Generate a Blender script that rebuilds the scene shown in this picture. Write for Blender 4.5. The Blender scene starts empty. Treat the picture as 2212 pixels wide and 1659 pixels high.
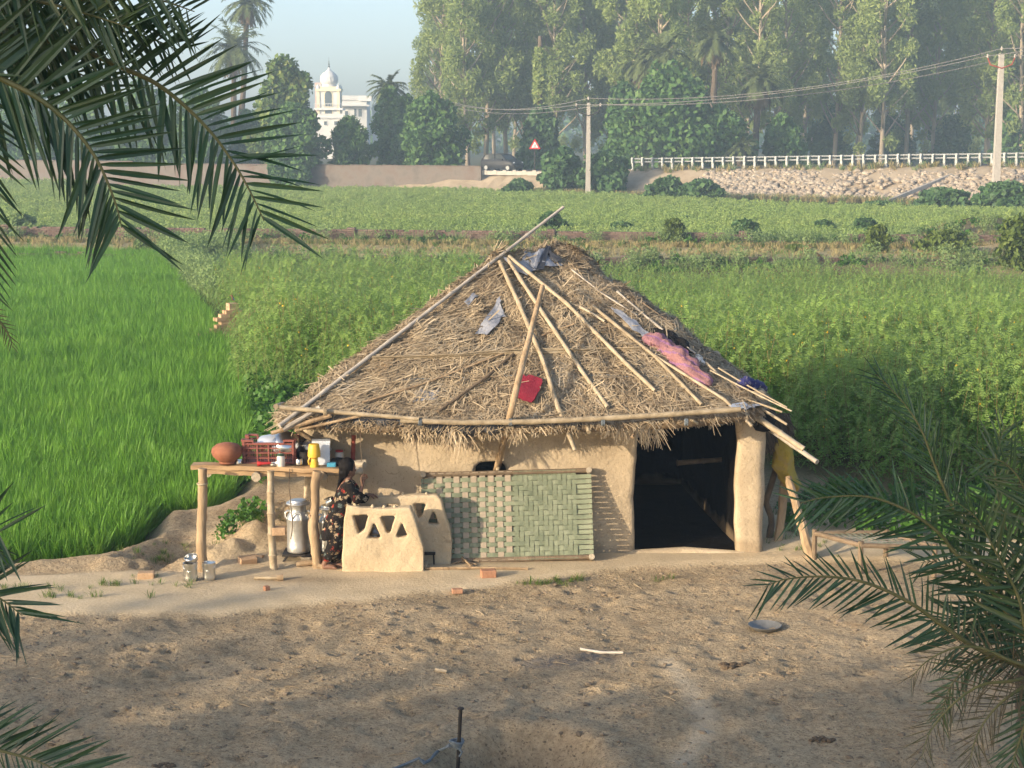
import bpy, math, random
import numpy as np
from mathutils import Vector, Matrix
from mathutils.bvhtree import BVHTree

# ------------------------------------------------------------------ camera, world, sun, exposure
F_PX, CX, CY, PITCH, CAM_H = 3600.0, 1106.0, 829.5, math.radians(8.6), 5.0   # picture measured at 2212 x 1659
SUN_ELEV, SUN_AZ = math.radians(14.5), math.radians(54.0)                    # az: how far the sun stands left of straight behind the camera
SC = bpy.context.scene
COL = SC.collection
cam = bpy.data.cameras.new('camera')
cam.sensor_width = 36.0
cam.lens = 36.0 * F_PX / 2212.0
cam.clip_start = 0.1
cam.clip_end = 5000
camo = bpy.data.objects.new('camera', cam)
COL.objects.link(camo)
camo.location = (0, 0, CAM_H)
camo.rotation_euler = (math.pi / 2 - PITCH, 0, 0)
SC.camera = camo

world = bpy.data.worlds.new('World')
SC.world = world
world.use_nodes = True
_nt = world.node_tree
_nt.nodes.clear()
_sky = _nt.nodes.new('ShaderNodeTexSky')
_sky.sky_type = 'NISHITA'
_sky.sun_disc = False
_sky.sun_elevation = SUN_ELEV
_sky.sun_rotation = math.pi + SUN_AZ
_sky.air_density = 0.7
_sky.dust_density = 2.2
_sky.ozone_density = 0.8
_bg = _nt.nodes.new('ShaderNodeBackground')
_bg.inputs['Strength'].default_value = 0.15
_out = _nt.nodes.new('ShaderNodeOutputWorld')
_nt.links.new(_sky.outputs[0], _bg.inputs[0])
_nt.links.new(_bg.outputs[0], _out.inputs[0])

sun = bpy.data.lights.new('sun', 'SUN')
sun.energy = 3.0
sun.angle = math.radians(0.55)
sun.color = (1.0, 0.83, 0.61)
suno = bpy.data.objects.new('sun', sun)
COL.objects.link(suno)
SUN_DIR = Vector((-math.sin(SUN_AZ) * math.cos(SUN_ELEV), -math.cos(SUN_AZ) * math.cos(SUN_ELEV), math.sin(SUN_ELEV)))
suno.rotation_euler = SUN_DIR.to_track_quat('Z', 'Y').to_euler()
suno.location = SUN_DIR * 60

SC.view_settings.view_transform = 'Standard'
SC.view_settings.look = 'None'
SC.view_settings.gamma = 1.0
SC.view_settings.exposure = 1.15
SC.view_settings.use_curve_mapping = False
SC.cycles.max_bounces = 6
SC.cycles.diffuse_bounces = 3
SC.cycles.glossy_bounces = 3
SC.cycles.transmission_bounces = 4
SC.cycles.transparent_max_bounces = 6
SC.cycles.volume_bounces = 0
SC.cycles.use_denoising = True
SC.cycles.caustics_reflective = False
SC.cycles.caustics_refractive = False

random.seed(7)
RNG = np.random.default_rng(7)
U = random.uniform

# ------------------------------------------------------------------ picture point -> place
def ray(x, y):
    u = (x - CX) / F_PX
    v = -(y - CY) / F_PX
    return Vector((u, math.cos(PITCH) + v * math.sin(PITCH), -math.sin(PITCH) + v * math.cos(PITCH)))

def W(x, y, Y):
    d = ray(x, y)
    return Vector((0, 0, CAM_H)) + d * (Y / d.y)

def G(x, y, z=0.0):
    d = ray(x, y)
    return Vector((0, 0, CAM_H)) + d * ((z - CAM_H) / d.z)

# ------------------------------------------------------------------ noise in numpy
def _h(ix, iy, iz, s):
    n = (ix * 374761393 + iy * 668265263 + iz * 2147483647 + s * 974711) & 0xFFFFFFFF
    n = ((n ^ (n >> 13)) * 1274126177) & 0xFFFFFFFF
    n = (n ^ (n >> 16)) & 0xFFFFFFFF
    return n / 4294967295.0

def vnoise(p, s=0):
    p = np.asarray(p, float)
    i = np.floor(p).astype(np.int64)
    f = p - i
    f = f * f * (3 - 2 * f)
    r = 0
    for a in (0, 1):
        wx = f[:, 0] if a else 1 - f[:, 0]
        for b in (0, 1):
            wy = f[:, 1] if b else 1 - f[:, 1]
            for c in (0, 1):
                wz = f[:, 2] if c else 1 - f[:, 2]
                r = r + wx * wy * wz * _h(i[:, 0] + a, i[:, 1] + b, i[:, 2] + c, s)
    return r * 2 - 1

def fbm(p, o=4, s=0):
    p = np.asarray(p, float)
    r = 0
    a = .5
    for k in range(o):
        r = r + a * vnoise(p * 2 ** k + 17.3 * k, s + k)
        a *= .5
    return r

def sstep(a, b, x):
    t = np.clip((x - a) / (b - a), 0, 1)
    return t * t * (3 - 2 * t)

# ------------------------------------------------------------------ materials
MATS = {}
def mat(name, cols, scale=6.0, rough=.85, bump=.25, bscale=None, metal=0.0, island=0.0, objr=0.0, trans=0.0, spec=.25, detail=5.0, stretch=None, alpha=None, coat=0.0, world=False):
    m = bpy.data.materials.new(name)
    m.use_nodes = True
    nt = m.node_tree
    N = nt.nodes
    L = nt.links.new
    N.clear()
    out = N.new('ShaderNodeOutputMaterial')
    pb = N.new('ShaderNodeBsdfPrincipled')
    pb.inputs['Roughness'].default_value = rough
    pb.inputs['Metallic'].default_value = metal
    pb.inputs['Specular IOR Level'].default_value = spec
    pb.inputs['Coat Weight'].default_value = coat
    tc = N.new('ShaderNodeTexCoord')
    co = tc.outputs['Object']
    if world:
        co = N.new('ShaderNodeNewGeometry').outputs['Position']
    if stretch:
        mp = N.new('ShaderNodeMapping')
        mp.inputs['Scale'].default_value = stretch
        L(co, mp.inputs[0])
        co = mp.outputs[0]
    nz = N.new('ShaderNodeTexNoise')
    nz.inputs['Scale'].default_value = scale
    nz.inputs['Detail'].default_value = detail
    nz.inputs['Roughness'].default_value = .6
    L(co, nz.inputs['Vector'])
    fac = nz.outputs['Fac']
    mr = N.new('ShaderNodeMapRange')
    mr.inputs['From Min'].default_value = .28
    mr.inputs['From Max'].default_value = .72
    L(fac, mr.inputs['Value'])
    fac = mr.outputs[0]
    def blend(fac, src, w):
        a = N.new('ShaderNodeMath'); a.operation = 'MULTIPLY'; a.inputs[1].default_value = 1 - w
        b = N.new('ShaderNodeMath'); b.operation = 'MULTIPLY_ADD'; b.inputs[1].default_value = w
        L(fac, a.inputs[0]); L(src, b.inputs[0]); L(a.outputs[0], b.inputs[2])
        return b.outputs[0]
    if island:
        g = N.new('ShaderNodeNewGeometry')
        fac = blend(fac, g.outputs['Random Per Island'], island)
    if objr:
        oi = N.new('ShaderNodeObjectInfo')
        fac = blend(fac, oi.outputs['Random'], objr)
    rp = N.new('ShaderNodeValToRGB')
    el = rp.color_ramp.elements
    n = len(cols)
    el[0].color = (*cols[0], 1)
    el[1].color = (*cols[-1], 1)
    for k in range(1, n - 1):
        e = el.new(k / (n - 1))
        e.color = (*cols[k], 1)
    L(fac, rp.inputs[0])
    L(rp.outputs[0], pb.inputs['Base Color'])
    if bump:
        n2 = N.new('ShaderNodeTexNoise')
        n2.inputs['Scale'].default_value = bscale or scale * 5
        n2.inputs['Detail'].default_value = 6
        L(co, n2.inputs['Vector'])
        bp = N.new('ShaderNodeBump')
        bp.inputs['Strength'].default_value = bump
        bp.inputs['Distance'].default_value = .03
        L(n2.outputs['Fac'], bp.inputs['Height'])
        L(bp.outputs[0], pb.inputs['Normal'])
    sh = pb.outputs[0]
    if trans:
        tr = N.new('ShaderNodeBsdfTranslucent')
        L(rp.outputs[0], tr.inputs[0])
        mx = N.new('ShaderNodeMixShader')
        mx.inputs[0].default_value = trans
        L(sh, mx.inputs[1]); L(tr.outputs[0], mx.inputs[2])
        sh = mx.outputs[0]
    if alpha is not None:
        tp = N.new('ShaderNodeBsdfTransparent')
        mx = N.new('ShaderNodeMixShader')
        mx.inputs[0].default_value = alpha
        L(tp.outputs[0], mx.inputs[1]); L(sh, mx.inputs[2])
        sh = mx.outputs[0]
    L(sh, out.inputs[0])
    MATS[name] = m
    m['ramp'] = rp.name
    return m

mat('mud', [(.36, .285, .19), (.50, .40, .27), (.59, .48, .335)], 1.6, .95, .4, 22, spec=.03)
mat('hearth_mud', [(.44, .34, .21), (.54, .43, .28), (.58, .47, .31)], 3, .95, .3, 30)
mat('straw', [(.09, .068, .044), (.22, .165, .105), (.36, .28, .18), (.48, .385, .255), (.42, .375, .31)], 2.1, .8, 0, island=.5, spec=.15)
mat('straw_bed', [(.12, .085, .05), (.22, .155, .09), (.30, .22, .13)], 9, .95, .8, 60)
mat('bamboo', [(.19, .145, .09), (.37, .295, .19), (.52, .44, .32)], 9, .55, .12, 30, objr=.35)
mat('bamboo_grey', [(.22, .19, .155), (.38, .335, .275), (.50, .45, .385)], 9, .7, .15, 30, objr=.3)
mat('stick_dark', [(.10, .075, .05), (.19, .14, .09), (.26, .19, .13)], 8, .9, .3, 40, objr=.3)
mat('wood', [(.16, .105, .06), (.36, .255, .15), (.47, .35, .22)], 6, .8, .35, 30, stretch=(1, 1, .25))
mat('plank', [(.28, .18, .09), (.42, .28, .15), (.50, .34, .19)], 4, .75, .3, 30, stretch=(.3, 3, 3))
mat('log', [(.30, .25, .19), (.42, .36, .27), (.36, .29, .20)], 6, .9, .5, 35)
mat('steel', [(.60, .60, .58), (.72, .72, .70)], 5, .28, .05, 40, metal=1.0, spec=.5)
mat('aluminium', [(.55, .55, .52), (.68, .68, .65), (.74, .74, .72)], 7, .42, .1, 30, metal=.9, spec=.5)
mat('steel_white', [(.62, .64, .66), (.75, .77, .79)], 4, .3, .05, 30, metal=.55, spec=.5)
mat('iron', [(.03, .028, .026), (.07, .06, .05)], 20, .7, .3, 60, metal=.4)
mat('dark_pot', [(.035, .034, .033), (.09, .09, .088)], 8, .45, .1, 40, metal=.6)
mat('clay', [(.20, .075, .04), (.28, .11, .06), (.33, .14, .08)], 9, .75, .15, 50)
mat('crate', [(.24, .075, .055), (.30, .105, .08)], 5, .5, .05, 40, spec=.4)
mat('yellow_plastic', [(.72, .42, .04), (.80, .50, .06)], 5, .4, .03, 30, spec=.45)
mat('white_paint', [(.66, .70, .76), (.76, .80, .84)], 5, .35, .03, 30, spec=.5)
mat('cream_jar', [(.62, .57, .50), (.72, .67, .60)], 12, .4, .05, 30, spec=.45)
mat('dark_green', [(.03, .07, .045), (.05, .10, .07)], 5, .45, .02, 30)
mat('red_plastic', [(.48, .03, .03), (.58, .05, .045)], 5, .4, .03, 30, spec=.45)
mat('rust_red', [(.25, .05, .035), (.38, .10, .06)], 12, .8, .2, 40)
mat('blue_box', [(.05, .28, .42), (.09, .36, .52)], 5, .55, .03, 30)
mat('black_cloth', [(.006, .006, .007), (.02, .019, .019)], 18, .95, .4, 40)
mat('glass_jar', [(.55, .46, .36), (.66, .58, .48)], 5, .2, .02, 30, spec=.5)
mat('red_cloth', [(.19, .014, .030), (.25, .024, .042)], 5, .9, .3, 80)
mat('plastic_film', [(.17, .18, .21), (.26, .27, .30), (.36, .36, .37)], 7, .35, .4, 18, spec=.5)
mat('black_film', [(.02, .021, .025), (.055, .057, .065)], 7, .4, .5, 18, spec=.5)
mat('rope_blue', [(.11, .135, .155), (.21, .24, .26)], 40, .9, .4, 120)
mat('rope', [(.34, .27, .17), (.45, .36, .24)], 40, .9, .4, 120)
mat('brick', [(.32, .15, .085), (.42, .22, .13), (.50, .30, .19)], 14, .9, .4, 50, objr=.5)
mat('brick_tan', [(.38, .23, .13), (.48, .32, .19), (.55, .38, .24)], 14, .9, .4, 50, objr=.5)
mat('brick_far', [(.10, .065, .052), (.16, .108, .085), (.20, .15, .12)], 2, .95, .2, 30, island=.6)
mat('mortar', [(.13, .10, .08), (.18, .145, .12)], 3, .95, .3, 30)
mat('plaster_old', [(.12, .10, .084), (.175, .15, .127), (.15, .10, .078)], .9, .95, .3, 9)
mat('stone', [(.24, .19, .14), (.35, .29, .22), (.44, .38, .30)], 4, .9, .3, 14, objr=.55)
mat('stone_mass', [(.24, .19, .14), (.35, .29, .22), (.44, .38, .30)], 1, .9, .2, 14, island=.7)
mat('bank_soil', [(.27, .21, .135), (.38, .30, .20), (.46, .375, .26)], .9, .95, .5, 8)
mat('galvanised', [(.28, .295, .285), (.36, .37, .36)], 3, .5, .05, 20, metal=.25, spec=.4)
mat('concrete', [(.36, .33, .29), (.45, .42, .37)], 5, .9, .25, 30)
mat('asphalt', [(.05, .05, .05), (.08, .078, .075)], 4, .9, .2, 60)
mat('white_wall', [(.60, .59, .56), (.70, .69, .66)], .6, .85, .05, 10)
mat('cream_wall', [(.70, .63, .42), (.78, .70, .48)], .6, .85, .05, 10)
mat('pink_wall', [(.58, .40, .33), (.64, .46, .38)], .6, .85, .05, 10)
mat('grey_wall', [(.52, .52, .50), (.60, .60, .58)], .6, .85, .05, 10)
mat('window_dark', [(.06, .08, .09), (.10, .12, .13)], 2, .25, 0, spec=.5)
mat('car_paint', [(.012, .013, .016), (.018, .020, .023)], 3, .5, 0, spec=.3)
mat('car_glass', [(.02, .026, .03), (.04, .05, .055)], 3, .25, 0, spec=.3)
mat('rubber', [(.015, .015, .015), (.03, .03, .03)], 9, .9, .1, 30)
mat('head_lamp', [(.55, .57, .58), (.65, .67, .68)], 3, .15, 0, spec=.6)
mat('sign_red', [(.55, .03, .03), (.62, .05, .045)], 3, .4, 0)
mat('sign_white', [(.72, .72, .70), (.80, .80, .78)], 3, .4, 0)
mat('skin', [(.18, .095, .06), (.23, .125, .082)], 12, .55, .1, 60, spec=.35)
mat('hair', [(.004, .003, .003), (.012, .009, .007)], 30, .6, .5, 90, spec=.15, stretch=(1, 1, .2))
mat('wire', [(.16, .15, .14), (.22, .21, .20)], 3, .6, 0)
mat('indoor_shade', [(.018, .015, .012), (.035, .028, .022)], 6, .98, .3, 30)  # near-black that stands for shade indoors; not assigned anywhere
# leaves
mat('palm_leaf', [(.014, .042, .016), (.028, .072, .025), (.05, .105, .034)], 3, .38, .04, 30, objr=.5, trans=.14, spec=.5)
mat('palm_leaf_mass', [(.013, .042, .016), (.032, .072, .024), (.062, .105, .034), (.13, .12, .055)], 3, .4, 0, island=.6, trans=.14, spec=.45)
mat('palm_dry', [(.075, .065, .035), (.14, .105, .055), (.055, .08, .03)], 3, .6, 0, island=.7, trans=.1)
mat('rachis', [(.09, .10, .035), (.17, .15, .06)], 6, .5, .05, 30)
mat('palm_trunk', [(.07, .052, .035), (.13, .10, .07), (.17, .13, .095)], 6, .95, .7, 12)
mat('far_palm_leaf', [(.075, .10, .038), (.12, .155, .055), (.17, .20, .08)], .8, .6, 0, island=.6, trans=.2)
mat('far_palm_dead', [(.15, .105, .06), (.22, .16, .10)], .8, .8, 0, island=.6)
mat('euc_leaf', [(.16, .23, .07), (.30, .38, .12), (.42, .47, .17)], .3, .6, 0, island=.5, objr=.2, trans=.5)
mat('euc_trunk', [(.24, .19, .13), (.36, .30, .22), (.44, .37, .28)], 1.5, .9, .2, 12, stretch=(1, 1, .2))
mat('tree_leaf', [(.04, .10, .03), (.085, .175, .045), (.15, .24, .065)], .5, .6, 0, island=.55, trans=.25)
mat('tree_leaf_yellow', [(.05, .11, .03), (.12, .20, .045), (.28, .29, .08)], .6, .6, 0, island=.6, trans=.25)
mat('castor_leaf', [(.04, .09, .032), (.07, .145, .048), (.12, .20, .068)], .8, .5, 0, island=.6, trans=.2)
mat('shrub_leaf', [(.06, .10, .02), (.11, .16, .032), (.17, .22, .045)], .8, .6, 0, island=.6, trans=.3)
mat('bark', [(.13, .10, .07), (.22, .17, .12)], 3, .95, .4, 15)
mat('paddy', [(.09, .22, .022), (.15, .33, .035), (.24, .42, .055)], .45, .5, 0, objr=.35, island=.25, trans=.35, world=True)
mat('crop_leaf', [(.12, .24, .042), (.20, .36, .065), (.28, .45, .10)], .25, .55, 0, objr=.3, island=.35, trans=.42, world=True)
mat('crop_young', [(.19, .31, .065), (.27, .40, .10), (.35, .48, .14)], .25, .55, 0, objr=.3, island=.35, trans=.42, world=True)
mat('crop_stem', [(.16, .12, .05), (.22, .18, .07)], 3, .8, 0)
mat('flower', [(.70, .42, .02), (.78, .52, .04)], 3, .6, 0)
mat('field_leaf', [(.20, .30, .08), (.28, .38, .11), (.38, .45, .14)], .1, .6, 0, objr=.4, island=.3, trans=.3, world=True)
mat('weed_leaf', [(.04, .12, .018), (.075, .18, .026), (.12, .23, .04)], .8, .5, 0, island=.5, objr=.2, trans=.3)
mat('pale_grass', [(.15, .23, .075), (.22, .31, .115), (.30, .38, .17)], .5, .7, 0, island=.4, objr=.3, trans=.3)
mat('dry_grass', [(.26, .21, .09), (.36, .30, .14), (.20, .24, .08)], .5, .8, 0, island=.4, objr=.3, trans=.2)
mat('green_grass', [(.07, .13, .022), (.12, .19, .035), (.18, .23, .06)], .8, .7, 0, island=.4, objr=.3, trans=.3)
mat('clod', [(.14, .105, .07), (.24, .185, .125), (.32, .25, .17)], 9, .95, .3, 40, objr=.6)
mat('litter', [(.24, .175, .10), (.38, .29, .18), (.46, .37, .25)], 9, .9, 0, objr=.6)
mat('strap_green', [(.155, .185, .12), (.24, .27, .175), (.31, .335, .23)], 7, .6, .1, 60, objr=.25)
mat('strap_tan', [(.40, .32, .23), (.48, .40, .30)], 7, .6, .1, 60, objr=.25)
M = MATS
def weather(name, fleck, crack, stain, seed=0.0):
    """straw flecks, hairline cracks and stains worked into mud plaster"""
    m = M[name]; nt = m.node_tree; N = nt.nodes; L = nt.links.new
    pb = [n for n in N if n.type == 'BSDF_PRINCIPLED'][0]
    src = pb.inputs['Base Color'].links[0].from_socket
    tc = N.new('ShaderNodeTexCoord')
    def layer(src, fac, lo, hi, col, k):
        r = N.new('ShaderNodeMapRange'); r.inputs['From Min'].default_value = lo; r.inputs['From Max'].default_value = hi; r.inputs['To Max'].default_value = k
        L(fac, r.inputs['Value'])
        x = N.new('ShaderNodeMix'); x.data_type = 'RGBA'; x.inputs[7].default_value = (*col, 1)
        L(r.outputs[0], x.inputs[0]); L(src, x.inputs[6]); return x.outputs[2]
    def noise(sc, st):
        mp = N.new('ShaderNodeMapping'); mp.inputs['Scale'].default_value = st; mp.inputs['Location'].default_value = (seed, seed, seed)
        L(tc.outputs['Object'], mp.inputs[0])
        n = N.new('ShaderNodeTexNoise'); n.inputs['Scale'].default_value = sc; n.inputs['Detail'].default_value = 5; L(mp.outputs[0], n.inputs['Vector']); return n.outputs['Fac'], mp
    f, _ = noise(.9, (1, 1, .6)); src = layer(src, f, .52, .70, stain, .55)
    f, _ = noise(6, (1, 1, .35)); src = layer(src, f, .56, .72, stain, .35)
    f, _ = noise(75, (1, 1, .5)); src = layer(src, f, .60, .66, fleck, .55)
    f, _ = noise(60, (.4, .4, 1.4)); src = layer(src, f, .64, .69, (.66, .56, .38), .5)
    f, mp = noise(1.5, (1, 1, 1))
    v = N.new('ShaderNodeTexVoronoi'); v.feature = 'DISTANCE_TO_EDGE'; v.inputs['Scale'].default_value = 3.1
    n2 = N.new('ShaderNodeTexNoise'); n2.inputs['Scale'].default_value = 4; L(tc.outputs['Object'], n2.inputs['Vector'])
    mx = N.new('ShaderNodeMix'); mx.data_type = 'VECTOR'; mx.inputs[0].default_value = .22
    L(tc.outputs['Object'], mx.inputs[4]); L(n2.outputs['Color'], mx.inputs[5]); L(mx.outputs[1], v.inputs['Vector'])
    mu = N.new('ShaderNodeMath'); mu.operation = 'ADD'; L(v.outputs['Distance'], mu.inputs[0])
    g = N.new('ShaderNodeMapRange'); g.inputs['From Min'].default_value = .62; g.inputs['From Max'].default_value = .5; g.inputs['To Max'].default_value = .2; L(f, g.inputs['Value']); L(g.outputs[0], mu.inputs[1])
    src = layer(src, mu.outputs[0], .012, .0, crack, .6)
    L(src, pb.inputs['Base Color'])
weather('mud', (.27, .20, .12), (.16, .115, .07), (.33, .255, .165))
weather('hearth_mud', (.34, .26, .16), (.25, .185, .115), (.40, .32, .21), 3.0)

# ------------------------------------------------------------------ meshes
class MB:
    def __init__(s):
        s.v = []; s.f = []
    def add(s, v, f):
        o = len(s.v)
        s.v.extend(tuple(p) for p in v)
        s.f.extend(tuple(i + o for i in q) for q in f)
        return s
    def box(s, c, d, R=None, taper=1.0):
        c = Vector(c)
        v = []
        for z in (-1, 1):
            k = taper if z > 0 else 1.0
            for (x, y) in ((-1, -1), (1, -1), (1, 1), (-1, 1)):
                p = Vector((x * d[0] / 2 * k, y * d[1] / 2 * k, z * d[2] / 2))
                v.append(c + (R @ p if R else p))
        return s.add(v, [(3, 2, 1, 0), (4, 5, 6, 7), (0, 1, 5, 4), (1, 2, 6, 5), (2, 3, 7, 6), (3, 0, 4, 7)])
    def tube(s, pts, r, n=8, cap=True, flat=1.0):
        pts = [Vector(p) for p in pts]
        if not hasattr(r, '__len__'):
            r = [r] * len(pts)
        v = []; f = []
        ref = None
        for i, p in enumerate(pts):
            t = (pts[min(i + 1, len(pts) - 1)] - pts[max(i - 1, 0)]).normalized()
            if ref is None:
                ref = Vector((0, 0, 1)) if abs(t.z) < .9 else Vector((1, 0, 0))
            a = t.cross(ref).normalized()
            b = a.cross(t).normalized()
            ref = b
            for k in range(n):
                w = 2 * math.pi * k / n
                v.append(p + (a * math.cos(w) + b * math.sin(w) * flat) * r[i])
        for i in range(len(pts) - 1):
            for k in range(n):
                k2 = (k + 1) % n
                f.append((i * n + k, i * n + k2, (i + 1) * n + k2, (i + 1) * n + k))
        if cap:
            f.append(tuple(range(n - 1, -1, -1)))
            f.append(tuple((len(pts) - 1) * n + k for k in range(n)))
        return s.add(v, f)
    def lathe(s, prof, n=24, c=(0, 0, 0), R=None, wob=0.0):
        c = Vector(c)
        v = []; f = []
        for (r, z) in prof:
            for k in range(n):
                w = 2 * math.pi * k / n
                q = r * (1 + wob * math.sin(3 * w + z * 9))
                p = Vector((q * math.cos(w), q * math.sin(w), z))
                v.append(c + (R @ p if R else p))
        m = len(prof)
        for i in range(m - 1):
            for k in range(n):
                k2 = (k + 1) % n
                f.append((i * n + k, i * n + k2, (i + 1) * n + k2, (i + 1) * n + k))
        if prof[0][0] > 1e-4:
            f.append(tuple(range(n - 1, -1, -1)))
        if prof[-1][0] > 1e-4:
            f.append(tuple((m - 1) * n + k for k in range(n)))
        return s.add(v, f)
    def loft(s, rings, cap=True):
        n = len(rings[0])
        v = [p for r in rings for p in r]
        f = []
        for i in range(len(rings) - 1):
            for k in range(n):
                k2 = (k + 1) % n
                f.append((i * n + k, i * n + k2, (i + 1) * n + k2, (i + 1) * n + k))
        if cap:
            f.append(tuple(range(n - 1, -1, -1)))
            f.append(tuple((len(rings) - 1) * n + k for k in range(n)))
        return s.add(v, f)
    def bamboo(s, p0, p1, r, bend=0.0, n=9, node=.32, taper=.85):
        p0, p1 = Vector(p0), Vector(p1)
        L = (p1 - p0).length
        pts = []; rad = []
        m = max(1, int(L / node))
        side = Vector((U(-1, 1), U(-1, 1), U(-.5, .5))) * bend
        def at(t):
            return p0.lerp(p1, t) + side * (4 * t * (1 - t))
        for i in range(m):
            for (dt, k) in ((0.0, 1.22), (.07, 1.0), (.5, .95), (.93, 1.0)):
                t = (i + dt) / m
                pts.append(at(t)); rad.append(r * k * (1 + (taper - 1) * t))
        pts.append(at(1)); rad.append(r * taper * 1.1)
        return s.tube(pts, rad, n)
    def rough_pole(s, pts, r, n=9, amp=.12, seg=14):
        pts = [Vector(p) for p in pts]
        d = [0]
        for a, b in zip(pts, pts[1:]):
            d.append(d[-1] + (b - a).length)
        out = []; rad = []
        rr = r if hasattr(r, '__len__') else [r] * len(pts)
        for i in range(seg + 1):
            t = d[-1] * i / seg
            k = 0
            while k < len(pts) - 2 and t > d[k + 1]:
                k += 1
            w = (t - d[k]) / max(1e-6, d[k + 1] - d[k])
            q = rr[k] * (1 - w) + rr[k + 1] * w
            out.append(pts[k].lerp(pts[k + 1], w) + Vector((U(-1, 1), U(-1, 1), U(-.3, .3))) * q * amp)
            rad.append(q * U(1 - amp, 1 + amp))
        return s.tube(out, rad, n)
    def mesh(s, name):
        me = bpy.data.meshes.new(name)
        me.from_pydata(s.v, [], s.f)
        me.update()
        return me
    def build(s, name, m, parent=None, smooth=True, loc=None):
        """one mesh object; corner points are world points, its origin is loc (or the parent's place)"""
        base = worg(parent) if parent else Vector((0, 0, 0))
        o_loc = Vector(loc) if loc is not None else base
        s.v = [tuple(Vector(p) - o_loc) for p in s.v]
        me = s.mesh(name)
        return link(name, me, m, parent, o_loc, smooth)

WORG = {}
def worg(o):
    return WORG[o.name]

def link(name, me, m, parent=None, loc=(0, 0, 0), smooth=True, ang=40):
    o = bpy.data.objects.new(name, me)
    COL.objects.link(o)
    if m is not None:
        me.materials.clear()
        for q in (m if isinstance(m, (list, tuple)) else [m]):
            me.materials.append(M[q] if isinstance(q, str) else q)
    loc = Vector(loc)
    WORG[o.name] = loc
    if parent:
        o.parent = parent
        o.location = loc - worg(parent)
    else:
        o.location = loc
    if smooth and len(me.polygons):
        me.polygons.foreach_set('use_smooth', [True] * len(me.polygons))
        if ang and ang < 180:
            try:
                me.set_sharp_from_angle(angle=math.radians(ang))
            except Exception:
                pass
    return o

def empty(name, loc, label, cat, group=None):
    o = bpy.data.objects.new(name, None)
    COL.objects.link(o)
    o.location = loc
    o.empty_display_size = .2
    WORG[o.name] = Vector(loc)
    return tag(o, label, cat, group)

def tag(o, label, cat, group=None, kind=None):
    if label: o['label'] = label
    if cat: o['category'] = cat
    if group: o['group'] = group
    if kind: o['kind'] = kind
    return o

def clone(o, parent, loc, rot=(0, 0, 0), scale=(1, 1, 1)):
    """copy of one object (mesh shared); loc is a world point"""
    c = o.copy()
    COL.objects.link(c)
    c.parent = parent
    loc = Vector(loc)
    WORG[c.name] = loc
    c.location = loc - (worg(parent) if parent else Vector((0, 0, 0)))
    c.rotation_euler = rot
    c.scale = scale
    return c

def inst(name, me, parent, loc, R=None, scale=(1, 1, 1)):
    """new object on shared mesh data, placed by a rotation matrix"""
    o = bpy.data.objects.new(name, me)
    COL.objects.link(o)
    loc = Vector(loc)
    WORG[o.name] = loc
    if parent:
        o.parent = parent
        loc = loc - worg(parent)
    o.location = loc
    if R is not None:
        o.rotation_euler = R.to_euler()
    o.scale = scale
    return o

def mesh_np(name, v, f, k=4, m=None, smooth=False):
    v = np.asarray(v, np.float32).reshape(-1, 3)
    f = np.asarray(f, np.int32).reshape(-1, k)
    me = bpy.data.meshes.new(name)
    me.vertices.add(len(v)); me.vertices.foreach_set('co', v.ravel())
    me.loops.add(f.size); me.loops.foreach_set('vertex_index', f.ravel())
    me.polygons.add(len(f))
    me.polygons.foreach_set('loop_start', np.arange(0, f.size, k, dtype=np.int32))
    me.polygons.foreach_set('loop_total', np.full(len(f), k, np.int32))
    if smooth:
        me.polygons.foreach_set('use_smooth', np.ones(len(f), bool))
    me.update(calc_edges=True)
    me.validate()
    if m:
        me.materials.append(M[m] if isinstance(m, str) else m)
    return me

def verts_of(me):
    a = np.empty(len(me.vertices) * 3, np.float32)
    me.vertices.foreach_get('co', a)
    return a.reshape(-1, 3)

def remesh(me, voxel, smooth=2, noise=None, seed=0):
    """one closed skin over everything in the mesh, with hand-made unevenness"""
    o = bpy.data.objects.new('tmp', me)
    COL.objects.link(o)
    md = o.modifiers.new('r', 'REMESH'); md.mode = 'VOXEL'; md.voxel_size = voxel
    if smooth:
        sm = o.modifiers.new('s', 'SMOOTH'); sm.iterations = smooth; sm.factor = .5
    dg = bpy.context.evaluated_depsgraph_get()
    me2 = bpy.data.meshes.new_from_object(o.evaluated_get(dg))
    bpy.data.objects.remove(o)
    if noise:
        co = verts_of(me2)
        nr = np.empty(len(me2.vertices) * 3, np.float32)
        me2.vertices.foreach_get('normal', nr)
        nr = nr.reshape(-1, 3)
        for (sc, am) in noise:
            co = co + nr * (fbm(co * sc, 3, seed) * am)[:, None]
        me2.vertices.foreach_set('co', co.astype(np.float32).ravel())
        me2.update()
    return me2

def filled(outline, holes, depth, bevel=0.0):
    """flat outline (x, z) with openings, given depth along y"""
    cu = bpy.data.curves.new('c', 'CURVE')
    cu.dimensions = '2D'
    cu.fill_mode = 'BOTH'
    for pts in [outline] + list(holes):
        sp = cu.splines.new('POLY')
        sp.points.add(len(pts) - 1)
        for p, q in zip(sp.points, pts):
            p.co = (q[0], q[1], 0, 1)
        sp.use_cyclic_u = True
    cu.extrude = depth / 2 - bevel
    cu.bevel_depth = bevel
    o = bpy.data.objects.new('c', cu)
    COL.objects.link(o)
    dg = bpy.context.evaluated_depsgraph_get()
    me = bpy.data.meshes.new_from_object(o.evaluated_get(dg))
    bpy.data.objects.remove(o)
    co = verts_of(me)
    co = np.stack([co[:, 0], -co[:, 2], co[:, 1]], 1)
    me.vertices.foreach_set('co', co.astype(np.float32).ravel())
    me.update()
    return me

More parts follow.
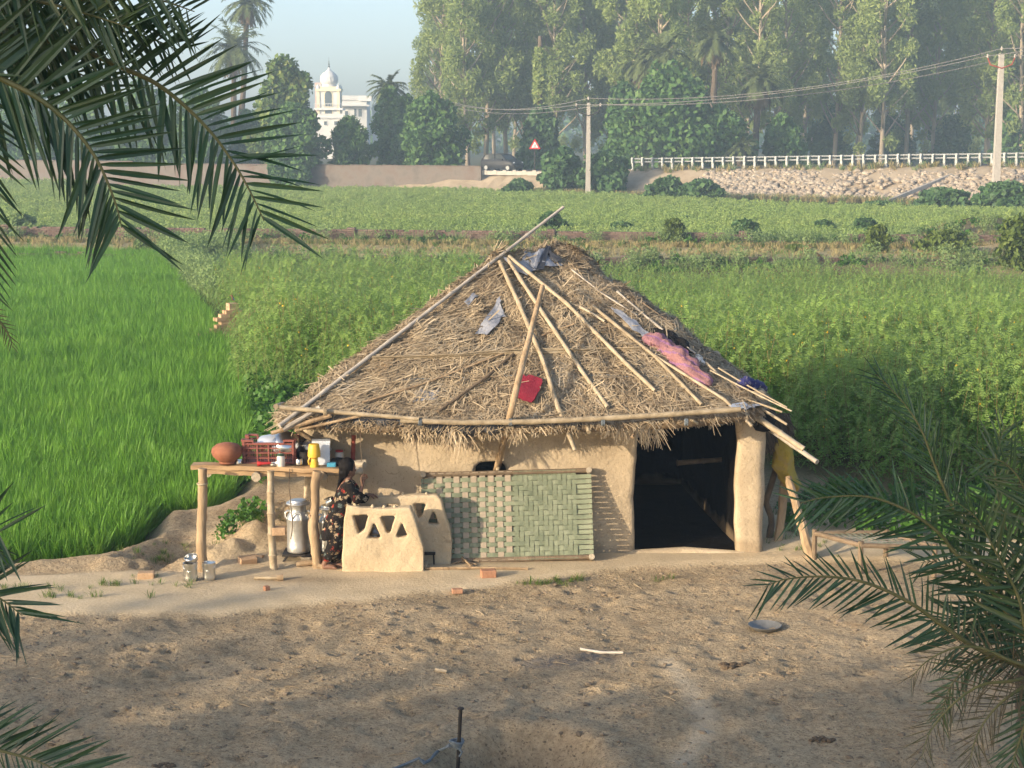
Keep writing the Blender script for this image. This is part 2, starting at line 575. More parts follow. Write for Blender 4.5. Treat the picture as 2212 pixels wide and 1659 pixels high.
def join_np(parts, name='j'):
    """several meshes -> one"""
    mb = MB()
    for me in parts:
        mb.add([tuple(v.co) for v in me.vertices], [tuple(p.vertices) for p in me.polygons])
    return mb.mesh(name)

# ------------------------------------------------------------------ scattered ground cover (uncountable)
def scatter(name, P, rotz, tilt, scl, idx, protos, label, cat, parent=None):
    P = np.asarray(P, np.float32)
    me = bpy.data.meshes.new(name)
    me.vertices.add(len(P)); me.vertices.foreach_set('co', P.ravel())
    a = me.attributes.new('rot', 'FLOAT_VECTOR', 'POINT')
    rv = np.stack([tilt[:, 0], tilt[:, 1], rotz], 1).astype(np.float32)
    a.data.foreach_set('vector', rv.ravel())
    a = me.attributes.new('scl', 'FLOAT', 'POINT'); a.data.foreach_set('value', np.asarray(scl, np.float32))
    a = me.attributes.new('idx', 'INT', 'POINT'); a.data.foreach_set('value', np.asarray(idx, np.int32))
    o = bpy.data.objects.new(name, me)
    COL.objects.link(o)
    WORG[o.name] = Vector((0, 0, 0))
    pc = bpy.data.collections.new(name + '_kinds')
    for i, pm in enumerate(protos):
        po = bpy.data.objects.new('%s_%02d' % (name, i), pm)
        pc.objects.link(po)
    ng = bpy.data.node_groups.new(name, 'GeometryNodeTree')
    ng.interface.new_socket('Geometry', in_out='INPUT', socket_type='NodeSocketGeometry')
    ng.interface.new_socket('Geometry', in_out='OUTPUT', socket_type='NodeSocketGeometry')
    N = ng.nodes; L = ng.links.new
    gi = N.new('NodeGroupInput'); go = N.new('NodeGroupOutput')
    ci = N.new('GeometryNodeCollectionInfo')
    ci.inputs['Collection'].default_value = pc
    ci.inputs['Separate Children'].default_value = True
    ci.inputs['Reset Children'].default_value = True
    ip = N.new('GeometryNodeInstanceOnPoints')
    ip.inputs['Pick Instance'].default_value = True
    def at(nm, ty):
        q = N.new('GeometryNodeInputNamedAttribute'); q.data_type = ty
        q.inputs['Name'].default_value = nm
        return q.outputs[0]
    L(gi.outputs[0], ip.inputs['Points'])
    L(ci.outputs[0], ip.inputs['Instance'])
    L(at('idx', 'INT'), ip.inputs['Instance Index'])
    er = N.new('FunctionNodeEulerToRotation')
    L(at('rot', 'FLOAT_VECTOR'), er.inputs[0])
    L(er.outputs[0], ip.inputs['Rotation'])
    L(at('scl', 'FLOAT'), ip.inputs['Scale'])
    L(ip.outputs[0], go.inputs[0])
    md = o.modifiers.new('scatter', 'NODES')
    md.node_group = ng
    tag(o, label, cat, kind='stuff')
    return o

def in_poly(px, py, poly):
    r = np.zeros(len(px), bool)
    n = len(poly)
    for i in range(n):
        x0, y0 = poly[i]; x1, y1 = poly[(i + 1) % n]
        c = ((y0 > py) != (y1 > py)) & (px < (x1 - x0) * (py - y0) / ((y1 - y0) if y1 != y0 else 1e-9) + x0)
        r ^= c
    return r

def points_in(poly, spacing_of, jitter=.5):
    """jittered grid inside a polygon; spacing may grow with the distance"""
    xs = [p[0] for p in poly]; ys = [p[1] for p in poly]
    out = []
    y = min(ys)
    while y < max(ys):
        s = spacing_of(y)
        x = np.arange(min(xs), max(xs), s)
        out.append(np.stack([x + RNG.uniform(-jitter, jitter, len(x)) * s, y + RNG.uniform(-jitter, jitter, len(x)) * s], 1))
        y += s
    P = np.concatenate(out)
    return P[in_poly(P[:, 0], P[:, 1], poly)]

def blade_clump(n, h, spread, w, mname, seed, droop=.35, base=.05):
    r = np.random.default_rng(seed)
    V = []; Fq = []
    for i in range(n):
        a = r.uniform(0, 6.283); d = r.uniform(0, base)
        b = np.array([math.cos(a) * d, math.sin(a) * d, 0])
        hh = h * r.uniform(.6, 1.0)
        lean = spread * r.uniform(.2, 1)
        dirv = np.array([math.cos(a + r.uniform(-.6, .6)), math.sin(a + r.uniform(-.6, .6)), 0])
        side = np.array([-dirv[1], dirv[0], 0]) * w
        o = len(V)
        for (t, k) in ((0, .7), (.45, 1.0), (.8, .7), (1.0, .05)):
            p = b + dirv * lean * t * t + np.array([0, 0, hh * (t - droop * t * t * lean / max(h, .01))])
            V += [p - side * k, p + side * k]
        for k in range(3):
            Fq.append((o + 2 * k, o + 2 * k + 1, o + 2 * k + 3, o + 2 * k + 2))
    return mesh_np('clump', V, Fq, 4, mname)

def leaf_cloud(lobes, n, lw, mname, seed, drop=0.0, hollow=.55, name='crown'):
    """crown of single leaf faces spread through several lobes (centre, radii)"""
    r = np.random.default_rng(seed)
    vol = np.array([l[1][0] * l[1][1] * l[1][2] for l in lobes]) ** .7
    cnt = np.maximum(3, (n * vol / vol.sum()).astype(int))
    C = []
    for (c, rad), k in zip(lobes, cnt):
        d = r.normal(size=(k, 3)); d /= np.linalg.norm(d, axis=1)[:, None]
        q = hollow + (1 - hollow) * r.random(k) ** .7
        q *= 1 + .22 * fbm(d * 2.2 + seed, 2, seed)
        C.append(np.array(c) + d * np.array(rad) * q[:, None])
    C = np.concatenate(C)
    k = len(C)
    a = r.normal(size=(k, 3)); a[:, 2] -= drop
    a /= np.linalg.norm(a, axis=1)[:, None]
    b = np.cross(a, r.normal(size=(k, 3))); b /= np.linalg.norm(b, axis=1)[:, None]
    s = r.uniform(.6, 1.25, k)[:, None]
    l, w = lw
    V = np.stack([C - a * l * s, C + b * w * s - a * l * s * .1, C + a * l * s, C - b * w * s - a * l * s * .1], 1).reshape(-1, 3)
    return mesh_np(name, V, np.arange(4 * k).reshape(-1, 4), 4, mname)
# ------------------------------------------------------------------ the ground
def gp(pts, z=0.0):
    return [(G(x, y, z).x, G(x, y, z).y) for (x, y) in pts]

PADDY = gp([(-420, 1300), (0, 1264), (190, 1242), (290, 1205), (330, 1150), (440, 1135), (500, 1105), (525, 1010), (538, 940), (522, 835), (482, 745),
            (430, 665), (375, 602), (338, 560), (-500, 556)], -.25)
SWEPT_EDGE = [(-600, 1345), (0, 1332), (480, 1330), (760, 1300), (1000, 1272), (1300, 1238), (1480, 1222), (1650, 1214), (2300, 1216), (2900, 1220)]
SWEPT = gp(SWEPT_EDGE) + [(9, 21.4), (3.4, 21.2), (3.2, 24.5), (-2.6, 24.5), (-2.6, 20.2), (-3.6, 18.9), (-4.4, 18.4), (-9, 18.2)]
HUT = dict(x0=-2.48, x1=2.97, y0=19.35, y1=23.5)

def dist_poly(px, py, poly):
    d = np.full(len(px), 1e9)
    n = len(poly)
    for i in range(n):
        x0, y0 = poly[i]; x1, y1 = poly[(i + 1) % n]
        dx, dy = x1 - x0, y1 - y0
        t = np.clip(((px - x0) * dx + (py - y0) * dy) / (dx * dx + dy * dy + 1e-9), 0, 1)
        d = np.minimum(d, np.hypot(px - x0 - t * dx, py - y0 - t * dy))
    return np.where(in_poly(px, py, poly), d, -d)

W1A, W1B = Vector((-34, 68.8, 0)), Vector((34, 64.0, 0))     # the two low brick walls and the dry strip between them
W2A, W2B = Vector((-30.5, 79.5, 0)), Vector((34, 69.6, 0))
def wline(A, B, x):
    return A.y + (B.y - A.y) * (x - A.x) / (B.x - A.x)

def gauss(x, y, cx, cy, sx, sy):
    return np.exp(-((x - cx) / sx) ** 2 - ((y - cy) / sy) ** 2)

def ground_z(x, y):
    x = np.asarray(x, float); y = np.asarray(y, float)
    P3 = np.stack([x, y, np.zeros_like(x)], 1)
    sd = dist_poly(x, y, SWEPT)
    pd = dist_poly(x, y, PADDY)
    near = 1 - sstep(26, 34, y)
    inhut = (x > HUT['x0']) & (x < HUT['x1']) & (y > HUT['y0']) & (y < HUT['y1'])
    z = (.012 * fbm(P3 * .9, 3, 3) + .010 * fbm(P3 * 4.2, 4, 13)) * near
    rough = sstep(.10, -.25, sd) * near * sstep(.3, -.3, pd)
    z = z + rough * (.030 * fbm(P3 * 3.1, 4, 5) + .020 * fbm(P3 * 11, 3, 6) + .05 * fbm(P3 * .7, 2, 9))
    z = z + .045 * sstep(-.12, .10, sd) * near                                   # plastered yard stands a little proud
    # paddy lies lower, with a soil bank round it
    z = z - .27 * sstep(-.45, .15, pd) + .07 * np.exp(-((pd + .38) / .22) ** 2) * near
    # tall crop behind the hut grows lower than the dry strip
    w1 = wline(W1A, W1B, x)
    z = z - .50 * sstep(25, 48, y) * sstep(0, -1.2, y - w1) * sstep(-.5, -2.5, pd)
    z = z + .06 * sstep(-.3, .3, y - w1) * sstep(3, -1, y - 74)
    # earth heap beside the table, ditch left of it
    z = z + .34 * gauss(x, y, -3.12, 19.55, .42, .48) * (1 + .3 * fbm(P3 * 4, 3, 2)) + .30 * gauss(x, y, -2.95, 20.6, .55, .55) + .16 * gauss(x, y, -3.5, 19.0, .35, .2)
    heap = np.clip(gauss(x, y, -3.12, 19.7, .7, .8) + gauss(x, y, -2.95, 20.6, .8, .8) + gauss(x, y, -4.1, 19.0, .7, .5), 0, 1)
    z = z + heap * (.20 * fbm(P3 * 3.6, 4, 31) + .06 * fbm(P3 * 12, 3, 32))
    z = z - .20 * gauss(x, y, -3.95, 19.35, .34, .62) + .10 * gauss(x, y, -4.45, 18.75, .4, .3)
    z = z + .10 * gauss(x, y, -3.0, 24.5, .7, 2.2)
    # dug hollow in the foreground with a steep right lip
    hx = G(1120, 1640).x; hy = G(1120, 1640).y
    d = np.hypot((x - hx) / .62, (y - hy) / .62) + .16 * fbm(P3 * 2.3, 3, 12)
    z = z - .30 * sstep(1.15, .62, d) + .05 * np.exp(-((d - 1.35) / .3) ** 2)
    hx = G(1000, 1650).x; hy = G(1000, 1650).y
    z = z - .10 * gauss(x, y, hx, hy, .5, .45)
    # trodden trail
    for i in range(len(TRAIL) - 1):
        pass
    z = z + .05 * sstep(2.6, 3.6, x) * sstep(19.3, 19.9, y) * near * (1 - inhut)
    # soil heap far right
    hp = G(2120, 540)
    z = z + 1.5 * gauss(x, y, hp.x + 1.2, hp.y + 3, 3.2, 2.2)
    return z

TRAIL = gp([(1440, 1425), (1490, 1490), (1525, 1545), (1520, 1590), (1470, 1650)])

def spaced(a, b, step, lo, hi, grow):
    s = list(np.arange(a, b, step))
    x = s[-1]; d = step
    while x < hi:
        d *= grow; x += d; s.append(x)
    x = s[0]; d = step
    pre = []
    while x > lo:
        d *= grow; x -= d; pre.append(x)
    return np.array(pre[::-1] + s)

gx = spaced(-6.2, 6.6, .055, -2500, 2500, 1.09)
gy = spaced(11.6, 20.6, .055, -300, 4500, 1.07)
XX, YY = np.meshgrid(gx, gy)
xf, yf = XX.ravel(), YY.ravel()
zf = ground_z(xf, yf)
_r = np.random.default_rng(3)
for _k in range(420):                                           # hoof prints trodden into the yard
    _x, _y, _s = _r.uniform(-5.5, 6), _r.uniform(11.8, 18.2), _r.uniform(.055, .095)
    _q = np.where((np.abs(xf - _x) < .3) & (np.abs(yf - _y) < .3))[0]
    if len(_q) and in_poly(np.array([_x]), np.array([_y]), SWEPT)[0] == False:
        _d = np.hypot(xf[_q] - _x, (yf[_q] - _y) * 1.2) / _s
        zf[_q] += -.034 * np.exp(-_d ** 2) + .014 * np.exp(-((_d - 1.6) / .5) ** 2)
nx, ny = len(gx), len(gy)
ii = np.arange(nx * ny).reshape(ny, nx)
fq = np.stack([ii[:-1, :-1], ii[:-1, 1:], ii[1:, 1:], ii[1:, :-1]], -1).reshape(-1, 4)
gme = mesh_np('ground', np.stack([xf, yf, zf], 1), fq, 4, None, True)
def fattr(me, nm, v):
    a = me.attributes.new(nm, 'FLOAT', 'POINT')
    a.data.foreach_set('value', np.asarray(v, np.float32))
sd = dist_poly(xf, yf, SWEPT); pd = dist_poly(xf, yf, PADDY)
P3 = np.stack([xf, yf, xf * 0], 1)
heapm = np.clip(gauss(xf, yf, -3.12, 19.75, .75, .8) + gauss(xf, yf, -2.95, 20.6, .9, .9) + gauss(xf, yf, -4.2, 19.1, .8, .5), 0, 1)
fattr(gme, 'swept', sstep(-.10, .07, sd + .12 * fbm(P3 * 3, 4, 4)) * (1 - .75 * heapm))
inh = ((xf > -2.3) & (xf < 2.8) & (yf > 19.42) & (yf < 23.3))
fattr(gme, 'indoor_shade', inh.astype(float))  # hut floor, where indoor shade is painted into the colour
w1 = wline(W1A, W1B, xf); w2 = wline(W2A, W2B, xf)
veg = np.clip(sstep(-.2, .2, pd) + sstep(22.5, 25, yf) * (1 - sstep(-.5, .2, yf - w1)) + sstep(0, 1, yf - w2), 0, 1)
fattr(gme, 'soil', veg)
fattr(gme, 'strip', sstep(-.2, .2, yf - w1) * sstep(.3, -.3, yf - w2))
ap = G(1190, 1428); ap2 = G(1290, 1415)
fattr(gme, 'ash', np.clip(gauss(xf, yf, ap.x, ap.y, .34, .16) + .9 * gauss(xf, yf, ap2.x, ap2.y, .25, .17), 0, 1))
tr = np.full(len(xf), 9.0)
for (a, b) in zip(TRAIL, TRAIL[1:]):
    dx, dy = b[0] - a[0], b[1] - a[1]
    t = np.clip(((xf - a[0]) * dx + (yf - a[1]) * dy) / (dx * dx + dy * dy), 0, 1)
    tr = np.minimum(tr, np.hypot(xf - a[0] - t * dx, yf - a[1] - t * dy))
fattr(gme, 'trail', np.exp(-(tr / .11) ** 2))
fattr(gme, 'dark_patch', np.clip(gauss(xf, yf, G(640, 1262).x, G(640, 1262).y, .75, .16) + .8 * gauss(xf, yf, G(1000, 1222).x, 18.9, .8, .14) + .6 * gauss(xf, yf, G(330, 1240).x, G(330, 1240).y, .3, .1), 0, 1))  # soft patches where the earth is coloured darker

def ground_material():
    m = bpy.data.materials.new('earth')
    m.use_nodes = True
    nt = m.node_tree; N = nt.nodes; L = nt.links.new
    pb = N['Principled BSDF']
    pb.inputs['Roughness'].default_value = .96
    pb.inputs['Specular IOR Level'].default_value = .02
    geo = N.new('ShaderNodeNewGeometry')
    def noise(sc, det=5, rough=.6):
        n = N.new('ShaderNodeTexNoise'); n.inputs['Scale'].default_value = sc; n.inputs['Detail'].default_value = det
        n.inputs['Roughness'].default_value = rough
        L(geo.outputs['Position'], n.inputs['Vector']); return n.outputs['Fac']
    def ramp(fac, cols, lo=.3, hi=.7):
        r = N.new('ShaderNodeValToRGB'); e = r.color_ramp.elements
        e[0].position = lo; e[1].position = hi
        e[0].color = (*cols[0], 1); e[1].color = (*cols[-1], 1)
        for k in range(1, len(cols) - 1):
            q = e.new(lo + (hi - lo) * k / (len(cols) - 1)); q.color = (*cols[k], 1)
        L(fac, r.inputs[0]); return r.outputs[0]
    def mix(fac, a, b):
        x = N.new('ShaderNodeMix'); x.data_type = 'RGBA'
        if hasattr(fac, 'links'): L(fac, x.inputs[0])
        else: x.inputs[0].default_value = fac
        L(a, x.inputs[6]); L(b, x.inputs[7]); return x.outputs[2]
    def attr(nm):
        a = N.new('ShaderNodeAttribute'); a.attribute_name = nm; return a.outputs['Fac']
    def mul(a, k):
        q = N.new('ShaderNodeMath'); q.operation = 'MULTIPLY'
        L(a, q.inputs[0])
        if hasattr(k, 'links'): L(k, q.inputs[1])
        else: q.inputs[1].default_value = k
        return q.outputs[0]
    # trampled yard: dung-brown earth, paler dust, dark crumbs
    base = ramp(noise(1.1, 6), [(.37, .28, .165), (.49, .375, .235), (.60, .47, .30)])
    crumbs = ramp(noise(17, 6, .7), [(.15, .108, .065), (.45, .34, .21), (.60, .47, .30)], .33, .66)
    base = mix(.55, base, crumbs)
    dusty = ramp(noise(.55, 4), [(0, 0, 0), (1, 1, 1)], .5, .68)
    base = mix(mul(dusty, .45), base, ramp(noise(6), [(.48, .37, .235), (.58, .455, .295)]))
    orange = ramp(noise(1.9, 5), [(0, 0, 0), (1, 1, 1)], .55, .72)
    base = mix(mul(orange, .35), base, ramp(noise(30), [(.34, .21, .11), (.42, .27, .15)]))
    base = mix(ramp(noise(42, 4, .65), [(0, 0, 0), (.75, .75, .75)], .56, .64), base, ramp(noise(60), [(.10, .07, .042), (.17, .125, .08)]))
    base = mix(ramp(noise(58, 3, .6), [(0, 0, 0), (.45, .45, .45)], .60, .66), base, ramp(noise(20), [(.56, .45, .29), (.66, .55, .38)]))
    # swept plaster of mud
    sw = ramp(noise(1.6, 6), [(.52, .40, .235), (.62, .48, .29), (.68, .54, .34)])
    sw = mix(.3, sw, ramp(noise(38, 5), [(.40, .32, .22), (.64, .54, .40)], .35, .6))
    c = mix(attr('swept'), base, sw)
    c = mix(mul(attr('trail'), .95), c, ramp(noise(9), [(.54, .43, .29), (.64, .53, .37)]))
    c = mix(mul(attr('ash'), mul(ramp(noise(12, 5), [(.25, .25, .25), (1, 1, 1)], .35, .6), .95)), c, ramp(noise(25), [(.075, .08, .09), (.18, .18, .185)]))
    c = mix(mul(attr('dark_patch'), .6), c, ramp(noise(14), [(.17, .125, .08), (.27, .20, .13)]))
    c = mix(attr('soil'), c, ramp(noise(1.2), [(.07, .055, .03), (.11, .10, .045), (.09, .12, .04)]))
    st = ramp(noise(.35, 6), [(.36, .30, .15), (.45, .37, .20), (.30, .31, .13)])
    c = mix(attr('strip'), c, st)
    c = mix(attr('indoor_shade'), c, ramp(noise(9), [(.008, .007, .006), (.014, .012, .010)]))  # near-black floor in place of the shade inside the hut
    L(c, pb.inputs['Base Color'])
    b1 = N.new('ShaderNodeBump'); b1.inputs['Distance'].default_value = .07
    inv = N.new('ShaderNodeMath'); inv.operation = 'MULTIPLY_ADD'; inv.inputs[1].default_value = -.48; inv.inputs[2].default_value = .8
    L(attr('swept'), inv.inputs[0])
    L(inv.outputs[0], b1.inputs['Strength'])
    L(noise(24, 8, .7), b1.inputs['Height'])
    L(b1.outputs[0], pb.inputs['Normal'])
    return m
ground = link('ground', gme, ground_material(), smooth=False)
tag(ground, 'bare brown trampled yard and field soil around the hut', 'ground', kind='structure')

def zg(x, y):
    return float(ground_z(np.array([x]), np.array([y]))[0])
def GZ(px, py):
    """ground point under a picture point, on the uneven ground"""
    p = G(px, py, 0)
    for _ in range(4):
        p = G(px, py, zg(p.x, p.y))
    return p

# ------------------------------------------------------------------ road on its bank, guard rail, stones
RD = [Vector((-60, 182, 1.3)), Vector((-2.2, 146, 1.6)), Vector((9.9, 138.0, 1.95)), Vector((37.8, 123.0, 2.6)), Vector((95, 92, 3.4))]
def rd_at(t):
    i = min(int(t), len(RD) - 2)
    return RD[i].lerp(RD[i + 1], t - i)
mb = MB(); ms = MB()
NS = 120
rows = []
for i in range(NS + 1):
    t = (len(RD) - 1) * i / NS
    p = rd_at(t)
    q = rd_at(min(t + .02, len(RD) - 1 - 1e-6)) - rd_at(max(t - .02, 0))
    nrm = Vector((q.y, -q.x, 0)).normalized()
    if nrm.y > 0: nrm = -nrm
    rows.append((p, nrm))
def bank_w(t): return 4.6 + 4.6 * min(1.3, max(0, t - 2.0))
prof = [(11.0, -1.0, 1), (8.2, 0.0, 0), (0.9, 0.0, 0), (.0, -.02, 0), (-.16, .93, 3), (-.5, .52, 3), (-1.0, 0, 3)]
v = []; f = []
for k, (p, n) in enumerate(rows):
    for j, (d, dz, mode) in enumerate(prof):
        q = p - n * d
        z = p.z + dz if mode == 0 else (-.3)
        if mode == 3:
            bw = bank_w((len(RD) - 1) * k / NS)
            q = p - n * d * bw; z = p.z * dz - (.25 if dz == 0 else 0)
        if j in (4, 5):
            q = q + n * U(-.35, .35); z += U(-.12, .12)
        v.append((q.x, q.y, z))
m = len(prof)
for k in range(NS):
    for j in range(m - 1):
        f.append((k * m + j, k * m + j + 1, (k + 1) * m + j + 1, (k + 1) * m + j))
bank = MB().add(v, f).build('embankment', 'bank_soil', smooth=True)
tag(bank, 'sandy road embankment behind the far field', 'embankment', kind='structure')
v = []; f = []
for k, (p, n) in enumerate(rows):
    for d in (8.0, 1.2):
        q = p - n * d
        v.append((q.x, q.y, p.z + .03))
for k in range(NS):
    f.append((2 * k, 2 * k + 1, 2 * k + 3, 2 * k + 2))
road = MB().add(v, f).build('road', 'asphalt')
tag(road, 'asphalt road on top of the embankment', 'road', kind='structure')

def bank_point(t, s):
    """t along the road polyline, s from the rail (0) down the near slope (1)"""
    p = rd_at(t)
    q = rd_at(min(t + .02, len(RD) - 1.001)) - rd_at(max(t - .02, 0))
    n = Vector((q.y, -q.x, 0)).normalized()
    if n.y > 0: n = -n
    w = bank_w(t)
    a = p + n * (.3 + (w - .3) * s)
    z = p.z * max(0.0, 1 - s)
    return Vector((a.x, a.y, z))
stone_me = []
for k in range(6):
    b = MB()
    n1, n2 = 5, 7
    r = random.Random(k)
    vv = [(0, 0, .5)]
    for i in range(1, n1):
        for j in range(n2):
            a = math.pi * i / n1; w = 2 * math.pi * (j + .5 * (i % 2)) / n2
            q = r.uniform(.85, 1.15)
            vv.append((math.sin(a) * math.cos(w) * q * .62, math.sin(a) * math.sin(w) * q * .5, math.cos(a) * q * .42))
    vv.append((0, 0, -.42))
    ff = [(0, 1 + j, 1 + (j + 1) % n2) for j in range(n2)]
    for i in range(n1 - 2):
        for j in range(n2):
            a = 1 + i * n2
            ff.append((a + j, a + n2 + j, a + n2 + (j + 1) % n2, a + (j + 1) % n2))
    a = 1 + (n1 - 2) * n2
    ff += [(a + j, len(vv) - 1, a + (j + 1) % n2) for j in range(n2)]
    me = b.add(vv, ff).mesh('stone'); me.materials.append(M['stone'])
    me.polygons.foreach_set('use_smooth', [True] * len(me.polygons))
    stone_me.append(me)
mass = MB()
cnt = 0
cand = []
for i in range(5200):
    t = U(2.10, 3.14); s = U(.10, 1.0)
    nz_ = float(fbm(np.array([[t * 14, s * 1.2, 0]]), 2, 8)[0])
    if (t < 2.22 and s < .9) or (s < .10 + .45 * max(0, nz_) and random.random() < .85) or (2.62 < t < 2.74 and s < .75 and random.random() < .8):
        continue
    cand.append((.16 + .34 * random.random() ** 2, t, s))
cand.sort(reverse=True)
for (size, t, s) in cand[:3600]:
    p = bank_point(t, s) + Vector((0, 0, U(.0, .10)))
    R = Matrix.Rotation(U(0, 6.28), 3, 'Z') @ Matrix.Rotation(U(-.4, .4), 3, 'X')
    me = random.choice(stone_me)
    sz = (size * U(.8, 1.3), size * U(.8, 1.2), size * U(.7, 1.1))
    if cnt < 290:
        inst('stone', me, bank, p, R, sz); cnt += 1
    else:
        mass.add([p + R @ Vector((q.co.x * sz[0], q.co.y * sz[1], q.co.z * sz[2])) for q in me.vertices], [tuple(q.vertices) for q in me.polygons])
o = mass.build('rubble', 'stone_mass', bank)
o['kind'] = 'stuff'

# guard rail
gr = empty('guard_rail', RD[2], 'long galvanised guard rail with closely set posts along the road', 'guard rail')
def rail_z(t): return rd_at(t).z
pm = MB().box((0, 0, .15), (.17, .15, 1.55)); pm.box((0, -.10, .68), (.13, .08, .36))
pme = pm.mesh('post'); pme.materials.append(M['galvanised'])
k = 0
L0 = RD[2]; L1 = RD[3] + (RD[4] - RD[3]) * .09
nposts = 40
for i in range(nposts):
    p = L0.lerp(RD[3], i / 36.0) if i <= 36 else RD[3].lerp(RD[4], (i - 36) * .0145)
    a = math.atan2(RD[3].y - RD[2].y, RD[3].x - RD[2].x)
    inst('post', pme, gr, p + Vector((0, 0, U(-.05, .05))), Matrix.Rotation(a + U(-.05, .05), 3, 'Z') @ Matrix.Rotation(U(-.04, .04), 3, 'Y'))
rail = MB()
dirr = (RD[3] - RD[2]).normalized()
nn = Vector((dirr.y, -dirr.x, 0))
for (dz, dd) in ((.86, .0), (.60, .0)):
    pts = [(L0 + (RD[3] - L0) * (i / 20.0)) + Vector((0, 0, dz)) - nn * .14 for i in range(21)] + [L1 + Vector((0, 0, dz)) - nn * .14]
    rail.tube(pts, .065, 6)
rail.build('rail', 'galvanised', gr)

# low white parapet, car, road sign
par = MB()
pa, pb_ = W(1050, 366, 144.5), W(1178, 369, 141.2)
pa.z = 1.55; pb_.z = 1.62
d = (pb_ - pa)
R = Matrix.Rotation(math.atan2(d.y, d.x), 3, 'Z')
par.box((pa + pb_) / 2 + Vector((0, 0, -.05)), (d.length, .3, .34), R)
for i in range(7):
    par.box(pa.lerp(pb_, i / 6) + Vector((0, 0, .02)), (.34, .36, .36), R)
tag(par.build('parapet', 'concrete', smooth=False), 'low pale concrete roadside parapet below the dark car', 'parapet')

def build_car():
    c0 = W(1086, 362, 146.6)
    c0.z = 1.62
    t = empty('parked_car', c0, 'dark grey hatchback car on the road beside the parapet', 'car')
    ang = math.radians(-38)
    R = Matrix.Rotation(ang, 3, 'Z')
    def X(p): return c0 + R @ Vector(p)
    # side outline (x forward, z up), width profile
    secs = [(-1.86, .30, .78, .70), (-1.80, .22, .98, .80), (-1.2, .2, 1.02, .85), (-.2, .2, 1.02, .86), (.75, .2, 1.00, .86), (1.35, .22, .92, .82), (1.72, .26, .78, .74), (1.84, .34, .62, .64)]
    rings = []
    for (x, z0, z1, w) in secs:
        r = []
        for (yy, zz) in ((-w * .92, z0), (-w, z0 + .2), (-w, z1 - .12), (-w * .9, z1), (w * .9, z1), (w, z1 - .12), (w, z0 + .2), (w * .92, z0)):
            r.append(X((x, yy, zz)))
        rings.append(r)
    body = MB().loft(rings).build('body', 'car_paint', t)
    rings = []
    for (x, z1, w) in ((-1.72, 1.0, .78), (-1.45, 1.40, .64), (-.9, 1.50, .62), (.0, 1.50, .62), (.35, 1.42, .64), (.95, .99, .76)):
        rings.append([X((x, -w - (.06 if z1 < 1.2 else 0), .98)), X((x, -w, z1)), X((x, w, z1)), X((x, w + (.06 if z1 < 1.2 else 0), .98))])
    MB().loft(rings).build('cabin', 'car_glass', t)
    rf = MB()
    rings = []
    for (x, z1, w) in ((-1.52, 1.36, .66), (-.9, 1.515, .635), (.0, 1.515, .635), (.32, 1.45, .65)):
        rings.append([X((x, -w, z1 - .04)), X((x, -w, z1)), X((x, w, z1)), X((x, w, z1 - .04))])
    rf.loft(rings)
    for s in (-1, 1):
        for (x0, z0, x1, z1) in ((.95, 1.0, .33, 1.44), (-.35, 1.0, -.40, 1.5), (-1.70, 1.0, -1.46, 1.40)):
            rf.tube([X((x0, s * .80, z0)), X((x1, s * .655, z1))], .045, 6)
    rf.build('roof', 'car_paint', t)
    for (x, s) in ((1.2, -1), (1.2, 1), (-1.2, -1), (-1.2, 1)):
        Rw = R @ Matrix.Rotation(math.pi / 2, 3, 'X')
        w = MB().lathe([(.18, -.1), (.30, -.1), (.31, -.05), (.31, .05), (.30, .1), (.18, .1)], 16, X((x, s * .76, .31)), Rw).build('wheel', 'rubber', t)
        MB().lathe([(.02, -.11), (.18, -.105), (.18, .105), (.02, .11)], 12, X((x, s * .76, .31)), Rw).build('rim', 'galvanised', w)
    for s in (-1, 1):
        MB().lathe([(.02, .07), (.10, .05), (.14, 0), (.12, -.05)], 10, X((1.70, s * .58, .70)), R @ Matrix.Rotation(math.pi / 2, 3, 'Y')).build('headlight', 'head_lamp', t)
    MB().box(X((.62, -.92, 1.02)), (.12, .16, .1), R).build('mirror', 'car_paint', t)
    MB().box(X((1.84, 0, .48)), (.06, .9, .14), R).build('grille', 'rubber', t, False)
build_car()

def build_sign():
    c = W(1155, 372, 143.2); c.z = 1.55
    t = empty('road_sign', c, 'triangular warning sign with red border on a dark post', 'sign')
    top = W(1155, 300, 143.2).z
    MB().tube([c - Vector((0, 0, .2)), Vector((c.x, c.y, top - .1))], .045, 8).build('post', 'iron', t)
    def tri(s, y, th):
        h = s * .866
        z0 = top - h
        pts = [(c.x - s / 2, z0), (c.x + s / 2, z0), (c.x, top)]
        cx, cz = c.x, z0 + h / 3
        return MB().add([(x, c.y + y + q, z) for q in (0, th) for (x, z) in pts], [(0, 1, 2), (5, 4, 3), (0, 3, 4, 1), (1, 4, 5, 2), (2, 5, 3, 0)])
    tri(.98, -.09, .02).build('border', 'sign_red', t, False)
    b = MB()
    h = .98 * .866; z0 = top - h; cz = z0 + h / 3
    pts = [(c.x + (x - c.x) * .62, cz + (z - cz) * .62) for (x, z) in ((c.x - .49, z0), (c.x + .49, z0), (c.x, top))]
    pl = b.add([(x, c.y - .094 - q, z) for q in (0, .008) for (x, z) in pts], [(2, 1, 0), (3, 4, 5), (1, 4, 3, 0), (2, 5, 4, 1), (0, 3, 5, 2)]).build('plate', 'sign_white', t, False)
    s = MB()
    s.box((c.x - .05, c.y - .106, cz - .02), (.03, .006, .26)); s.box((c.x + .05, c.y - .106, cz - .02), (.03, .006, .26))
    s.build('symbol', 'iron', pl, False)
build_sign()

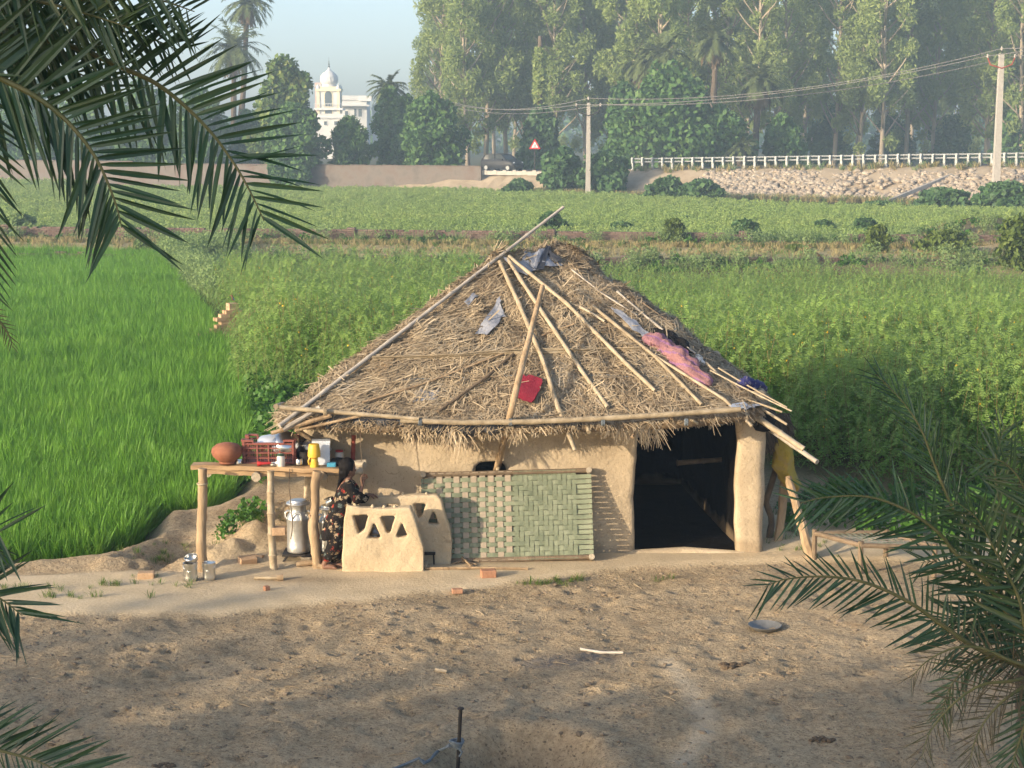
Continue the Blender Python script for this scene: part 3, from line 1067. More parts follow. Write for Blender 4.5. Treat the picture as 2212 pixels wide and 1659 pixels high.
# poles and wires
def power_pole(px, ytop, ybot, Y, zbase, r, label, arm_col):
    b = W(px, ybot, Y); b.z = zbase
    tp = W(px, ytop, Y); tp.x = b.x
    t = empty('utility_pole', b, label, 'pole')
    H = tp.z - b.z
    mb = MB()
    mb.add([(b.x + sx * r * k, b.y + sy * r * k, z) for (z, k) in ((b.z - .4, 1.25), (tp.z, .8)) for (sx, sy) in ((-1, -1), (1, -1), (1, 1), (-1, 1))],
           [(3, 2, 1, 0), (4, 5, 6, 7), (0, 1, 5, 4), (1, 2, 6, 5), (2, 3, 7, 6), (3, 0, 4, 7)])
    mb.build('shaft', 'concrete', t, False)
    am = MB()
    am.tube([(b.x - .95, b.y, tp.z - .25), (b.x - .75, b.y, tp.z - .75), (b.x, b.y - r * .9, tp.z - 1.0), (b.x + .75, b.y, tp.z - .75), (b.x + .95, b.y, tp.z - .25)], .05, 6)
    am.build('crossarm', arm_col, t)
    ins = []
    for (dx, z) in ((-.95, tp.z - .15), (.95, tp.z - .15), (0, tp.z + .35)):
        MB().lathe([(.05, -.14), (.09, -.06), (.06, 0), (.09, .06), (.03, .14)], 8, (b.x + dx, b.y, z)).build('insulator', 'concrete', t)
        ins.append(Vector((b.x + dx, b.y, z)))
    MB().tube([(b.x, b.y, tp.z), (b.x, b.y, tp.z + .25)], .03, 6).build('pin', 'iron', t)
    return t, ins
poleM, insM = power_pole(1270, 222, 420, 133, 0.0, .16, 'grey concrete utility pole in front of the dark bush by the road', 'iron')
poleR, insR = power_pole(2150, 116, 428, 118, 0.2, .20, 'taller concrete utility pole in front of the stony embankment', 'rust_red')
names = ('upper', 'left', 'right')
far = [W(880, 185, 190), W(880, 200, 190), W(880, 192, 190)]
offr = [W(2500, 40, 105), W(2500, 70, 105), W(2500, 60, 105)]
def wire(a, b, sag, label):
    pts = []
    for i in range(25):
        t = i / 24
        p = a.lerp(b, t); p.z -= sag * 4 * t * (1 - t)
        pts.append(p)
    o = MB().tube(pts, .026, 5).build('power_line', 'wire', loc=a)
    tag(o, label, 'wire', 'power lines between the poles')
for k, nm in enumerate(('first', 'second', 'third')):
    wire(insM[k], insR[k], .9 + .12 * k, '%s sagging power line between the short pole and the taller pole' % nm)
    wire(far[k], insM[k], 1.3 + .1 * k, '%s power line running from the short pole to the grove' % nm)
    wire(insR[k], offr[k], .3, '%s power line leaving the taller pole past the photo edge' % nm)
# fallen pole on the bank
a, b = W(1890, 447, 116.3), W(2055, 379, 123.2)
mb = MB(); d = (b - a)
Rl = d.to_track_quat('X', 'Z').to_matrix()
mb.box((a + b) / 2, (d.length, .2, .26), Rl); mb.box(a.lerp(b, .98), (.35, .12, .12), Rl)
tag(mb.build('fallen_pole', 'concrete', smooth=False), 'grey concrete pole lying slantwise on the stony embankment', 'pole')

# ------------------------------------------------------------------ brick walls
def brick_wall(name, label, A, B, h_of, zbase, thick=.23, gaps=(), pillars=(), m='brick_far', cw=.24, ch=.085, seed=1):
    rnd = random.Random(seed)
    d = B - A; L = d.length; d.normalize()
    n = Vector((d.y, -d.x, 0))
    if n.y > 0: n = -n
    R = Matrix.Rotation(math.atan2(d.y, d.x), 3, 'Z')
    t = empty(name, A, label, 'wall')
    core = MB(); br = MB()
    nseg = int(L / 1.2)
    for i in range(nseg):
        s0, s1 = L * i / nseg, L * (i + 1) / nseg
        h = min(h_of(s0 / L), h_of(s1 / L)) - .05
        if h <= .05: continue
        zb = zbase((s0 + s1) / 2 / L)
        core.box(A + d * (s0 + s1) / 2 + Vector((0, 0, zb + h / 2)), (s1 - s0, thick - .05, h), R)
    nc = 24
    for c in range(nc):
        for k in range(int(L / cw) + 1):
            s = (k + .5 * (c % 2)) * cw
            if s > L: continue
            f = s / L
            zb = zbase(f); h = h_of(f)
            z = zb + (c + .5) * ch
            if z - zb > h + rnd.uniform(-.03, .02): continue
            br.box(A + d * s + Vector((0, 0, z)) + n * rnd.uniform(-.008, .008), (cw - .018, thick + rnd.uniform(-.012, .012), ch - .016), R)
    for f in pillars:
        p = A + d * L * f
        zb = zbase(f); h = h_of(f) + .05
        for c in range(int(h / ch) + 1):
            br.box(p + Vector((0, 0, zb + (c + .5) * ch)) + n * .06, (.36, .40, ch - .014), R)
    core.build('mortar_core', 'mortar', t, False)
    o = br.build('brickwork', m, t, False); o['kind'] = 'stuff'
    return t
def w1h(f): return .62 + .30 * f + .03 * math.sin(f * 60) + (.05 if math.sin(f * 23) > .7 else 0)
def w1b(f): return -.46 - .40 * f
brick_wall('brick_wall', 'low dark red brick retaining wall in front of the dry strip', W1A, W1B, w1h, w1b, seed=3)
def w2h(f):
    h = .66
    if f < .012: h = .1
    elif f < .04: h = .22
    elif f < .07: h = .36
    if .635 < f < .70: h = .30 + .04 * math.sin(f * 300)
    if .80 < f < .86: h = .42
    return h + .02 * math.sin(f * 140)
brick_wall('brick_wall', 'broken brick wall with stepped gaps behind the dry strip', W2A, W2B, w2h, lambda f: -.05, pillars=(.105, .36, .50, .585, .63), seed=5)

# far field wall: old plaster over brick
def far_wall(name, label, A, B, h, m, thick=.3, seed=0):
    d = B - A; L = d.length; d.normalize()
    n = Vector((d.y, -d.x, 0))
    if n.y > 0: n = -n
    mb = MB(); rnd = random.Random(seed)
    k = max(6, int(L / 1.5))
    v = []; f = []
    for i in range(k + 1):
        p = A + d * L * i / k
        hh = h + rnd.uniform(-.04, .04)
        for (o, z) in ((thick / 2, -.3), (thick / 2 + rnd.uniform(-.01, .01), hh * .5), (thick / 2, hh), (-thick / 2, hh), (-thick / 2, -.3)):
            q = p + n * o
            v.append((q.x, q.y, A.z + z))
    for i in range(k):
        for j in range(4):
            f.append((i * 5 + j, i * 5 + j + 1, (i + 1) * 5 + j + 1, (i + 1) * 5 + j))
    f.append((0, 1, 2, 3, 4)); f.append(tuple(k * 5 + j for j in (4, 3, 2, 1, 0)))
    mb.add(v, f)
    t = empty(name, A, label, 'wall')
    mb.build('wall_body', m, t, False)
    cp = MB()
    for i in range(k):
        p0 = A + d * L * i / k; p1 = A + d * L * (i + 1) / k
        cp.box((p0 + p1) / 2 + Vector((0, 0, h + .04 + rnd.uniform(-.03, .02))), (L / k - .03, thick + .08, .09), Matrix.Rotation(math.atan2(d.y, d.x), 3, 'Z'))
    cp.build('coping', 'mortar', t, False)
    return t
fa, fb = G(240, 402), G(1040, 412)
far_wall('field_wall', 'long brown plastered brick wall at the back of the pale green field', fa, fb, 2.05, 'plaster_old', seed=2)
far_wall('field_wall', 'lower reddish wall behind the palm fronds at the far left', Vector((-78, 178, 0)), Vector((-36, 160, 0)), 2.2, 'plaster_old', seed=4)
c = G(267, 398)
tag(MB().box(c + Vector((0, -.3, .55)), (1.05, .5, 1.2)).box(c + Vector((0, -.3, 1.2)), (1.2, .6, .12)).build('marker_block', 'white_wall', smooth=False), 'small whitewashed block standing against the brown field wall', 'block')
# ------------------------------------------------------------------ domed tower and houses behind the trees
def arch_panel(cx, y, z0, w, h, m, name, parent, th=.12):
    pts = [(cx - w / 2, z0), (cx + w / 2, z0)]
    for i in range(9):
        a = math.pi * i / 8
        pts.append((cx + w / 2 * math.cos(a), z0 + h - w / 2 + w / 2 * math.sin(a)))
    n = len(pts)
    f = [tuple(range(n)), tuple(range(2 * n - 1, n - 1, -1))] + [(i, i + n, (i + 1) % n + n, (i + 1) % n) for i in range(n)]
    return MB().add([(x, y, z) for (x, z) in pts] + [(x, y + th, z) for (x, z) in pts], f).build(name, m, parent, False)
def tower():
    Y = 330.0
    c = W(713, 290, Y); c.z = 0
    t = empty('domed_tower', c, 'white tower with ribbed dome and gold finial rising behind the trees', 'tower')
    s = 1 / 10.75
    def z(py): return W(713, py, Y).z
    x = c.x
    b = MB()
    b.box((x, Y, z(196) / 2), (4.1, 4.1, z(196)))
    b.build('shaft', 'white_wall', t, False)
    b = MB()
    for (sx, sy) in ((-1, -1), (1, -1), (1, 1), (-1, 1)):
        b.box((x + sx * 1.95, Y + sy * 1.95, (z(196)) / 2 + .1), (.55, .55, z(196) + .2))
    b.build('corner_pilasters', 'cream_wall', t, False)
    MB().box((x, Y, z(236)), (5.6, 5.6, .35)).build('balcony', 'white_wall', t, False)
    MB().box((x, Y, z(195)), (4.9, 4.9, .45)).box((x, Y, z(191)), (4.2, 4.2, .6)).build('cornice', 'cream_wall', t, False)
    for (sx, sy) in ((-1, -1), (1, -1), (1, 1), (-1, 1)):
        MB().lathe([(.32, 0), (.40, .3), (.34, .6), (.12, .85), (.03, 1.15)], 10, (x + sx * 1.95, Y + sy * 1.95, z(194))).build('turret', 'white_wall', t)
    zb = z(191)
    pr = [(1.40, -.2), (1.45, .55), (1.32, .75), (1.62, 1.15), (1.72, 1.7), (1.60, 2.35), (1.20, 2.9), (.66, 3.28), (.28, 3.6), (.12, 4.1)]
    n = 32
    v = []; f = []
    for (r, zz) in pr:
        for k in range(n):
            q = r * (1 + (.045 if k % 2 else -.02) * (1 if zz > .9 and zz < 3.3 else 0))
            v.append((x + q * math.cos(6.2832 * k / n), Y + q * math.sin(6.2832 * k / n), zb + zz))
    for i in range(len(pr) - 1):
        for k in range(n):
            f.append((i * n + k, i * n + (k + 1) % n, (i + 1) * n + (k + 1) % n, (i + 1) * n + k))
    MB().add(v, f).build('dome', 'white_wall', t)
    MB().lathe([(.12, 0), (.20, .2), (.08, .4), (.16, .65), (.05, .9), (.10, 1.1), (.03, 1.3), (.02, 2.0)], 8, (x, Y, zb + 4.0)).build('finial', 'iron', t)
    for (py0, h) in ((230, 2.9), (262, 2.5)):
        fr = arch_panel(x, Y - 2.12, z(py0) - .1, 1.75, h + .35, 'cream_wall', 'window_surround', t)
        arch_panel(x, Y - 2.16, z(py0), 1.35, h, 'window_dark', 'window', t)
    arch_panel(x, Y - 2.14, z(203), .5, .7, 'window_dark', 'window', t)
    rl = MB()
    for i in range(11):
        rl.box((x - 2.7 + .54 * i, Y - 2.72, z(236) + .55), (.07, .07, .9))
    rl.box((x, Y - 2.72, z(236) + 1.02), (5.5, .09, .09))
    rl.build('railing', 'white_wall', t, False)
tower()
def house(px0, px1, ytop, Y, label, m, wins, depth=8, extra=None):
    a, b = W(px0, ytop, Y), W(px1, ytop, Y)
    c = Vector(((a.x + b.x) / 2, Y + depth / 2, 0))
    t = empty('house', c, label, 'house')
    w = b.x - a.x
    MB().box((c.x, c.y, a.z / 2), (w, depth, a.z)).build('walls', m, t, False)
    MB().box((c.x, c.y, a.z + .12), (w + .6, depth + .6, .26)).build('roof_slab', 'grey_wall', t, False)
    MB().box((c.x, Y - .05, a.z + .55), (w, .15, .7)).build('roof_parapet', m, t, False)
    for (x0, x1, y0, y1) in wins:
        p, q = W(x0, y0, Y), W(x1, y1, Y)
        wd = MB().box(((p.x + q.x) / 2, Y - .03, (p.z + q.z) / 2), (abs(q.x - p.x) + .25, .12, abs(p.z - q.z) + .25)).build('window', 'white_wall', t, False)
        MB().box(((p.x + q.x) / 2, Y - .07, (p.z + q.z) / 2), (abs(q.x - p.x), .12, abs(p.z - q.z))).build('pane', 'window_dark', wd, False)
    return t
house(674, 742, 256, 318, 'white lower building at the foot of the domed tower', 'white_wall', [(700, 706, 262, 270), (722, 729, 262, 270)])
t = house(736, 792, 216, 345, 'grey flat roofed house to the right of the domed tower', 'grey_wall', [(765, 770, 235, 252), (774, 782, 235, 252), (745, 752, 240, 252)])
p, q = W(775, 206, 345), W(803, 216, 345)
MB().box(((p.x + q.x) / 2, 346, (p.z + q.z) / 2 - .2), (q.x - p.x, 3, p.z - q.z)).build('roof_room', 'white_wall', t, False)
MB().box((W(765, 228, 345).x, 344.2, W(765, 228, 345).z), (6.5, 1.6, .3)).build('awning', 'grey_wall', t, False)
house(804, 826, 235, 352, 'small pale house just right of the grey house', 'white_wall', [(810, 815, 244, 252)])
house(680, 694, 188, 350, 'tan house edge peeping out left of the domed tower', 'pink_wall', [(684, 690, 200, 206)])
t = house(1692, 1722, 205, 250, 'pink house with red band glimpsed between the eucalyptus trunks', 'pink_wall', [(1700, 1706, 212, 224)])
a = W(1706, 200, 250)
MB().box((a.x, 249.7, a.z - .6), (2.6, .2, .9)).build('red_band', 'sign_red', t, False)

# ------------------------------------------------------------------ trees
def trunk_mesh(name, h, r0, r1, m, limbs, seed, bend=.3):
    rnd = random.Random(seed)
    mb = MB()
    pts = []; rad = []
    ph = rnd.uniform(0, 6)
    for i in range(9):
        t = i / 8
        pts.append((bend * math.sin(t * 3 + ph), bend * math.cos(t * 2.3 + ph) - bend * math.cos(ph), h * t - .3))
        rad.append(r0 + (r1 - r0) * t)
    mb.tube(pts, rad, 7)
    for (z, ang, up, L, r) in limbs:
        i = min(7, int(z / h * 8))
        a = Vector(pts[i]).lerp(Vector(pts[i + 1]), (z / h * 8) - i)
        b = a + Vector((math.cos(ang) * L * .6, math.sin(ang) * L * .6, up * L * .6))
        c = a + Vector((math.cos(ang) * L, math.sin(ang) * L, up * L * 1.15))
        mb.tube([a, b, c], [r, r * .6, r * .2], 5)
    me = mb.mesh(name); me.materials.append(M[m])
    me.polygons.foreach_set('use_smooth', [True] * len(me.polygons))
    return me

EUC = []
for k in range(6):
    rnd = random.Random(100 + k)
    h = rnd.uniform(22, 26)
    limbs = []; lobes = []
    for i in range(40):
        z = h * (.18 + .78 * i / 39) * rnd.uniform(.95, 1.02)
        an = i * 2.4 + rnd.uniform(-.5, .5); L = rnd.uniform(1.2, 3.0) * (1.2 - .5 * z / h)
        limbs.append((min(z, h * .97), an, rnd.uniform(.9, 1.5), L, .10))
        r = rnd.uniform(.55, 1.25)
        lobes.append(((math.cos(an) * L * 1.0, math.sin(an) * L * 1.0, z + L * 1.2), (r, r, r * rnd.uniform(1.1, 2.2))))
    lobes.append(((0, 0, h * .98), (1.2, 1.2, 2.0)))
    for i in range(5):
        an = rnd.uniform(0, 6.28)
        lobes.append(((math.cos(an) * 1.2, math.sin(an) * 1.2, h * rnd.uniform(.12, .40)), (.7, .7, .9)))
    EUC.append((trunk_mesh('trunk', h, .24, .05, 'euc_trunk', limbs, k, .35),
                leaf_cloud(lobes, 12500, (.26, .09), 'euc_leaf', 50 + k, drop=.9, hollow=.1)))
ORD = ['first', 'second', 'third', 'fourth', 'fifth', 'sixth', 'seventh', 'eighth', 'ninth', 'tenth', 'eleventh', 'twelfth', 'thirteenth', 'fourteenth', 'fifteenth', 'sixteenth',
       'seventeenth', 'eighteenth', 'nineteenth', 'twentieth', 'twenty-first', 'twenty-second', 'twenty-third', 'twenty-fourth', 'twenty-fifth', 'twenty-sixth', 'twenty-seventh', 'twenty-eighth']
def plant_tree(name, pair, loc, rz, s, label, cat, group=None):
    t = empty(name, loc, label, cat, group)
    t.rotation_euler.z = rz
    t.scale = (s[0], s[0], s[1])
    for (nm, me) in zip(('trunk', 'crown'), pair):
        o = bpy.data.objects.new(nm, me); COL.objects.link(o); o.parent = t
        WORG[o.name] = Vector(loc)
    return t
rk = random.Random(11)
front = [952, 1003, 1052, 1098, 1150, 1205, 1262, 1318, 1372, 1425, 1490, 1560, 1628, 1690, 1748, 1800, 1862, 1905, 1960, 2018, 2075, 2140, 2200, 2262]
for i, px in enumerate(front):
    Y = rk.uniform(172, 198)
    p = W(px + rk.uniform(-10, 10), 300, Y); p.z = 0
    sc = rk.uniform(.98, 1.15)
    if i == 0: sc = .92
    plant_tree('eucalyptus_tree', EUC[rk.randrange(6)], p, rk.uniform(0, 6.28), (sc * rk.uniform(1.0, 1.2), sc), 'tall pale-trunked eucalyptus, %s from the left in the near rank' % ORD[i], 'tree', 'eucalyptus grove behind the road')
back = [925 + 47 * i for i in range(28)]
for i, px in enumerate(back):
    Y = rk.uniform(225, 262)
    p = W(px + rk.uniform(-18, 18), 300, Y); p.z = 0
    sc = rk.uniform(1.05, 1.3)
    if i == 0: sc = .95
    plant_tree('eucalyptus_tree', EUC[rk.randrange(6)], p, rk.uniform(0, 6.28), (sc * 1.1, sc), 'hazy tall eucalyptus, %s from the left in the rear rank' % ORD[i], 'tree', 'rear eucalyptus rank')

def broad_tree(px, ybase, ytop, wpx, Y, label, m='tree_leaf', n=6500, leaf=(.26, .15), seed=0, trunk=True, name='leafy_tree', low=.12, cat='tree', lob=16):
    rnd = random.Random(seed)
    b = W(px, ybase, Y); tp = W(px, ytop, Y)
    b.z = zg(b.x, b.y) if Y < 120 else 0
    H = tp.z - b.z
    rx = wpx * Y / F_PX / 2
    limbs = []; lobes = []
    for i in range(lob):
        t = low + (1 - low) * (i + .5) / lob
        z = H * t * .93
        prof = math.sin(math.pi * min(1, .18 + .82 * t)) ** .6
        an = i * 2.39 + rnd.uniform(-.4, .4)
        d = rx * .62 * prof * rnd.uniform(.6, 1.05)
        r = rx * rnd.uniform(.30, .48)
        lobes.append(((math.cos(an) * d, math.sin(an) * d, z), (r, r, min(r, H * .22) * rnd.uniform(.8, 1.2))))
        if i % 2 == 0 and trunk:
            limbs.append((max(.12 * H, z * .62), an, 1.0, max(d, .3), rx * .035))
    lobes.append(((0, 0, H * .5), (rx * .5, rx * .5, H * .35)))
    tm = trunk_mesh('trunk', H * .8, max(.05, rx * .07), max(.02, rx * .02), 'bark', limbs, seed, .1)
    cm = leaf_cloud(lobes, n, leaf, m, 300 + seed, drop=.3, hollow=.45)
    return plant_tree(name, (tm, cm), b, 0, (1, 1), label, cat)
broad_tree(620, 385, 128, 165, 158, 'tall dark tree with yellowish hanging clusters left of the domed tower', 'tree_leaf_yellow', 9000, (.30, .17), 1)
broad_tree(642, 392, 228, 150, 150, 'rounded green tree drooping over the brown wall', 'tree_leaf', 8500, (.26, .15), 2, low=.02)
broad_tree(757, 372, 258, 104, 152, 'dense round bushy tree beside the white building', 'tree_leaf', 6500, (.34, .09), 3, low=.02)
broad_tree(845, 372, 182, 95, 165, 'narrow dark tree standing under the small palm', 'tree_leaf', 5200, (.26, .15), 4)
broad_tree(935, 375, 205, 165, 153, 'broad leafy tree behind the wall end', 'tree_leaf', 8500, (.30, .17), 5, low=.04)
broad_tree(880, 375, 195, 60, 175, 'slim dark tree squeezed left of the broad leafy tree', 'tree_leaf', 3500, (.26, .15), 6)
broad_tree(1170, 372, 235, 110, 160, 'large-leaved tree right behind the warning sign', 'castor_leaf', 5200, (.36, .24), 7)
broad_tree(1440, 365, 165, 290, 153, 'wide spreading tree under the palms behind the guard rail', 'tree_leaf', 13000, (.30, .20), 8, low=.05, lob=24)
broad_tree(1345, 368, 180, 110, 156, 'upright leafy tree left of the wide spreading tree', 'castor_leaf', 5200, (.34, .22), 9)
broad_tree(1560, 365, 240, 170, 152, 'low dense tree below the middle palm', 'tree_leaf', 6500, (.28, .18), 10, low=.03)
broad_tree(1690, 360, 255, 130, 156, 'dense dark green tree below the drooping palm', 'tree_leaf', 5200, (.28, .18), 12, low=.03)
broad_tree(1790, 350, 240, 110, 190, 'shadowy undergrowth tree left of the double-trunked eucalyptus', 'tree_leaf', 4200, (.28, .18), 13, low=.03)
broad_tree(1925, 350, 250, 120, 195, 'small hazy tree behind the middle of the guard rail', 'tree_leaf', 4000, (.28, .18), 14, low=.03)
broad_tree(2050, 350, 255, 130, 190, 'dark low tree just left of the tall pole', 'tree_leaf', 4200, (.28, .18), 15, low=.03)
broad_tree(2190, 348, 240, 120, 180, 'bushy low tree at the right end of the guard rail', 'tree_leaf', 4200, (.28, .18), 16, low=.03)
broad_tree(430, 385, 190, 160, 168, 'dark tree seen through the tip of the longest palm frond', 'tree_leaf', 7000, (.28, .18), 17, low=.04)
broad_tree(310, 380, 175, 150, 172, 'shadowy tree between the two hanging palm fronds', 'tree_leaf', 7000, (.28, .18), 18, low=.04)
broad_tree(190, 375, 190, 150, 185, 'hazy tree behind the drooping left palm frond', 'tree_leaf', 6000, (.28, .18), 19, low=.04)
broad_tree(60, 370, 170, 190, 190, 'far dark tree at the left edge behind the palm', 'tree_leaf', 7000, (.28, .18), 20, low=.04)
broad_tree(540, 385, 250, 110, 172, 'low hazy tree at the foot of the tall date palms', 'tree_leaf', 5000, (.28, .18), 21, low=.03)
# broad-leaved bushes by the bank and shrubs on the strip
for (px, yb, yt, w, Y, lab, s) in ((1213, 418, 326, 125, 137, 'broad-leaved bush left of the short concrete pole', 31), (1308, 420, 330, 130, 134, 'broad-leaved bush right of the short concrete pole', 32),
                                  (1440, 440, 388, 110, 124, 'low broad-leaved bush in front of the sandy bank corner', 33), (1515, 442, 392, 100, 122.5, 'rounded broad-leaved bush in front of the stones', 34),
                                  (2035, 465, 412, 150, 113, 'spreading broad-leaved bush left of the tall pole foot', 35), (2170, 468, 398, 140, 110, 'big broad-leaved bush right of the tall pole foot', 36),
                                  (1120, 425, 392, 70, 134, 'low green bush below the parapet', 37), (1900, 470, 440, 90, 112, 'low weedy bush at the foot of the fallen pole', 38)):
    broad_tree(px, yb, yt, w, Y, lab, 'castor_leaf', 3600, (.26, .19), s, False, 'leafy_bush', .03, 'bush', 12)
for (px, yb, yt, w, Y, lab, s, m) in ((1455, 540, 478, 70, 73.5, 'open leggy shrub before the broken brick wall', 41, 'shrub_leaf'), (1610, 520, 478, 75, 77, 'leafy shrub behind the gap in the broken wall', 42, 'castor_leaf'),
                                  (1895, 552, 490, 60, 69, 'upright bright green shrub on the dry strip', 43, 'shrub_leaf'), (2040, 560, 502, 150, 67.8, 'wide yellow-green shrub on the dry strip at the right', 44, 'shrub_leaf'),
                                  (2195, 600, 470, 120, 64, 'tall yellow-green shrub at the right photo edge', 45, 'shrub_leaf'), (1720, 560, 532, 60, 69.5, 'thin yellowish shrub on the dry strip', 46, 'shrub_leaf'),
                                  (1870, 522, 475, 70, 80, 'dark leafy shrub behind the broken brick wall', 47, 'castor_leaf'), (1780, 500, 478, 60, 83, 'leafy weed clump left of the dark shrub', 48, 'castor_leaf'),
                                  (1480, 482, 470, 40, 92, 'small leafy clump in the far field behind the leggy shrub', 49, 'castor_leaf'), (1190, 500, 462, 70, 83, 'leafy clump behind the tip of the long bamboo', 50, 'castor_leaf'),
                                  (1340, 508, 482, 60, 82, 'low leafy clump behind the brick wall pillar', 51, 'castor_leaf'), (310, 545, 520, 50, 70.5, 'small bush on the strip above the paddy corner', 52, 'pale_grass'),
                                  (45, 508, 465, 90, 82, 'dry olive bush left of the broken wall start', 53, 'pale_grass'), (2100, 640, 580, 110, 58, 'pale dry shrub in front of the retaining wall', 54, 'pale_grass'),
                                  (1960, 650, 600, 90, 56, 'pale feathery shrub left of the dry shrub', 55, 'pale_grass')):
    broad_tree(px, yb, yt, w, Y, lab, m, 2200, (.13, .075), s, True, 'shrub', .08, 'shrub', 11)

# date palms in the distance
def far_palm(px, ycrown, ybase, Y, rpx, label, seed, dead=.3, lean=0.0, squash=.8):
    rnd = random.Random(seed)
    c = W(px, ycrown, Y); b = W(px + lean, ybase, Y); b.z = 0
    t = empty('date_palm', b, label, 'palm tree')
    MB().tube([b + (c - b) * (i / 8) + Vector((rnd.uniform(-.06, .06), 0, 0)) for i in range(9)], [.34 - .015 * i + (.05 if i % 2 else 0) for i in range(9)], 8).build('trunk', 'palm_trunk', t)
    R = rpx * Y / F_PX
    def fronds(n, e0, e1, L, mname, name):
        V = []; Fq = []
        for i in range(n):
            az = i * 2.4 + rnd.uniform(-.2, .2); el = rnd.uniform(e0, e1)
            d0 = Vector((math.cos(az) * math.cos(el), math.sin(az) * math.cos(el), math.sin(el)))
            p = Vector(c); LL = L * rnd.uniform(.85, 1.1)
            pts = []
            for k in range(9):
                pts.append(p.copy())
                d0 = (d0 + Vector((0, 0, -.17 if el > -.3 else -.08))).normalized()
                p = p + d0 * LL / 8
            for k in range(1, 9):
                a = pts[k - 1]; e = pts[k]; dd = (e - a).normalized()
                sd_ = dd.cross(Vector((0, 0, 1)))
                sd_ = sd_.normalized() if sd_.length > .01 else Vector((1, 0, 0))
                for q in range(3):
                    o_ = a.lerp(e, q / 3)
                    for sg in (-1, 1):
                        tip = o_ + sd_ * sg * LL * .17 * rnd.uniform(.8, 1.2) * (1.1 - .6 * k / 8) + dd * LL * .12 + Vector((0, 0, rnd.uniform(-.45, .12) * LL * .2))
                        o2 = len(V)
                        wv = dd * .085
                        V += [o_ - wv, o_ + wv, tip + wv * .3, tip - wv * .3]
                        Fq.append((o2, o2 + 1, o2 + 2, o2 + 3))
        V = [Vector(v) - b for v in V]
        o = link(name, mesh_np(name, [tuple(v) for v in V], Fq, 4), mname, t, b, False)
    fronds(52, -.6, 1.35, R, 'far_palm_leaf', 'crown')
    if dead: fronds(int(60 * dead), -1.45, -.8, R * .8, 'far_palm_dead', 'dead_fronds')
far_palm(505, 105, 395, 175, 78, 'date palm with full round crown above the dark tree', 1, .25)
far_palm(535, 5, 395, 178, 62, 'taller date palm cut by the top of the photo', 2, .4, -20)
far_palm(838, 190, 380, 170, 48, 'small date palm rising from the narrow dark tree', 3, .1)
far_palm(1545, 85, 360, 161, 68, 'middle date palm with bushy crown and brown skirt', 4, .45, -8)
far_palm(1640, 172, 360, 158, 72, 'drooping date palm with thick brown skirt of dead fronds', 5, .8, -14)
far_palm(1430, 118, 360, 162, 72, 'date palm with wide crown above the spreading tree', 6, .35)
far_palm(1385, 135, 360, 164, 52, 'withered brown date palm left of the wide-crowned palm', 7, .9)
far_palm(1600, 318, 360, 150, 40, 'stunted dry palm just above the guard rail', 8, .6)
far_palm(1395, 322, 362, 150, 36, 'stunted brown palm left above the guard rail', 9, .7)
# bare dead palm trunk
b = W(1165, 372, 163); b.z = 0; tp = W(1167, 78, 163)
t = empty('dead_palm', b, 'tall bare brown palm trunk without a crown among eucalyptus', 'palm tree')
MB().tube([b.lerp(tp, i / 14) for i in range(15)], [.30 + (.04 if i % 2 else 0) - .008 * i for i in range(15)], 9).build('trunk', 'palm_trunk', t)
link('creeper', leaf_cloud([((0, 0, (tp - b).z * k), (.7, .7, 1.3)) for k in (.62, .70, .78, .85)], 900, (.3, .14), 'euc_leaf', 77), None, t, b, False)
# hazy wood closing the horizon
lob = []
rr = random.Random(5)
for i in range(150):
    x = -260 + 520 * i / 149
    h = rr.uniform(5, 9)
    lob.append(((x, 420 + rr.uniform(-30, 30), h * .55), (rr.uniform(4, 7), 4, h * .7)))
wood = link('far_wood', leaf_cloud(lob, 16000, (1.2, .7), 'tree_leaf', 999, name='far_wood'), None, smooth=False)
tag(wood, 'hazy far wood along the horizon', 'wood', kind='stuff')
# ------------------------------------------------------------------ paddy, tall crop, far field, weeds
def spread_z(P, dz=0.0):
    return np.concatenate([P, (ground_z(P[:, 0], P[:, 1]) + dz)[:, None]], 1)
def seen(P, m=1.5):
    """only what can lie in view"""
    return P[np.abs(P[:, 0]) < P[:, 1] * .335 + m]
def cover(name, P, protos, label, cat, s0, s1, tl=.12, dz=0.0, mod=None):
    P = seen(P)
    n = len(P)
    s = RNG.uniform(s0, s1, n)
    if mod is not None: s = s * mod(P)
    return scatter(name, spread_z(P, dz), RNG.uniform(0, 6.283, n), RNG.uniform(-tl, tl, (n, 2)), s, RNG.integers(0, len(protos), n), protos, label, cat)

pad = [blade_clump(28, .66, .30, .0058, 'paddy', 10 + k, .5, .09) for k in range(5)]
P = points_in(PADDY, lambda y: .12 if y < 24 else (.16 if y < 36 else .22))
Pm = lambda P: .82 + .28 * fbm(np.stack([P[:, 0] * .35, P[:, 1] * .35, P[:, 0] * 0], 1), 2, 4) + .1
cover('paddy_rice', P, pad, 'bright green paddy rice filling the field at the left', 'rice crop', .85, 1.2, .16, -.02, Pm)

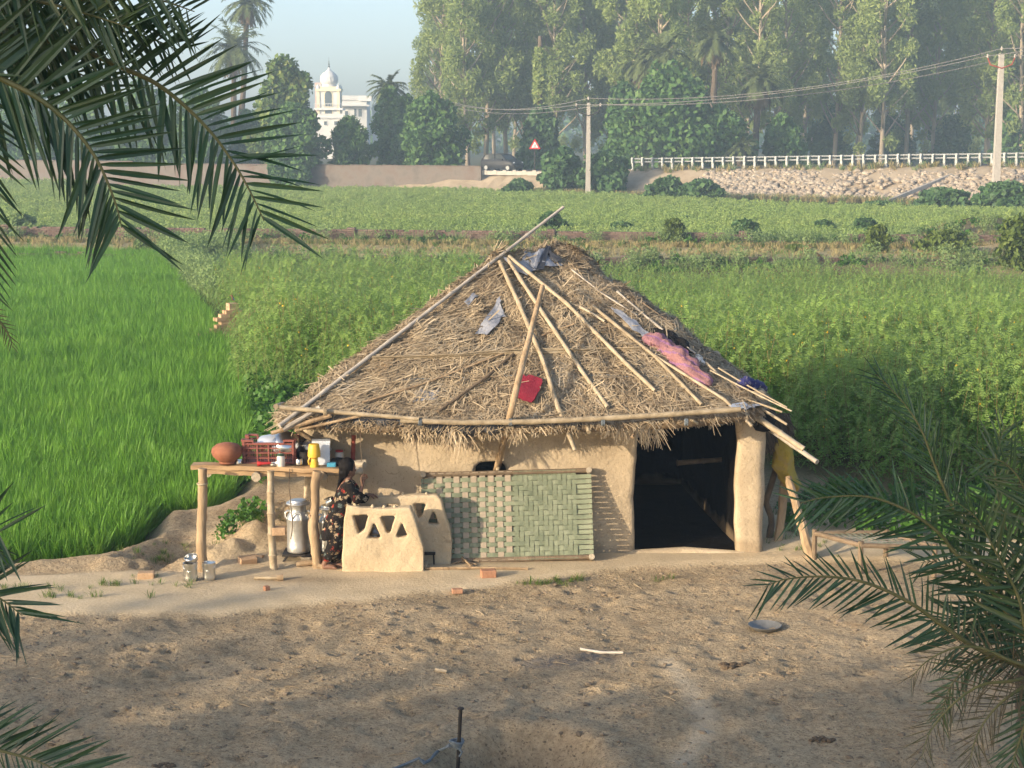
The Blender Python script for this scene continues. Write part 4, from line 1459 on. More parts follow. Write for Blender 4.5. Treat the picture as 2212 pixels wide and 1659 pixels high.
def crop_plant(h, nbr, seed):
    """tall feathery legume: thin stem, drooping pinnate leaves all the way up"""
    r = random.Random(seed)
    V = []; Fq = []; Mi = []
    def quad(a, b, c, d, m):
        o = len(V); V.extend([tuple(a), tuple(b), tuple(c), tuple(d)]); Fq.append((o, o + 1, o + 2, o + 3)); Mi.append(m)
    for w in (Vector((.007, 0, 0)), Vector((0, .007, 0))):
        p0 = Vector((0, 0, 0)); p1 = Vector((r.uniform(-.08, .08), r.uniform(-.08, .08), h))
        quad(p0 - w, p0 + w, p1 + w * .4, p1 - w * .4, 1)
    for i in range(nbr):
        t = .18 + .82 * i / (nbr - 1)
        z = h * t
        an = i * 2.4 + r.uniform(-.4, .4)
        L = r.uniform(.40, .60) * (1.15 - .5 * t)
        el = r.uniform(.35, .95) if t < .93 else 1.2
        p = p1 * t; p.z = z
        d = Vector((math.cos(an) * math.cos(el), math.sin(an) * math.cos(el), math.sin(el)))
        nseg = 9
        for k in range(nseg):
            q = p + d * L / nseg
            sdv = d.cross(Vector((0, 0, 1))).normalized() if abs(d.z) < .98 else Vector((1, 0, 0))
            lw = .052 * (1 - .35 * abs(k / nseg - .4)) * (.8 + .2 * t)
            up = Vector((0, 0, r.uniform(-.015, .03)))
            for sg in (-1, 1):
                a = p + sdv * sg * .002
                tip = p + sdv * sg * lw + d * .03 + up
                m1 = p.lerp(q, .55)
                quad(a, p.lerp(tip, .5) - d * .008, tip, m1, 3 if t > .72 else 0)
            p = q
            d = (d + Vector((0, 0, -.22))).normalized()
    if r.random() < .12:
        for _ in range(1):
            c = p1 * r.uniform(.8, .95) + Vector((r.uniform(-.1, .1), r.uniform(-.1, .1), 0))
            quad(c + Vector((-.018, 0, 0)), c + Vector((0, -.01, -.02)), c + Vector((.018, 0, 0)), c + Vector((0, .01, .02)), 2)
    me = mesh_np('crop', V, Fq, 4)
    for q in ('crop_leaf', 'crop_stem', 'flower', 'crop_young'): me.materials.append(M[q])
    me.polygons.foreach_set('material_index', np.array(Mi, np.int32)); me.update()
    return me
crop = [crop_plant(U(1.5, 2.0), 24, 40 + k) for k in range(7)]
CROP_L = gp([(585, 905), (640, 870)], -.1) + [(-2.6, 25.4), (-.3, 25.4), (-.3, 60), (-11.2, 60.5), (-9.2, 50), (-6.9, 40.5), (-5.6, 33)]
CROP_R = [(3.9, 24.3), (5.0, 22.6), (8.2, 21.7), (12, 22), (24, 58), (2, 60), (-.3, 60), (-.3, 25.4), (3.4, 25.4)]
P = np.concatenate([points_in(CROP_L, lambda y: .27 if y < 34 else .34), points_in(CROP_R, lambda y: .27 if y < 34 else .34)])
def cm(P):
    e = np.minimum(1, .45 + .55 * np.clip(np.maximum(dist_poly(P[:, 0], P[:, 1], CROP_L), dist_poly(P[:, 0], P[:, 1], CROP_R)) / 1.2, 0, 1))
    far = np.where(P[:, 0] < -.3, 1 - .18 * sstep(28, 60, P[:, 1]), 1 - .42 * sstep(25, 56, P[:, 1]))
    return e * far * (1 + .22 * fbm(np.stack([P[:, 0] * .3, P[:, 1] * .3, P[:, 0] * 0], 1), 2, 6))
cover('tall_crop', P, crop, 'dense feathery tall green crop behind the hut', 'crop', .8, 1.15, .22, -.05, cm)

fld = [leaf_cloud([((0, 0, .28), (.30, .30, .30)), ((.15, .1, .45), (.16, .16, .22)), ((-.15, -.1, .4), (.16, .16, .2))], 120, (.07, .030), 'field_leaf', 70 + k, hollow=.2, drop=-.5) for k in range(4)]
FIELD = [(-34, 82.5), (34, 74.0), (46, 87), (40, 97), (20, 112), (8, 129), (-4, 142), (-36, 149), (-64, 150)]
P = points_in(FIELD, lambda y: .42 if y < 105 else .6)
cover('field_crop', P, fld, 'pale green low crop filling the field before the far wall', 'crop', .5, .9, .2, 0, None)
FIELD2 = [(-90, 152), (-38, 151), (-42, 158), (-90, 176)]
P = points_in(FIELD2, lambda y: .8)
cover('young_crop', P, fld, 'flat green crop by the reddish wall at the far left', 'crop', .9, 1.3, .2)

pale = [blade_clump(30, .6, .5, .006, 'pale_grass', 90 + k, .6, .2) for k in range(3)] + [leaf_cloud([((0, 0, .3), (.3, .3, .3))], 160, (.05, .015), 'pale_grass', 95 + k, hollow=.1) for k in range(3)]
PG = gp([(345, 560), (500, 545), (528, 640), (470, 680), (432, 660), (385, 600)], -.3)
P = points_in(PG, lambda y: .24)
cover('feathery_grass', P, pale, 'pale feathery grass strip between the paddy and the tall crop', 'grass', .8, 1.5, .25)
weed = [leaf_cloud([((0, 0, .13), (.20, .20, .14)), ((.1, .05, .2), (.12, .12, .12))], 70, (.05, .032), 'weed_leaf', 130 + k, hollow=.2) for k in range(4)]
WD = gp([(520, 780), (600, 800), (660, 880), (650, 960), (640, 1040), (545, 1080), (530, 1040), (560, 960), (545, 900), (500, 760)], -.1)
P = points_in(WD, lambda y: .22)
cover('ditch_weeds', P, weed, 'low leafy weeds along the ditch between paddy and hut', 'weeds', .7, 1.5, .3)
P = np.array([[G(x, y, .1).x, G(x, y, .1).y] for (x, y) in ((490, 1150), (505, 1138), (520, 1145), (535, 1135), (545, 1150), (500, 1165), (480, 1160), (525, 1160), (552, 1142))])
n = len(P)
tag(scatter('leafy_weed', spread_z(P, .03), RNG.uniform(0, 6, n), RNG.uniform(-.2, .2, (n, 2)), RNG.uniform(.55, .85, n), RNG.integers(0, 4, n), weed, '', ''), 'bright leafy weed clump on the earth heap', 'weeds', kind='stuff')
gc = [blade_clump(18, .14, .10, .004, 'green_grass', 150 + k, .4, .08) for k in range(3)]
pts = []
for (x, y, k, sx, sy) in ((555, 1188, 10, .16, .05), (255, 1272, 8, .18, .04), (380, 1275, 5, .2, .04), (160, 1300, 10, .3, .05), (1170, 1262, 14, .22, .02), (1215, 1255, 6, .1, .02), (1245, 1252, 4, .05, .02), (60, 1280, 14, .4, .06), (330, 1205, 18, .25, .2),
                            (380, 1180, 14, .15, .2), (1420, 1250, 3, .1, .03), (300, 1255, 5, .15, .03), (1960, 1195, 20, .6, .1), (1720, 1180, 22, .3, .25), (600, 1160, 8, .2, .1)):
    p = G(x, y, 0)
    for _ in range(k):
        pts.append((p.x + random.gauss(0, sx), p.y + random.gauss(0, sy)))
P = np.array(pts); n = len(P)
tag(scatter('yard_grass', spread_z(P), RNG.uniform(0, 6, n), RNG.uniform(-.2, .2, (n, 2)), RNG.uniform(.3, .8, n), RNG.integers(0, 3, n), gc, '', ''), 'thin grass tufts growing on the yard and its edges', 'grass', kind='stuff')
# dry strip and wall-foot grass
dg_ = [blade_clump(16, .35, .22, .010, 'dry_grass', 170 + k, .4, .12) for k in range(3)] + [blade_clump(16, .30, .22, .012, 'green_grass', 175, .4, .12)]
Q = []
for i in range(4200):
    x = U(-30, 30)
    a = wline(W1A, W1B, x); b = wline(W2A, W2B, x)
    w = random.random()
    y = a + .3 + (b - a - .6) * (w if random.random() < .45 else (1 - .18 * w))
    Q.append((x, y))
for i in range(700):
    x = U(-30, 34); Q.append((x, wline(W2A, W2B, x) + U(.3, 2.0)))
cover('dry_grass', np.array(Q), dg_, 'dry ochre grass on the strip between the two brick walls', 'grass', .5, 1.1, .3)
Q = []
for i in range(800):
    t = U(1.5, 3.2); p = bank_point(t, U(.98, 1.3)); Q.append((p.x, p.y))
for i in range(160):
    t = U(2.0, 3.2); p = bank_point(t, U(.0, .15)); Q.append((p.x, p.y, p.z))
Q3 = np.array([q if len(q) == 3 else (q[0], q[1], 0) for q in Q]); n = len(Q3)
bigdry = [blade_clump(18, .55, .45, .025, m, 180 + k, .4, .25) for k, m in enumerate(('dry_grass', 'pale_grass', 'dry_grass'))]
tag(scatter('bank_grass', Q3, RNG.uniform(0, 6, n), RNG.uniform(-.2, .2, (n, 2)), RNG.uniform(.5, 1.3, n), RNG.integers(0, 3, n), bigdry, '', ''), 'dry tussocks along the foot and crest of the embankment', 'grass', kind='stuff')
Q = []
for i in range(520):
    x = U(-12, 26); Q.append((x, wline(W1A, W1B, x) - U(.25, 1.4)))
for i in range(260):
    x = U(-28, 30); Q.append((x, wline(W2A, W2B, x) - U(.25, .9)))
for i in range(420):
    x = U(-28, 30); Q.append((x, wline(W2A, W2B, x) + U(.3, 1.8)))
cover('verge_weeds', np.array(Q), pale + weed, 'straggling green weeds along the foot of the low brick walls', 'weeds', .7, 1.6, .3)
# right side: weeds behind the hut corner and under the cot
RG = gp([(1650, 1110), (1760, 1075), (2300, 1060), (2300, 1185), (2000, 1188), (1700, 1150)], 0)
P = points_in(RG, lambda y: .26)
cover('low_weeds', P, weed + gc, 'low green weeds on the ground behind the cot', 'weeds', .5, 1.2, .3)

# clods, dung crumbs and straw litter on the trampled yard
def clod_me(seed):
    r = random.Random(seed); b = MB()
    v = [(0, 0, .6)] + [(math.cos(k * 1.0472 + (.5 if z < 0 else 0)) * r.uniform(.7, 1.2), math.sin(k * 1.0472 + (.5 if z < 0 else 0)) * r.uniform(.7, 1.2), z) for z in (.25, -.2) for k in range(6)]
    f = [(0, 1 + k, 1 + (k + 1) % 6) for k in range(6)] + [(1 + k, 7 + k, 7 + (k + 1) % 6, 1 + (k + 1) % 6) for k in range(6)]
    me = b.add(v, f).mesh('clod'); me.materials.append(M['clod']); return me
def straw_me(seed, w=.05):
    r = random.Random(seed)
    b = MB().tube([(-1, 0, 0), (-.2, r.uniform(-.1, .1), r.uniform(0, .06)), (1, r.uniform(-.2, .2), 0)], w, 4)
    me = b.mesh('straw'); me.materials.append(M['litter']); return me
YARD = [(-6.2, 11.4), (6.6, 11.4), (7.2, 18.6), (2, 19.0), (-1, 18.2), (-4, 17.4), (-6.5, 17.2)]
P = points_in(YARD, lambda y: .062)
n = len(P)
keep = RNG.random(n) < (.35 + .5 * np.clip(fbm(np.stack([P[:, 0] * 1.3, P[:, 1] * 1.3, P[:, 0] * 0], 1), 3, 15) * 2 + .3, 0, 1))
keep &= dist_poly(P[:, 0], P[:, 1], SWEPT) < -.03
P = P[keep]; n = len(P)
s = np.exp(RNG.normal(-4.85, .6, n))
tag(scatter('clods', spread_z(P, .0), RNG.uniform(0, 6, n), RNG.uniform(-.3, .3, (n, 2)), np.clip(s, .003, .035), RNG.integers(0, 5, n), [clod_me(k) for k in range(5)], '', ''), 'crumbly clods and dung scattered over the trampled yard', 'clods', kind='stuff')
P = points_in(YARD, lambda y: .13)
P = P[dist_poly(P[:, 0], P[:, 1], SWEPT) < 0]; P = P[RNG.random(len(P)) < .75]; n = len(P)
tag(scatter('straw_litter', spread_z(P, .008), RNG.uniform(0, 6, n), RNG.uniform(-.12, .12, (n, 2)), np.clip(np.exp(RNG.normal(-3.8, .55, n)), .008, .08), RNG.integers(0, 4, n), [straw_me(k) for k in range(4)], '', ''), 'bits of straw littering the trampled yard', 'litter', kind='stuff')
# ------------------------------------------------------------------ the hut
hut = empty('mud_hut', (.2, 21.4, 0), 'mud-walled hut with steep straw thatched roof in the yard', 'hut')
YF = HUT['y0']
def wz(x, y): p = W(x, y, YF); return (p.x, p.z)
dl = W(1370, 1192, YF).x; dr = W(1588, 1200, YF).x
outline = [(-2.52, -.15), (-2.50, .35), (-2.44, .9), (-2.46, 1.95), (-.5, 1.92), (3.0, 1.98), (2.95, 1.2), (2.97, .4), (3.0, -.15), (dr + .03, -.15), (dr, .3), (dr - .02, .9), (dr + .02, 1.35), (dr - .01, 1.66),
           (dl + .04, 1.66), (dl + .02, 1.2), (dl - .015, .7), (dl + .01, .3), (dl + .03, -.15)]
wl = [wz(1030, 1003), wz(1088, 1000), wz(1092, 1018), wz(1086, 1036), wz(1028, 1036)]
fw = filled(outline, [wl], .26)
co = verts_of(fw); co[:, 1] += YF + .13
fw.vertices.foreach_set('co', co.ravel()); fw.update()
bx = MB()
bx.box((-2.15, 21.4, .88), (.26, 4.1, 2.06), Matrix.Rotation(-.10, 3, 'Z')); bx.box((2.70, 21.45, .88), (.26, 4.1, 2.06), Matrix.Rotation(.085, 3, 'Z')); bx.box((.45, 23.4, .88), (5.0, .26, 2.06))
# swollen foot of the wall
bx.tube([(-2.5, YF + .08, -.02), (-1, YF + .05, -.02), (.4, YF + .04, -.03), (dl - .05, YF + .06, -.02)], .12, 10)
bx.tube([(-2.47, YF + .1, -.1), (-2.45, YF + .1, .5)], [.15, .10], 10)
bm_ = bx.mesh('b')
wme = remesh(join_np([fw, bm_]), .038, 3, [(1.1, .045), (5, .014)], 3)
co = verts_of(wme)
fattr(wme, 'indoor_shade', sstep(.10, .17, co[:, 1] - YF) * sstep(.02, .1, co[:, 0] + 2.36 - .105 * (co[:, 1] - YF)) * sstep(.02, .1, 2.95 - .085 * (co[:, 1] - YF) - co[:, 0]) * sstep(.02, .1, 23.4 - co[:, 1]))  # mask of inner wall faces painted near-black as indoor shade
def wall_material():
    m = M['mud'].copy(); m.name = 'hut_mud'
    nt = m.node_tree; N = nt.nodes; L = nt.links.new
    pb = [n for n in N if n.type == 'BSDF_PRINCIPLED'][0]
    src = pb.inputs['Base Color'].links[0].from_socket
    a = N.new('ShaderNodeAttribute'); a.attribute_name = 'indoor_shade'
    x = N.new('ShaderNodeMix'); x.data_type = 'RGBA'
    x.inputs[7].default_value = (.006, .005, .004, 1)  # wall colour that carries the darkness seen through the door
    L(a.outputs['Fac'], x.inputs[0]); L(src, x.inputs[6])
    # darker splash band near the ground, streaky with noise
    g = N.new('ShaderNodeNewGeometry'); sp = N.new('ShaderNodeSeparateXYZ'); L(g.outputs['Position'], sp.inputs[0])
    nz = N.new('ShaderNodeTexNoise'); nz.inputs['Scale'].default_value = 2.5; L(g.outputs['Position'], nz.inputs['Vector'])
    ad = N.new('ShaderNodeMath'); ad.operation = 'MULTIPLY_ADD'; ad.inputs[1].default_value = .35; L(nz.outputs['Fac'], ad.inputs[0]); 
    sb = N.new('ShaderNodeMath'); sb.operation = 'SUBTRACT'; sb.inputs[0].default_value = .02; L(sp.outputs['Z'], sb.inputs[1]); L(sb.outputs[0], ad.inputs[2])
    mr = N.new('ShaderNodeMapRange'); mr.inputs['From Min'].default_value = .0; mr.inputs['From Max'].default_value = .10; mr.inputs['To Max'].default_value = .55
    L(ad.outputs[0], mr.inputs['Value'])
    y = N.new('ShaderNodeMix'); y.data_type = 'RGBA'; y.inputs[7].default_value = (.25, .185, .115, 1)
    L(mr.outputs[0], y.inputs[0]); L(x.outputs[2], y.inputs[6]); L(y.outputs[2], pb.inputs['Base Color'])
    return m
wme.vertices.foreach_set('co', (co - np.array(worg(hut))).astype(np.float32).ravel()); wme.update()
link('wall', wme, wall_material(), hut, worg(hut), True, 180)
MB().tube([(dl - .1, YF + .02, -.02), ((dl + dr) / 2, YF + .06, .012), (dr + .1, YF + .02, -.03)], .085, 12).build('door_sill', 'mud', hut)
MB().bamboo((dl + .62, 20.6, .88), (dr + .1, 20.75, .90), .035).build('cross_bar', 'stick_dark', hut)

# roof surface: eave ring -> short ridge
EAVE = [(-2.70, 18.92, 1.74), (-2.2, 18.84, 1.70), (-1.3, 18.80, 1.66), (-.5, 18.78, 1.645), (.5, 18.79, 1.66), (1.6, 18.82, 1.70), (2.45, 18.90, 1.75), (2.85, 19.12, 1.80), (3.02, 19.6, 1.80), (3.10, 20.4, 1.77), (3.03, 21.5, 1.75),
        (2.84, 22.8, 1.75), (2.45, 23.7, 1.76), (1.4, 24.0, 1.76), (0, 24.15, 1.76), (-1.4, 24.0, 1.76), (-2.05, 23.6, 1.76), (-2.2, 22.6, 1.75), (-2.32, 21.3, 1.74), (-2.52, 20.0, 1.74), (-2.68, 19.3, 1.74)]
RA, RB = Vector((-.12, 20.95, 3.45)), Vector((.70, 21.55, 3.50))
NU, NV = 210, 60
ring = []
ee = [Vector(p) for p in EAVE]
seglen = [(ee[(i + 1) % len(ee)] - ee[i]).length for i in range(len(ee))]
tot = sum(seglen)
for i in range(NU):
    t = tot * i / NU; k = 0
    while t > seglen[k]:
        t -= seglen[k]; k += 1
    w = t / seglen[k]
    p0, p1, p2, p3 = ee[k - 1], ee[k], ee[(k + 1) % len(ee)], ee[(k + 2) % len(ee)]
    ring.append(.5 * ((2 * p1) + (p2 - p0) * w + (2 * p0 - 5 * p1 + 4 * p2 - p3) * w * w + (3 * p1 - p0 - 3 * p2 + p3) * w ** 3))
def ridge_of(p):
    d = RB - RA
    # squeeze the plan so that points find their place along the ridge
    t = ((p.x - (-2.6)) / 5.4)
    return RA.lerp(RB, min(1, max(0, t)))
def roof_pt(u, v):
    i = u * NU; a = int(i) % NU; b = (a + 1) % NU; w = i - int(i)
    e = ring[a].lerp(ring[b], w)
    r = ridge_of(e)
    p = e.lerp(r, v)
    p.z += .015 * math.sin(math.pi * v)
    return p
V = []; 
for j in range(NV + 1):
    for i in range(NU):
        V.append(roof_pt(i / NU, j / NV))
V = np.array([tuple(p) for p in V])
c = np.array([.3, 21.4, 1.4])
dirv = V - c; dirv /= np.linalg.norm(dirv, axis=1)[:, None]
V = V + dirv * (.09 * fbm(V * 1.5, 3, 21) + .085 * fbm(V * 5, 3, 22))[:, None]
Fq = []
for j in range(NV):
    for i in range(NU):
        a = j * NU + i; b = j * NU + (i + 1) % NU
        Fq.append((a, b, b + NU, a + NU))
top_n = len(V)
BVH = BVHTree.FromPolygons([tuple(p) for p in V], Fq)
# thickness: eave lip and an underside
lip = V[:NU].copy(); lip[:, 2] -= .07
lip2 = lip.copy(); lip2[:, :2] = (lip2[:, :2] - c[:2]) * .93 + c[:2]; lip2[:, 2] += .04
apex = np.array([[.3, 21.3, 3.12]])
V2 = np.concatenate([V, lip, lip2, np.repeat(apex, NU, 0) + (lip2 - apex) * .05])
for i in range(NU):
    b = (i + 1) % NU
    o1 = top_n; o2 = top_n + NU; o3 = top_n + 2 * NU
    Fq.append((o1 + i, o1 + b, b, i)); Fq.append((o2 + i, o2 + b, o1 + b, o1 + i)); Fq.append((o3 + i, o3 + b, o2 + b, o2 + i))
hb = np.array(worg(hut))
roof = link('roof', mesh_np('roof', V2 - hb, Fq, 4), 'straw_bed', hut, worg(hut), True, 180)
def RP(x, y, off=.02):
    """point on the thatch under a picture point"""
    d = ray(x, y).normalized()
    h, n, i, dist = BVH.ray_cast(Vector((0, 0, CAM_H)), d)
    if h is None:
        h, n, i, dist = BVH.find_nearest(W(x, y, 20.6))
    if n.dot(d) > 0: n = -n
    return h + n * off
def RN(x, y):
    d = ray(x, y).normalized()
    h, n, i, dist = BVH.ray_cast(Vector((0, 0, CAM_H)), d)
    if h is None: return Vector((0, -.6, .8))
    return -n if n.dot(d) > 0 else n

# loose straw: strands lying down the slope, hanging fringe at the eave
def straw_strands():
    r = np.random.default_rng(33)
    n = 78000
    u = r.random(n)
    # crowd the strands on the side in view
    u = np.where(r.random(n) < .80, u * .58 - .06, u) % 1.0
    v = r.random(n) ** 1.0
    A = V[:top_n].reshape(NV + 1, NU, 3)
    iu = (u * NU).astype(int) % NU; iv = np.clip((v * NV).astype(int), 0, NV - 1)
    p00 = A[iv, iu]; p10 = A[iv, (iu + 1) % NU]; p01 = A[iv + 1, iu]
    fu = (u * NU) % 1; fv = (v * NV) % 1
    P = p00 + (p10 - p00) * fu[:, None] + (p01 - p00) * fv[:, None]
    dn = p00 - p01; dn /= np.linalg.norm(dn, axis=1)[:, None] + 1e-9
    al = p10 - p00; al /= np.linalg.norm(al, axis=1)[:, None] + 1e-9
    nr = np.cross(al, -dn); nr /= np.linalg.norm(nr, axis=1)[:, None] + 1e-9
    nr *= np.where((nr * (P - c)).sum(1) < 0, -1, 1)[:, None]
    # local tousle: direction swings with a slow noise plus strand jitter
    sw = 1.6 * fbm(P * 2.6, 3, 40) * 2 + r.normal(0, .6, n)
    wild = r.random(n) < .30
    sw = np.where(wild, r.uniform(-1.6, 1.6, n), sw)
    d = dn * np.cos(sw)[:, None] + al * np.sin(sw)[:, None]
    big = r.random(n) < .06
    L = np.where(big, r.uniform(.25, .55, n), r.uniform(.07, .30, n))
    lift = r.uniform(-.015, .035, n) + np.where(wild, .02, 0)
    w = np.where(big, r.uniform(.004, .0075, n), r.uniform(.0026, .0058, n))
    side = np.cross(d, nr)
    a = P + nr * (lift)[:, None] - d * (L * .5)[:, None]
    m = P + nr * (lift + .012 + r.uniform(0, .02, n))[:, None] + side * (r.normal(0, .02, n))[:, None]
    b = P + nr * (lift + r.uniform(-.02, .03, n))[:, None] + d * (L * .5)[:, None]
    W_ = side * w[:, None]
    Vv = np.stack([a - W_, a + W_, m - W_, m + W_, b - W_ * .6, b + W_ * .6], 1)
    # fringe
    k = 7600
    u = np.where(r.random(k) < .8, r.random(k) * .55 - .05, r.random(k)) % 1.0
    iu = (u * NU).astype(int) % NU
    P = A[0, iu] + (A[0, (iu + 1) % NU] - A[0, iu]) * ((u * NU) % 1)[:, None]
    out = P - c; out[:, 2] = 0; out /= np.linalg.norm(out, axis=1)[:, None]
    clump = .25 + 1.9 * np.clip(fbm(P * 3.2, 3, 60) * 1.5 + .25, 0, 1) ** 1.3
    al = np.cross(out, np.array([0, 0, 1.0]))
    d = np.array([0, 0, -1.0]) * r.uniform(.35, 1.0, k)[:, None] + out * r.uniform(-.15, .55, k)[:, None] + al * r.normal(0, .6, k)[:, None]
    d /= np.linalg.norm(d, axis=1)[:, None]
    L = r.uniform(.03, .17, k) * clump
    a = P + np.array([0, 0, 1.0]) * r.uniform(-.07, .03, k)[:, None] - out * r.uniform(0, .08, k)[:, None]
    m = a + d * (L * .5)[:, None]
    b = a + d * L[:, None] + np.array([0, 0, -1.0]) * (L * .25)[:, None]
    side = np.cross(d, out); side /= np.linalg.norm(side, axis=1)[:, None] + 1e-6
    W_ = side * r.uniform(.0035, .007, k)[:, None]
    Vf = np.stack([a - W_, a + W_, m - W_, m + W_, b - W_ * .5, b + W_ * .5], 1)
    Vv = np.concatenate([Vv, Vf]).reshape(-1, 3)
    nn_ = len(Vv) // 6
    o = np.arange(nn_)[:, None] * 6
    q = np.concatenate([o + np.array([[0, 1, 3, 2]]), o + np.array([[2, 3, 5, 4]])], 0)
    return mesh_np('thatch_straw', Vv - hb, q, 4, 'straw')
so = link('thatch_straw', straw_strands(), None, roof, worg(hut), False)
so['kind'] = 'stuff'

# poles that hold the thatch down (on the roof, tied)
def roof_pole(pts, r, m='bamboo', off=.03, kind='bamboo', name='bamboo_pole', n=9):
    r = r * .82
    P = [RP(x, y, off + .028 + r) if len(q) == 2 else Vector(q[2]) for q in pts for (x, y) in [q[:2]]]
    mb = MB()
    if kind == 'bamboo' and len(P) == 2:
        mb.bamboo(P[0], P[1], r, .012, n)
    elif kind == 'bamboo':
        # through several points, straightened between
        seg = []
        for a, b in zip(P, P[1:]):
            k = max(2, int((b - a).length / .16))
            seg += [a.lerp(b, i / k) for i in range(k)]
        seg.append(P[-1])
        mb.tube(seg, [r * (1.2 if i % 2 == 0 else .96) for i in range(len(seg))], n)
    else:
        mb.rough_pole(P, r, 7, .14, 16)
    return mb.build(name, m, roof)
# long pole down the left hip, sticking out past the peak
low = W(622, 916, 18.86); mid = RP(1078, 553, .05)
d = ray(1210, 447)
tt = (mid - low)
top = low + tt * ((W(1210, 447, 21.6).x - low.x) / tt.x)
hipP = [W(616, 922, 18.80)] + [RP(640 + 438 * k / 6, 902 - 349 * k / 6, .075) for k in range(7)]
hd = (hipP[-1] - hipP[1]).normalized()
hipL = [hipP[1] + (hipP[-1] - hipP[1]) * (k / 12) for k in range(13)]
lift = max(0, max((q - (hipP[1] + hd * (q - hipP[1]).dot(hd))).dot(Vector((-.3, -.75, .6))) for q in hipP[1:]))
hipA = hipP[1] + Vector((-.3, -.75, .6)) * lift * .6 - hd * .25
hipB = hipP[-1] + Vector((-.3, -.75, .6)) * lift * .6 + hd * 1.18
MB().bamboo(hipA, hipB, .026, .0, 10, .34, .75).build('bamboo_pole', 'bamboo_grey', roof)
roof_pole([(1076, 570), (1120, 668), (1168, 790), (1206, 890), (0, 0, W(1242, 972, 18.78))], .030, off=.035)
roof_pole([(1088, 566), (1120, 614), (1255, 804), (1311, 884)], .028, off=.035)
roof_pole([(1090, 558), (1226, 667), (1360, 801), (1416, 854)], .027, 'bamboo', .035)
roof_pole([(1280, 674), (1412, 782), (1514, 884)], .024, off=.04)
roof_pole([(1256, 672), (1304, 706)], .022)
roof_pole([(1408, 779), (1562, 877), (0, 0, W(1624, 920, 18.95))], .020, off=.05)
roof_pole([(1520, 798), (0, 0, W(1612, 862, 19.3)), (0, 0, W(1700, 917, 18.95))], .018, 'bamboo', .06)
roof_pole([(1440, 780), (0, 0, W(1585, 852, 19.3)), (0, 0, W(1690, 890, 18.95))], .014, 'bamboo', .06)
roof_pole([(1530, 815), (0, 0, W(1710, 888, 18.95))], .013, 'bamboo', .06)
roof_pole([(1545, 812), (0, 0, W(1700, 880, 19.0))], .013, 'bamboo', .07)
MB().bamboo(W(1585, 868, 19.3), W(1736, 970, 18.9), .040, .0, 10).build('bamboo_pole', 'bamboo', roof)
MB().bamboo(W(1660, 925, 19.5), W(1765, 998, 18.85), .034, .0, 10).build('bamboo_pole', 'bamboo_grey', roof)
roof_pole([(1330, 640), (1390, 690), (1440, 735), (1500, 775)], .016, 'bamboo_grey', .03)
roof_pole([(1235, 590), (1300, 640), (1370, 690)], .012, 'bamboo_grey', .03)
roof_pole([(1380, 660), (1460, 715), (1520, 760), (1600, 815)], .011, 'stick_dark', .02, 'rough', 'stick')
# dark sticks on the far left edge
MB().rough_pole([W(796, 770, 20.2), W(900, 688, 20.8), W(995, 610, 21.3)], .017, 7, .15).build('stick', 'stick_dark', roof)
MB().rough_pole([W(815, 772, 20.0), W(880, 722, 20.5)], .013, 7, .15).build('stick', 'stick_dark', roof)
roof_pole([(783, 878), (920, 836), (1086, 773), (1186, 728), (1240, 705)], .015, 'wood', .035, 'rough', 'stick')
roof_pole([(946, 900), (1048, 820), (1114, 769)], .022, 'stick_dark', .03, 'rough', 'stick')
roof_pole([(1448, 693), (1483, 655)], .012, 'stick_dark', .0, 'rough', 'stick')
# split-cane strips straight across the slope
a, b = RP(806, 776, .03), RP(1384, 756, .03)
for k in range(4):
    dz = Vector((0, 0, (k - 1.5) * .016))
    pts = []
    for i in range(24):
        t = i / 23
        p = a.lerp(b, t) + dz * (1 + .5 * math.sin(t * 9 + k))
        q = RP(806 + (1384 - 806) * t, 776 - 20 * t, .10)
        p.y = min(p.y, q.y - .01 * k)
        pts.append(p)
    MB().tube(pts, .009, 5).build('cane_strip', 'bamboo', roof)
def roof_rope(pts, r, m):
    P = []
    for (x0, y0), (x1, y1) in zip(pts, pts[1:]):
        P += [RP(x0 + (x1 - x0) * i / 14, y0 + (y1 - y0) * i / 14, .035) for i in range(14)]
    MB().tube(P, r, 5).build('rope', m, roof)
roof_rope([(742, 831), (880, 824), (1050, 816), (1200, 812), (1400, 818), (1500, 818)], .007, 'rope_blue')
# eave poles along the front, and sticks at the left corner
def eave_path(xs, off=0.0):
    return [W(x, y, Y - off) for (x, y, Y) in xs]
p = eave_path([(604, 880, 18.78), (700, 890, 18.72), (800, 898, 18.68), (905, 905, 18.66)])
MB().bamboo(p[0], p[3], .028, .0).build('eave_pole', 'bamboo', roof)
P = eave_path([(865, 908, 18.69), (1000, 913, 18.67), (1150, 911, 18.67), (1300, 904, 18.68), (1450, 895, 18.70), (1600, 884, 18.76)])
seg = []
for a, b in zip(P, P[1:]):
    seg += [a.lerp(b, i / 5) for i in range(5)]
seg.append(P[-1])
MB().tube(seg, [.030 * (1.16 if i % 2 == 0 else .97) for i in range(len(seg))], 10).build('eave_pole', 'bamboo', roof)
MB().bamboo(W(596, 878, 18.95), W(612, 872, 20.6), .026).build('eave_pole', 'bamboo', roof)
MB().bamboo(W(600, 897, 18.90), W(606, 890, 20.4), .030).build('eave_pole', 'bamboo', roof)
for (a, b, r, m) in (((586, 936, 18.72), (716, 897, 18.78), .026, 'wood'), ((612, 928, 18.70), (692, 880, 18.80), .028, 'bamboo_grey'), ((640, 930, 18.75), (780, 898, 18.75), .016, 'wood')):
    MB().rough_pole([W(*a), W(*b)], r, 7, .12, 10).build('eave_stick', m, roof)
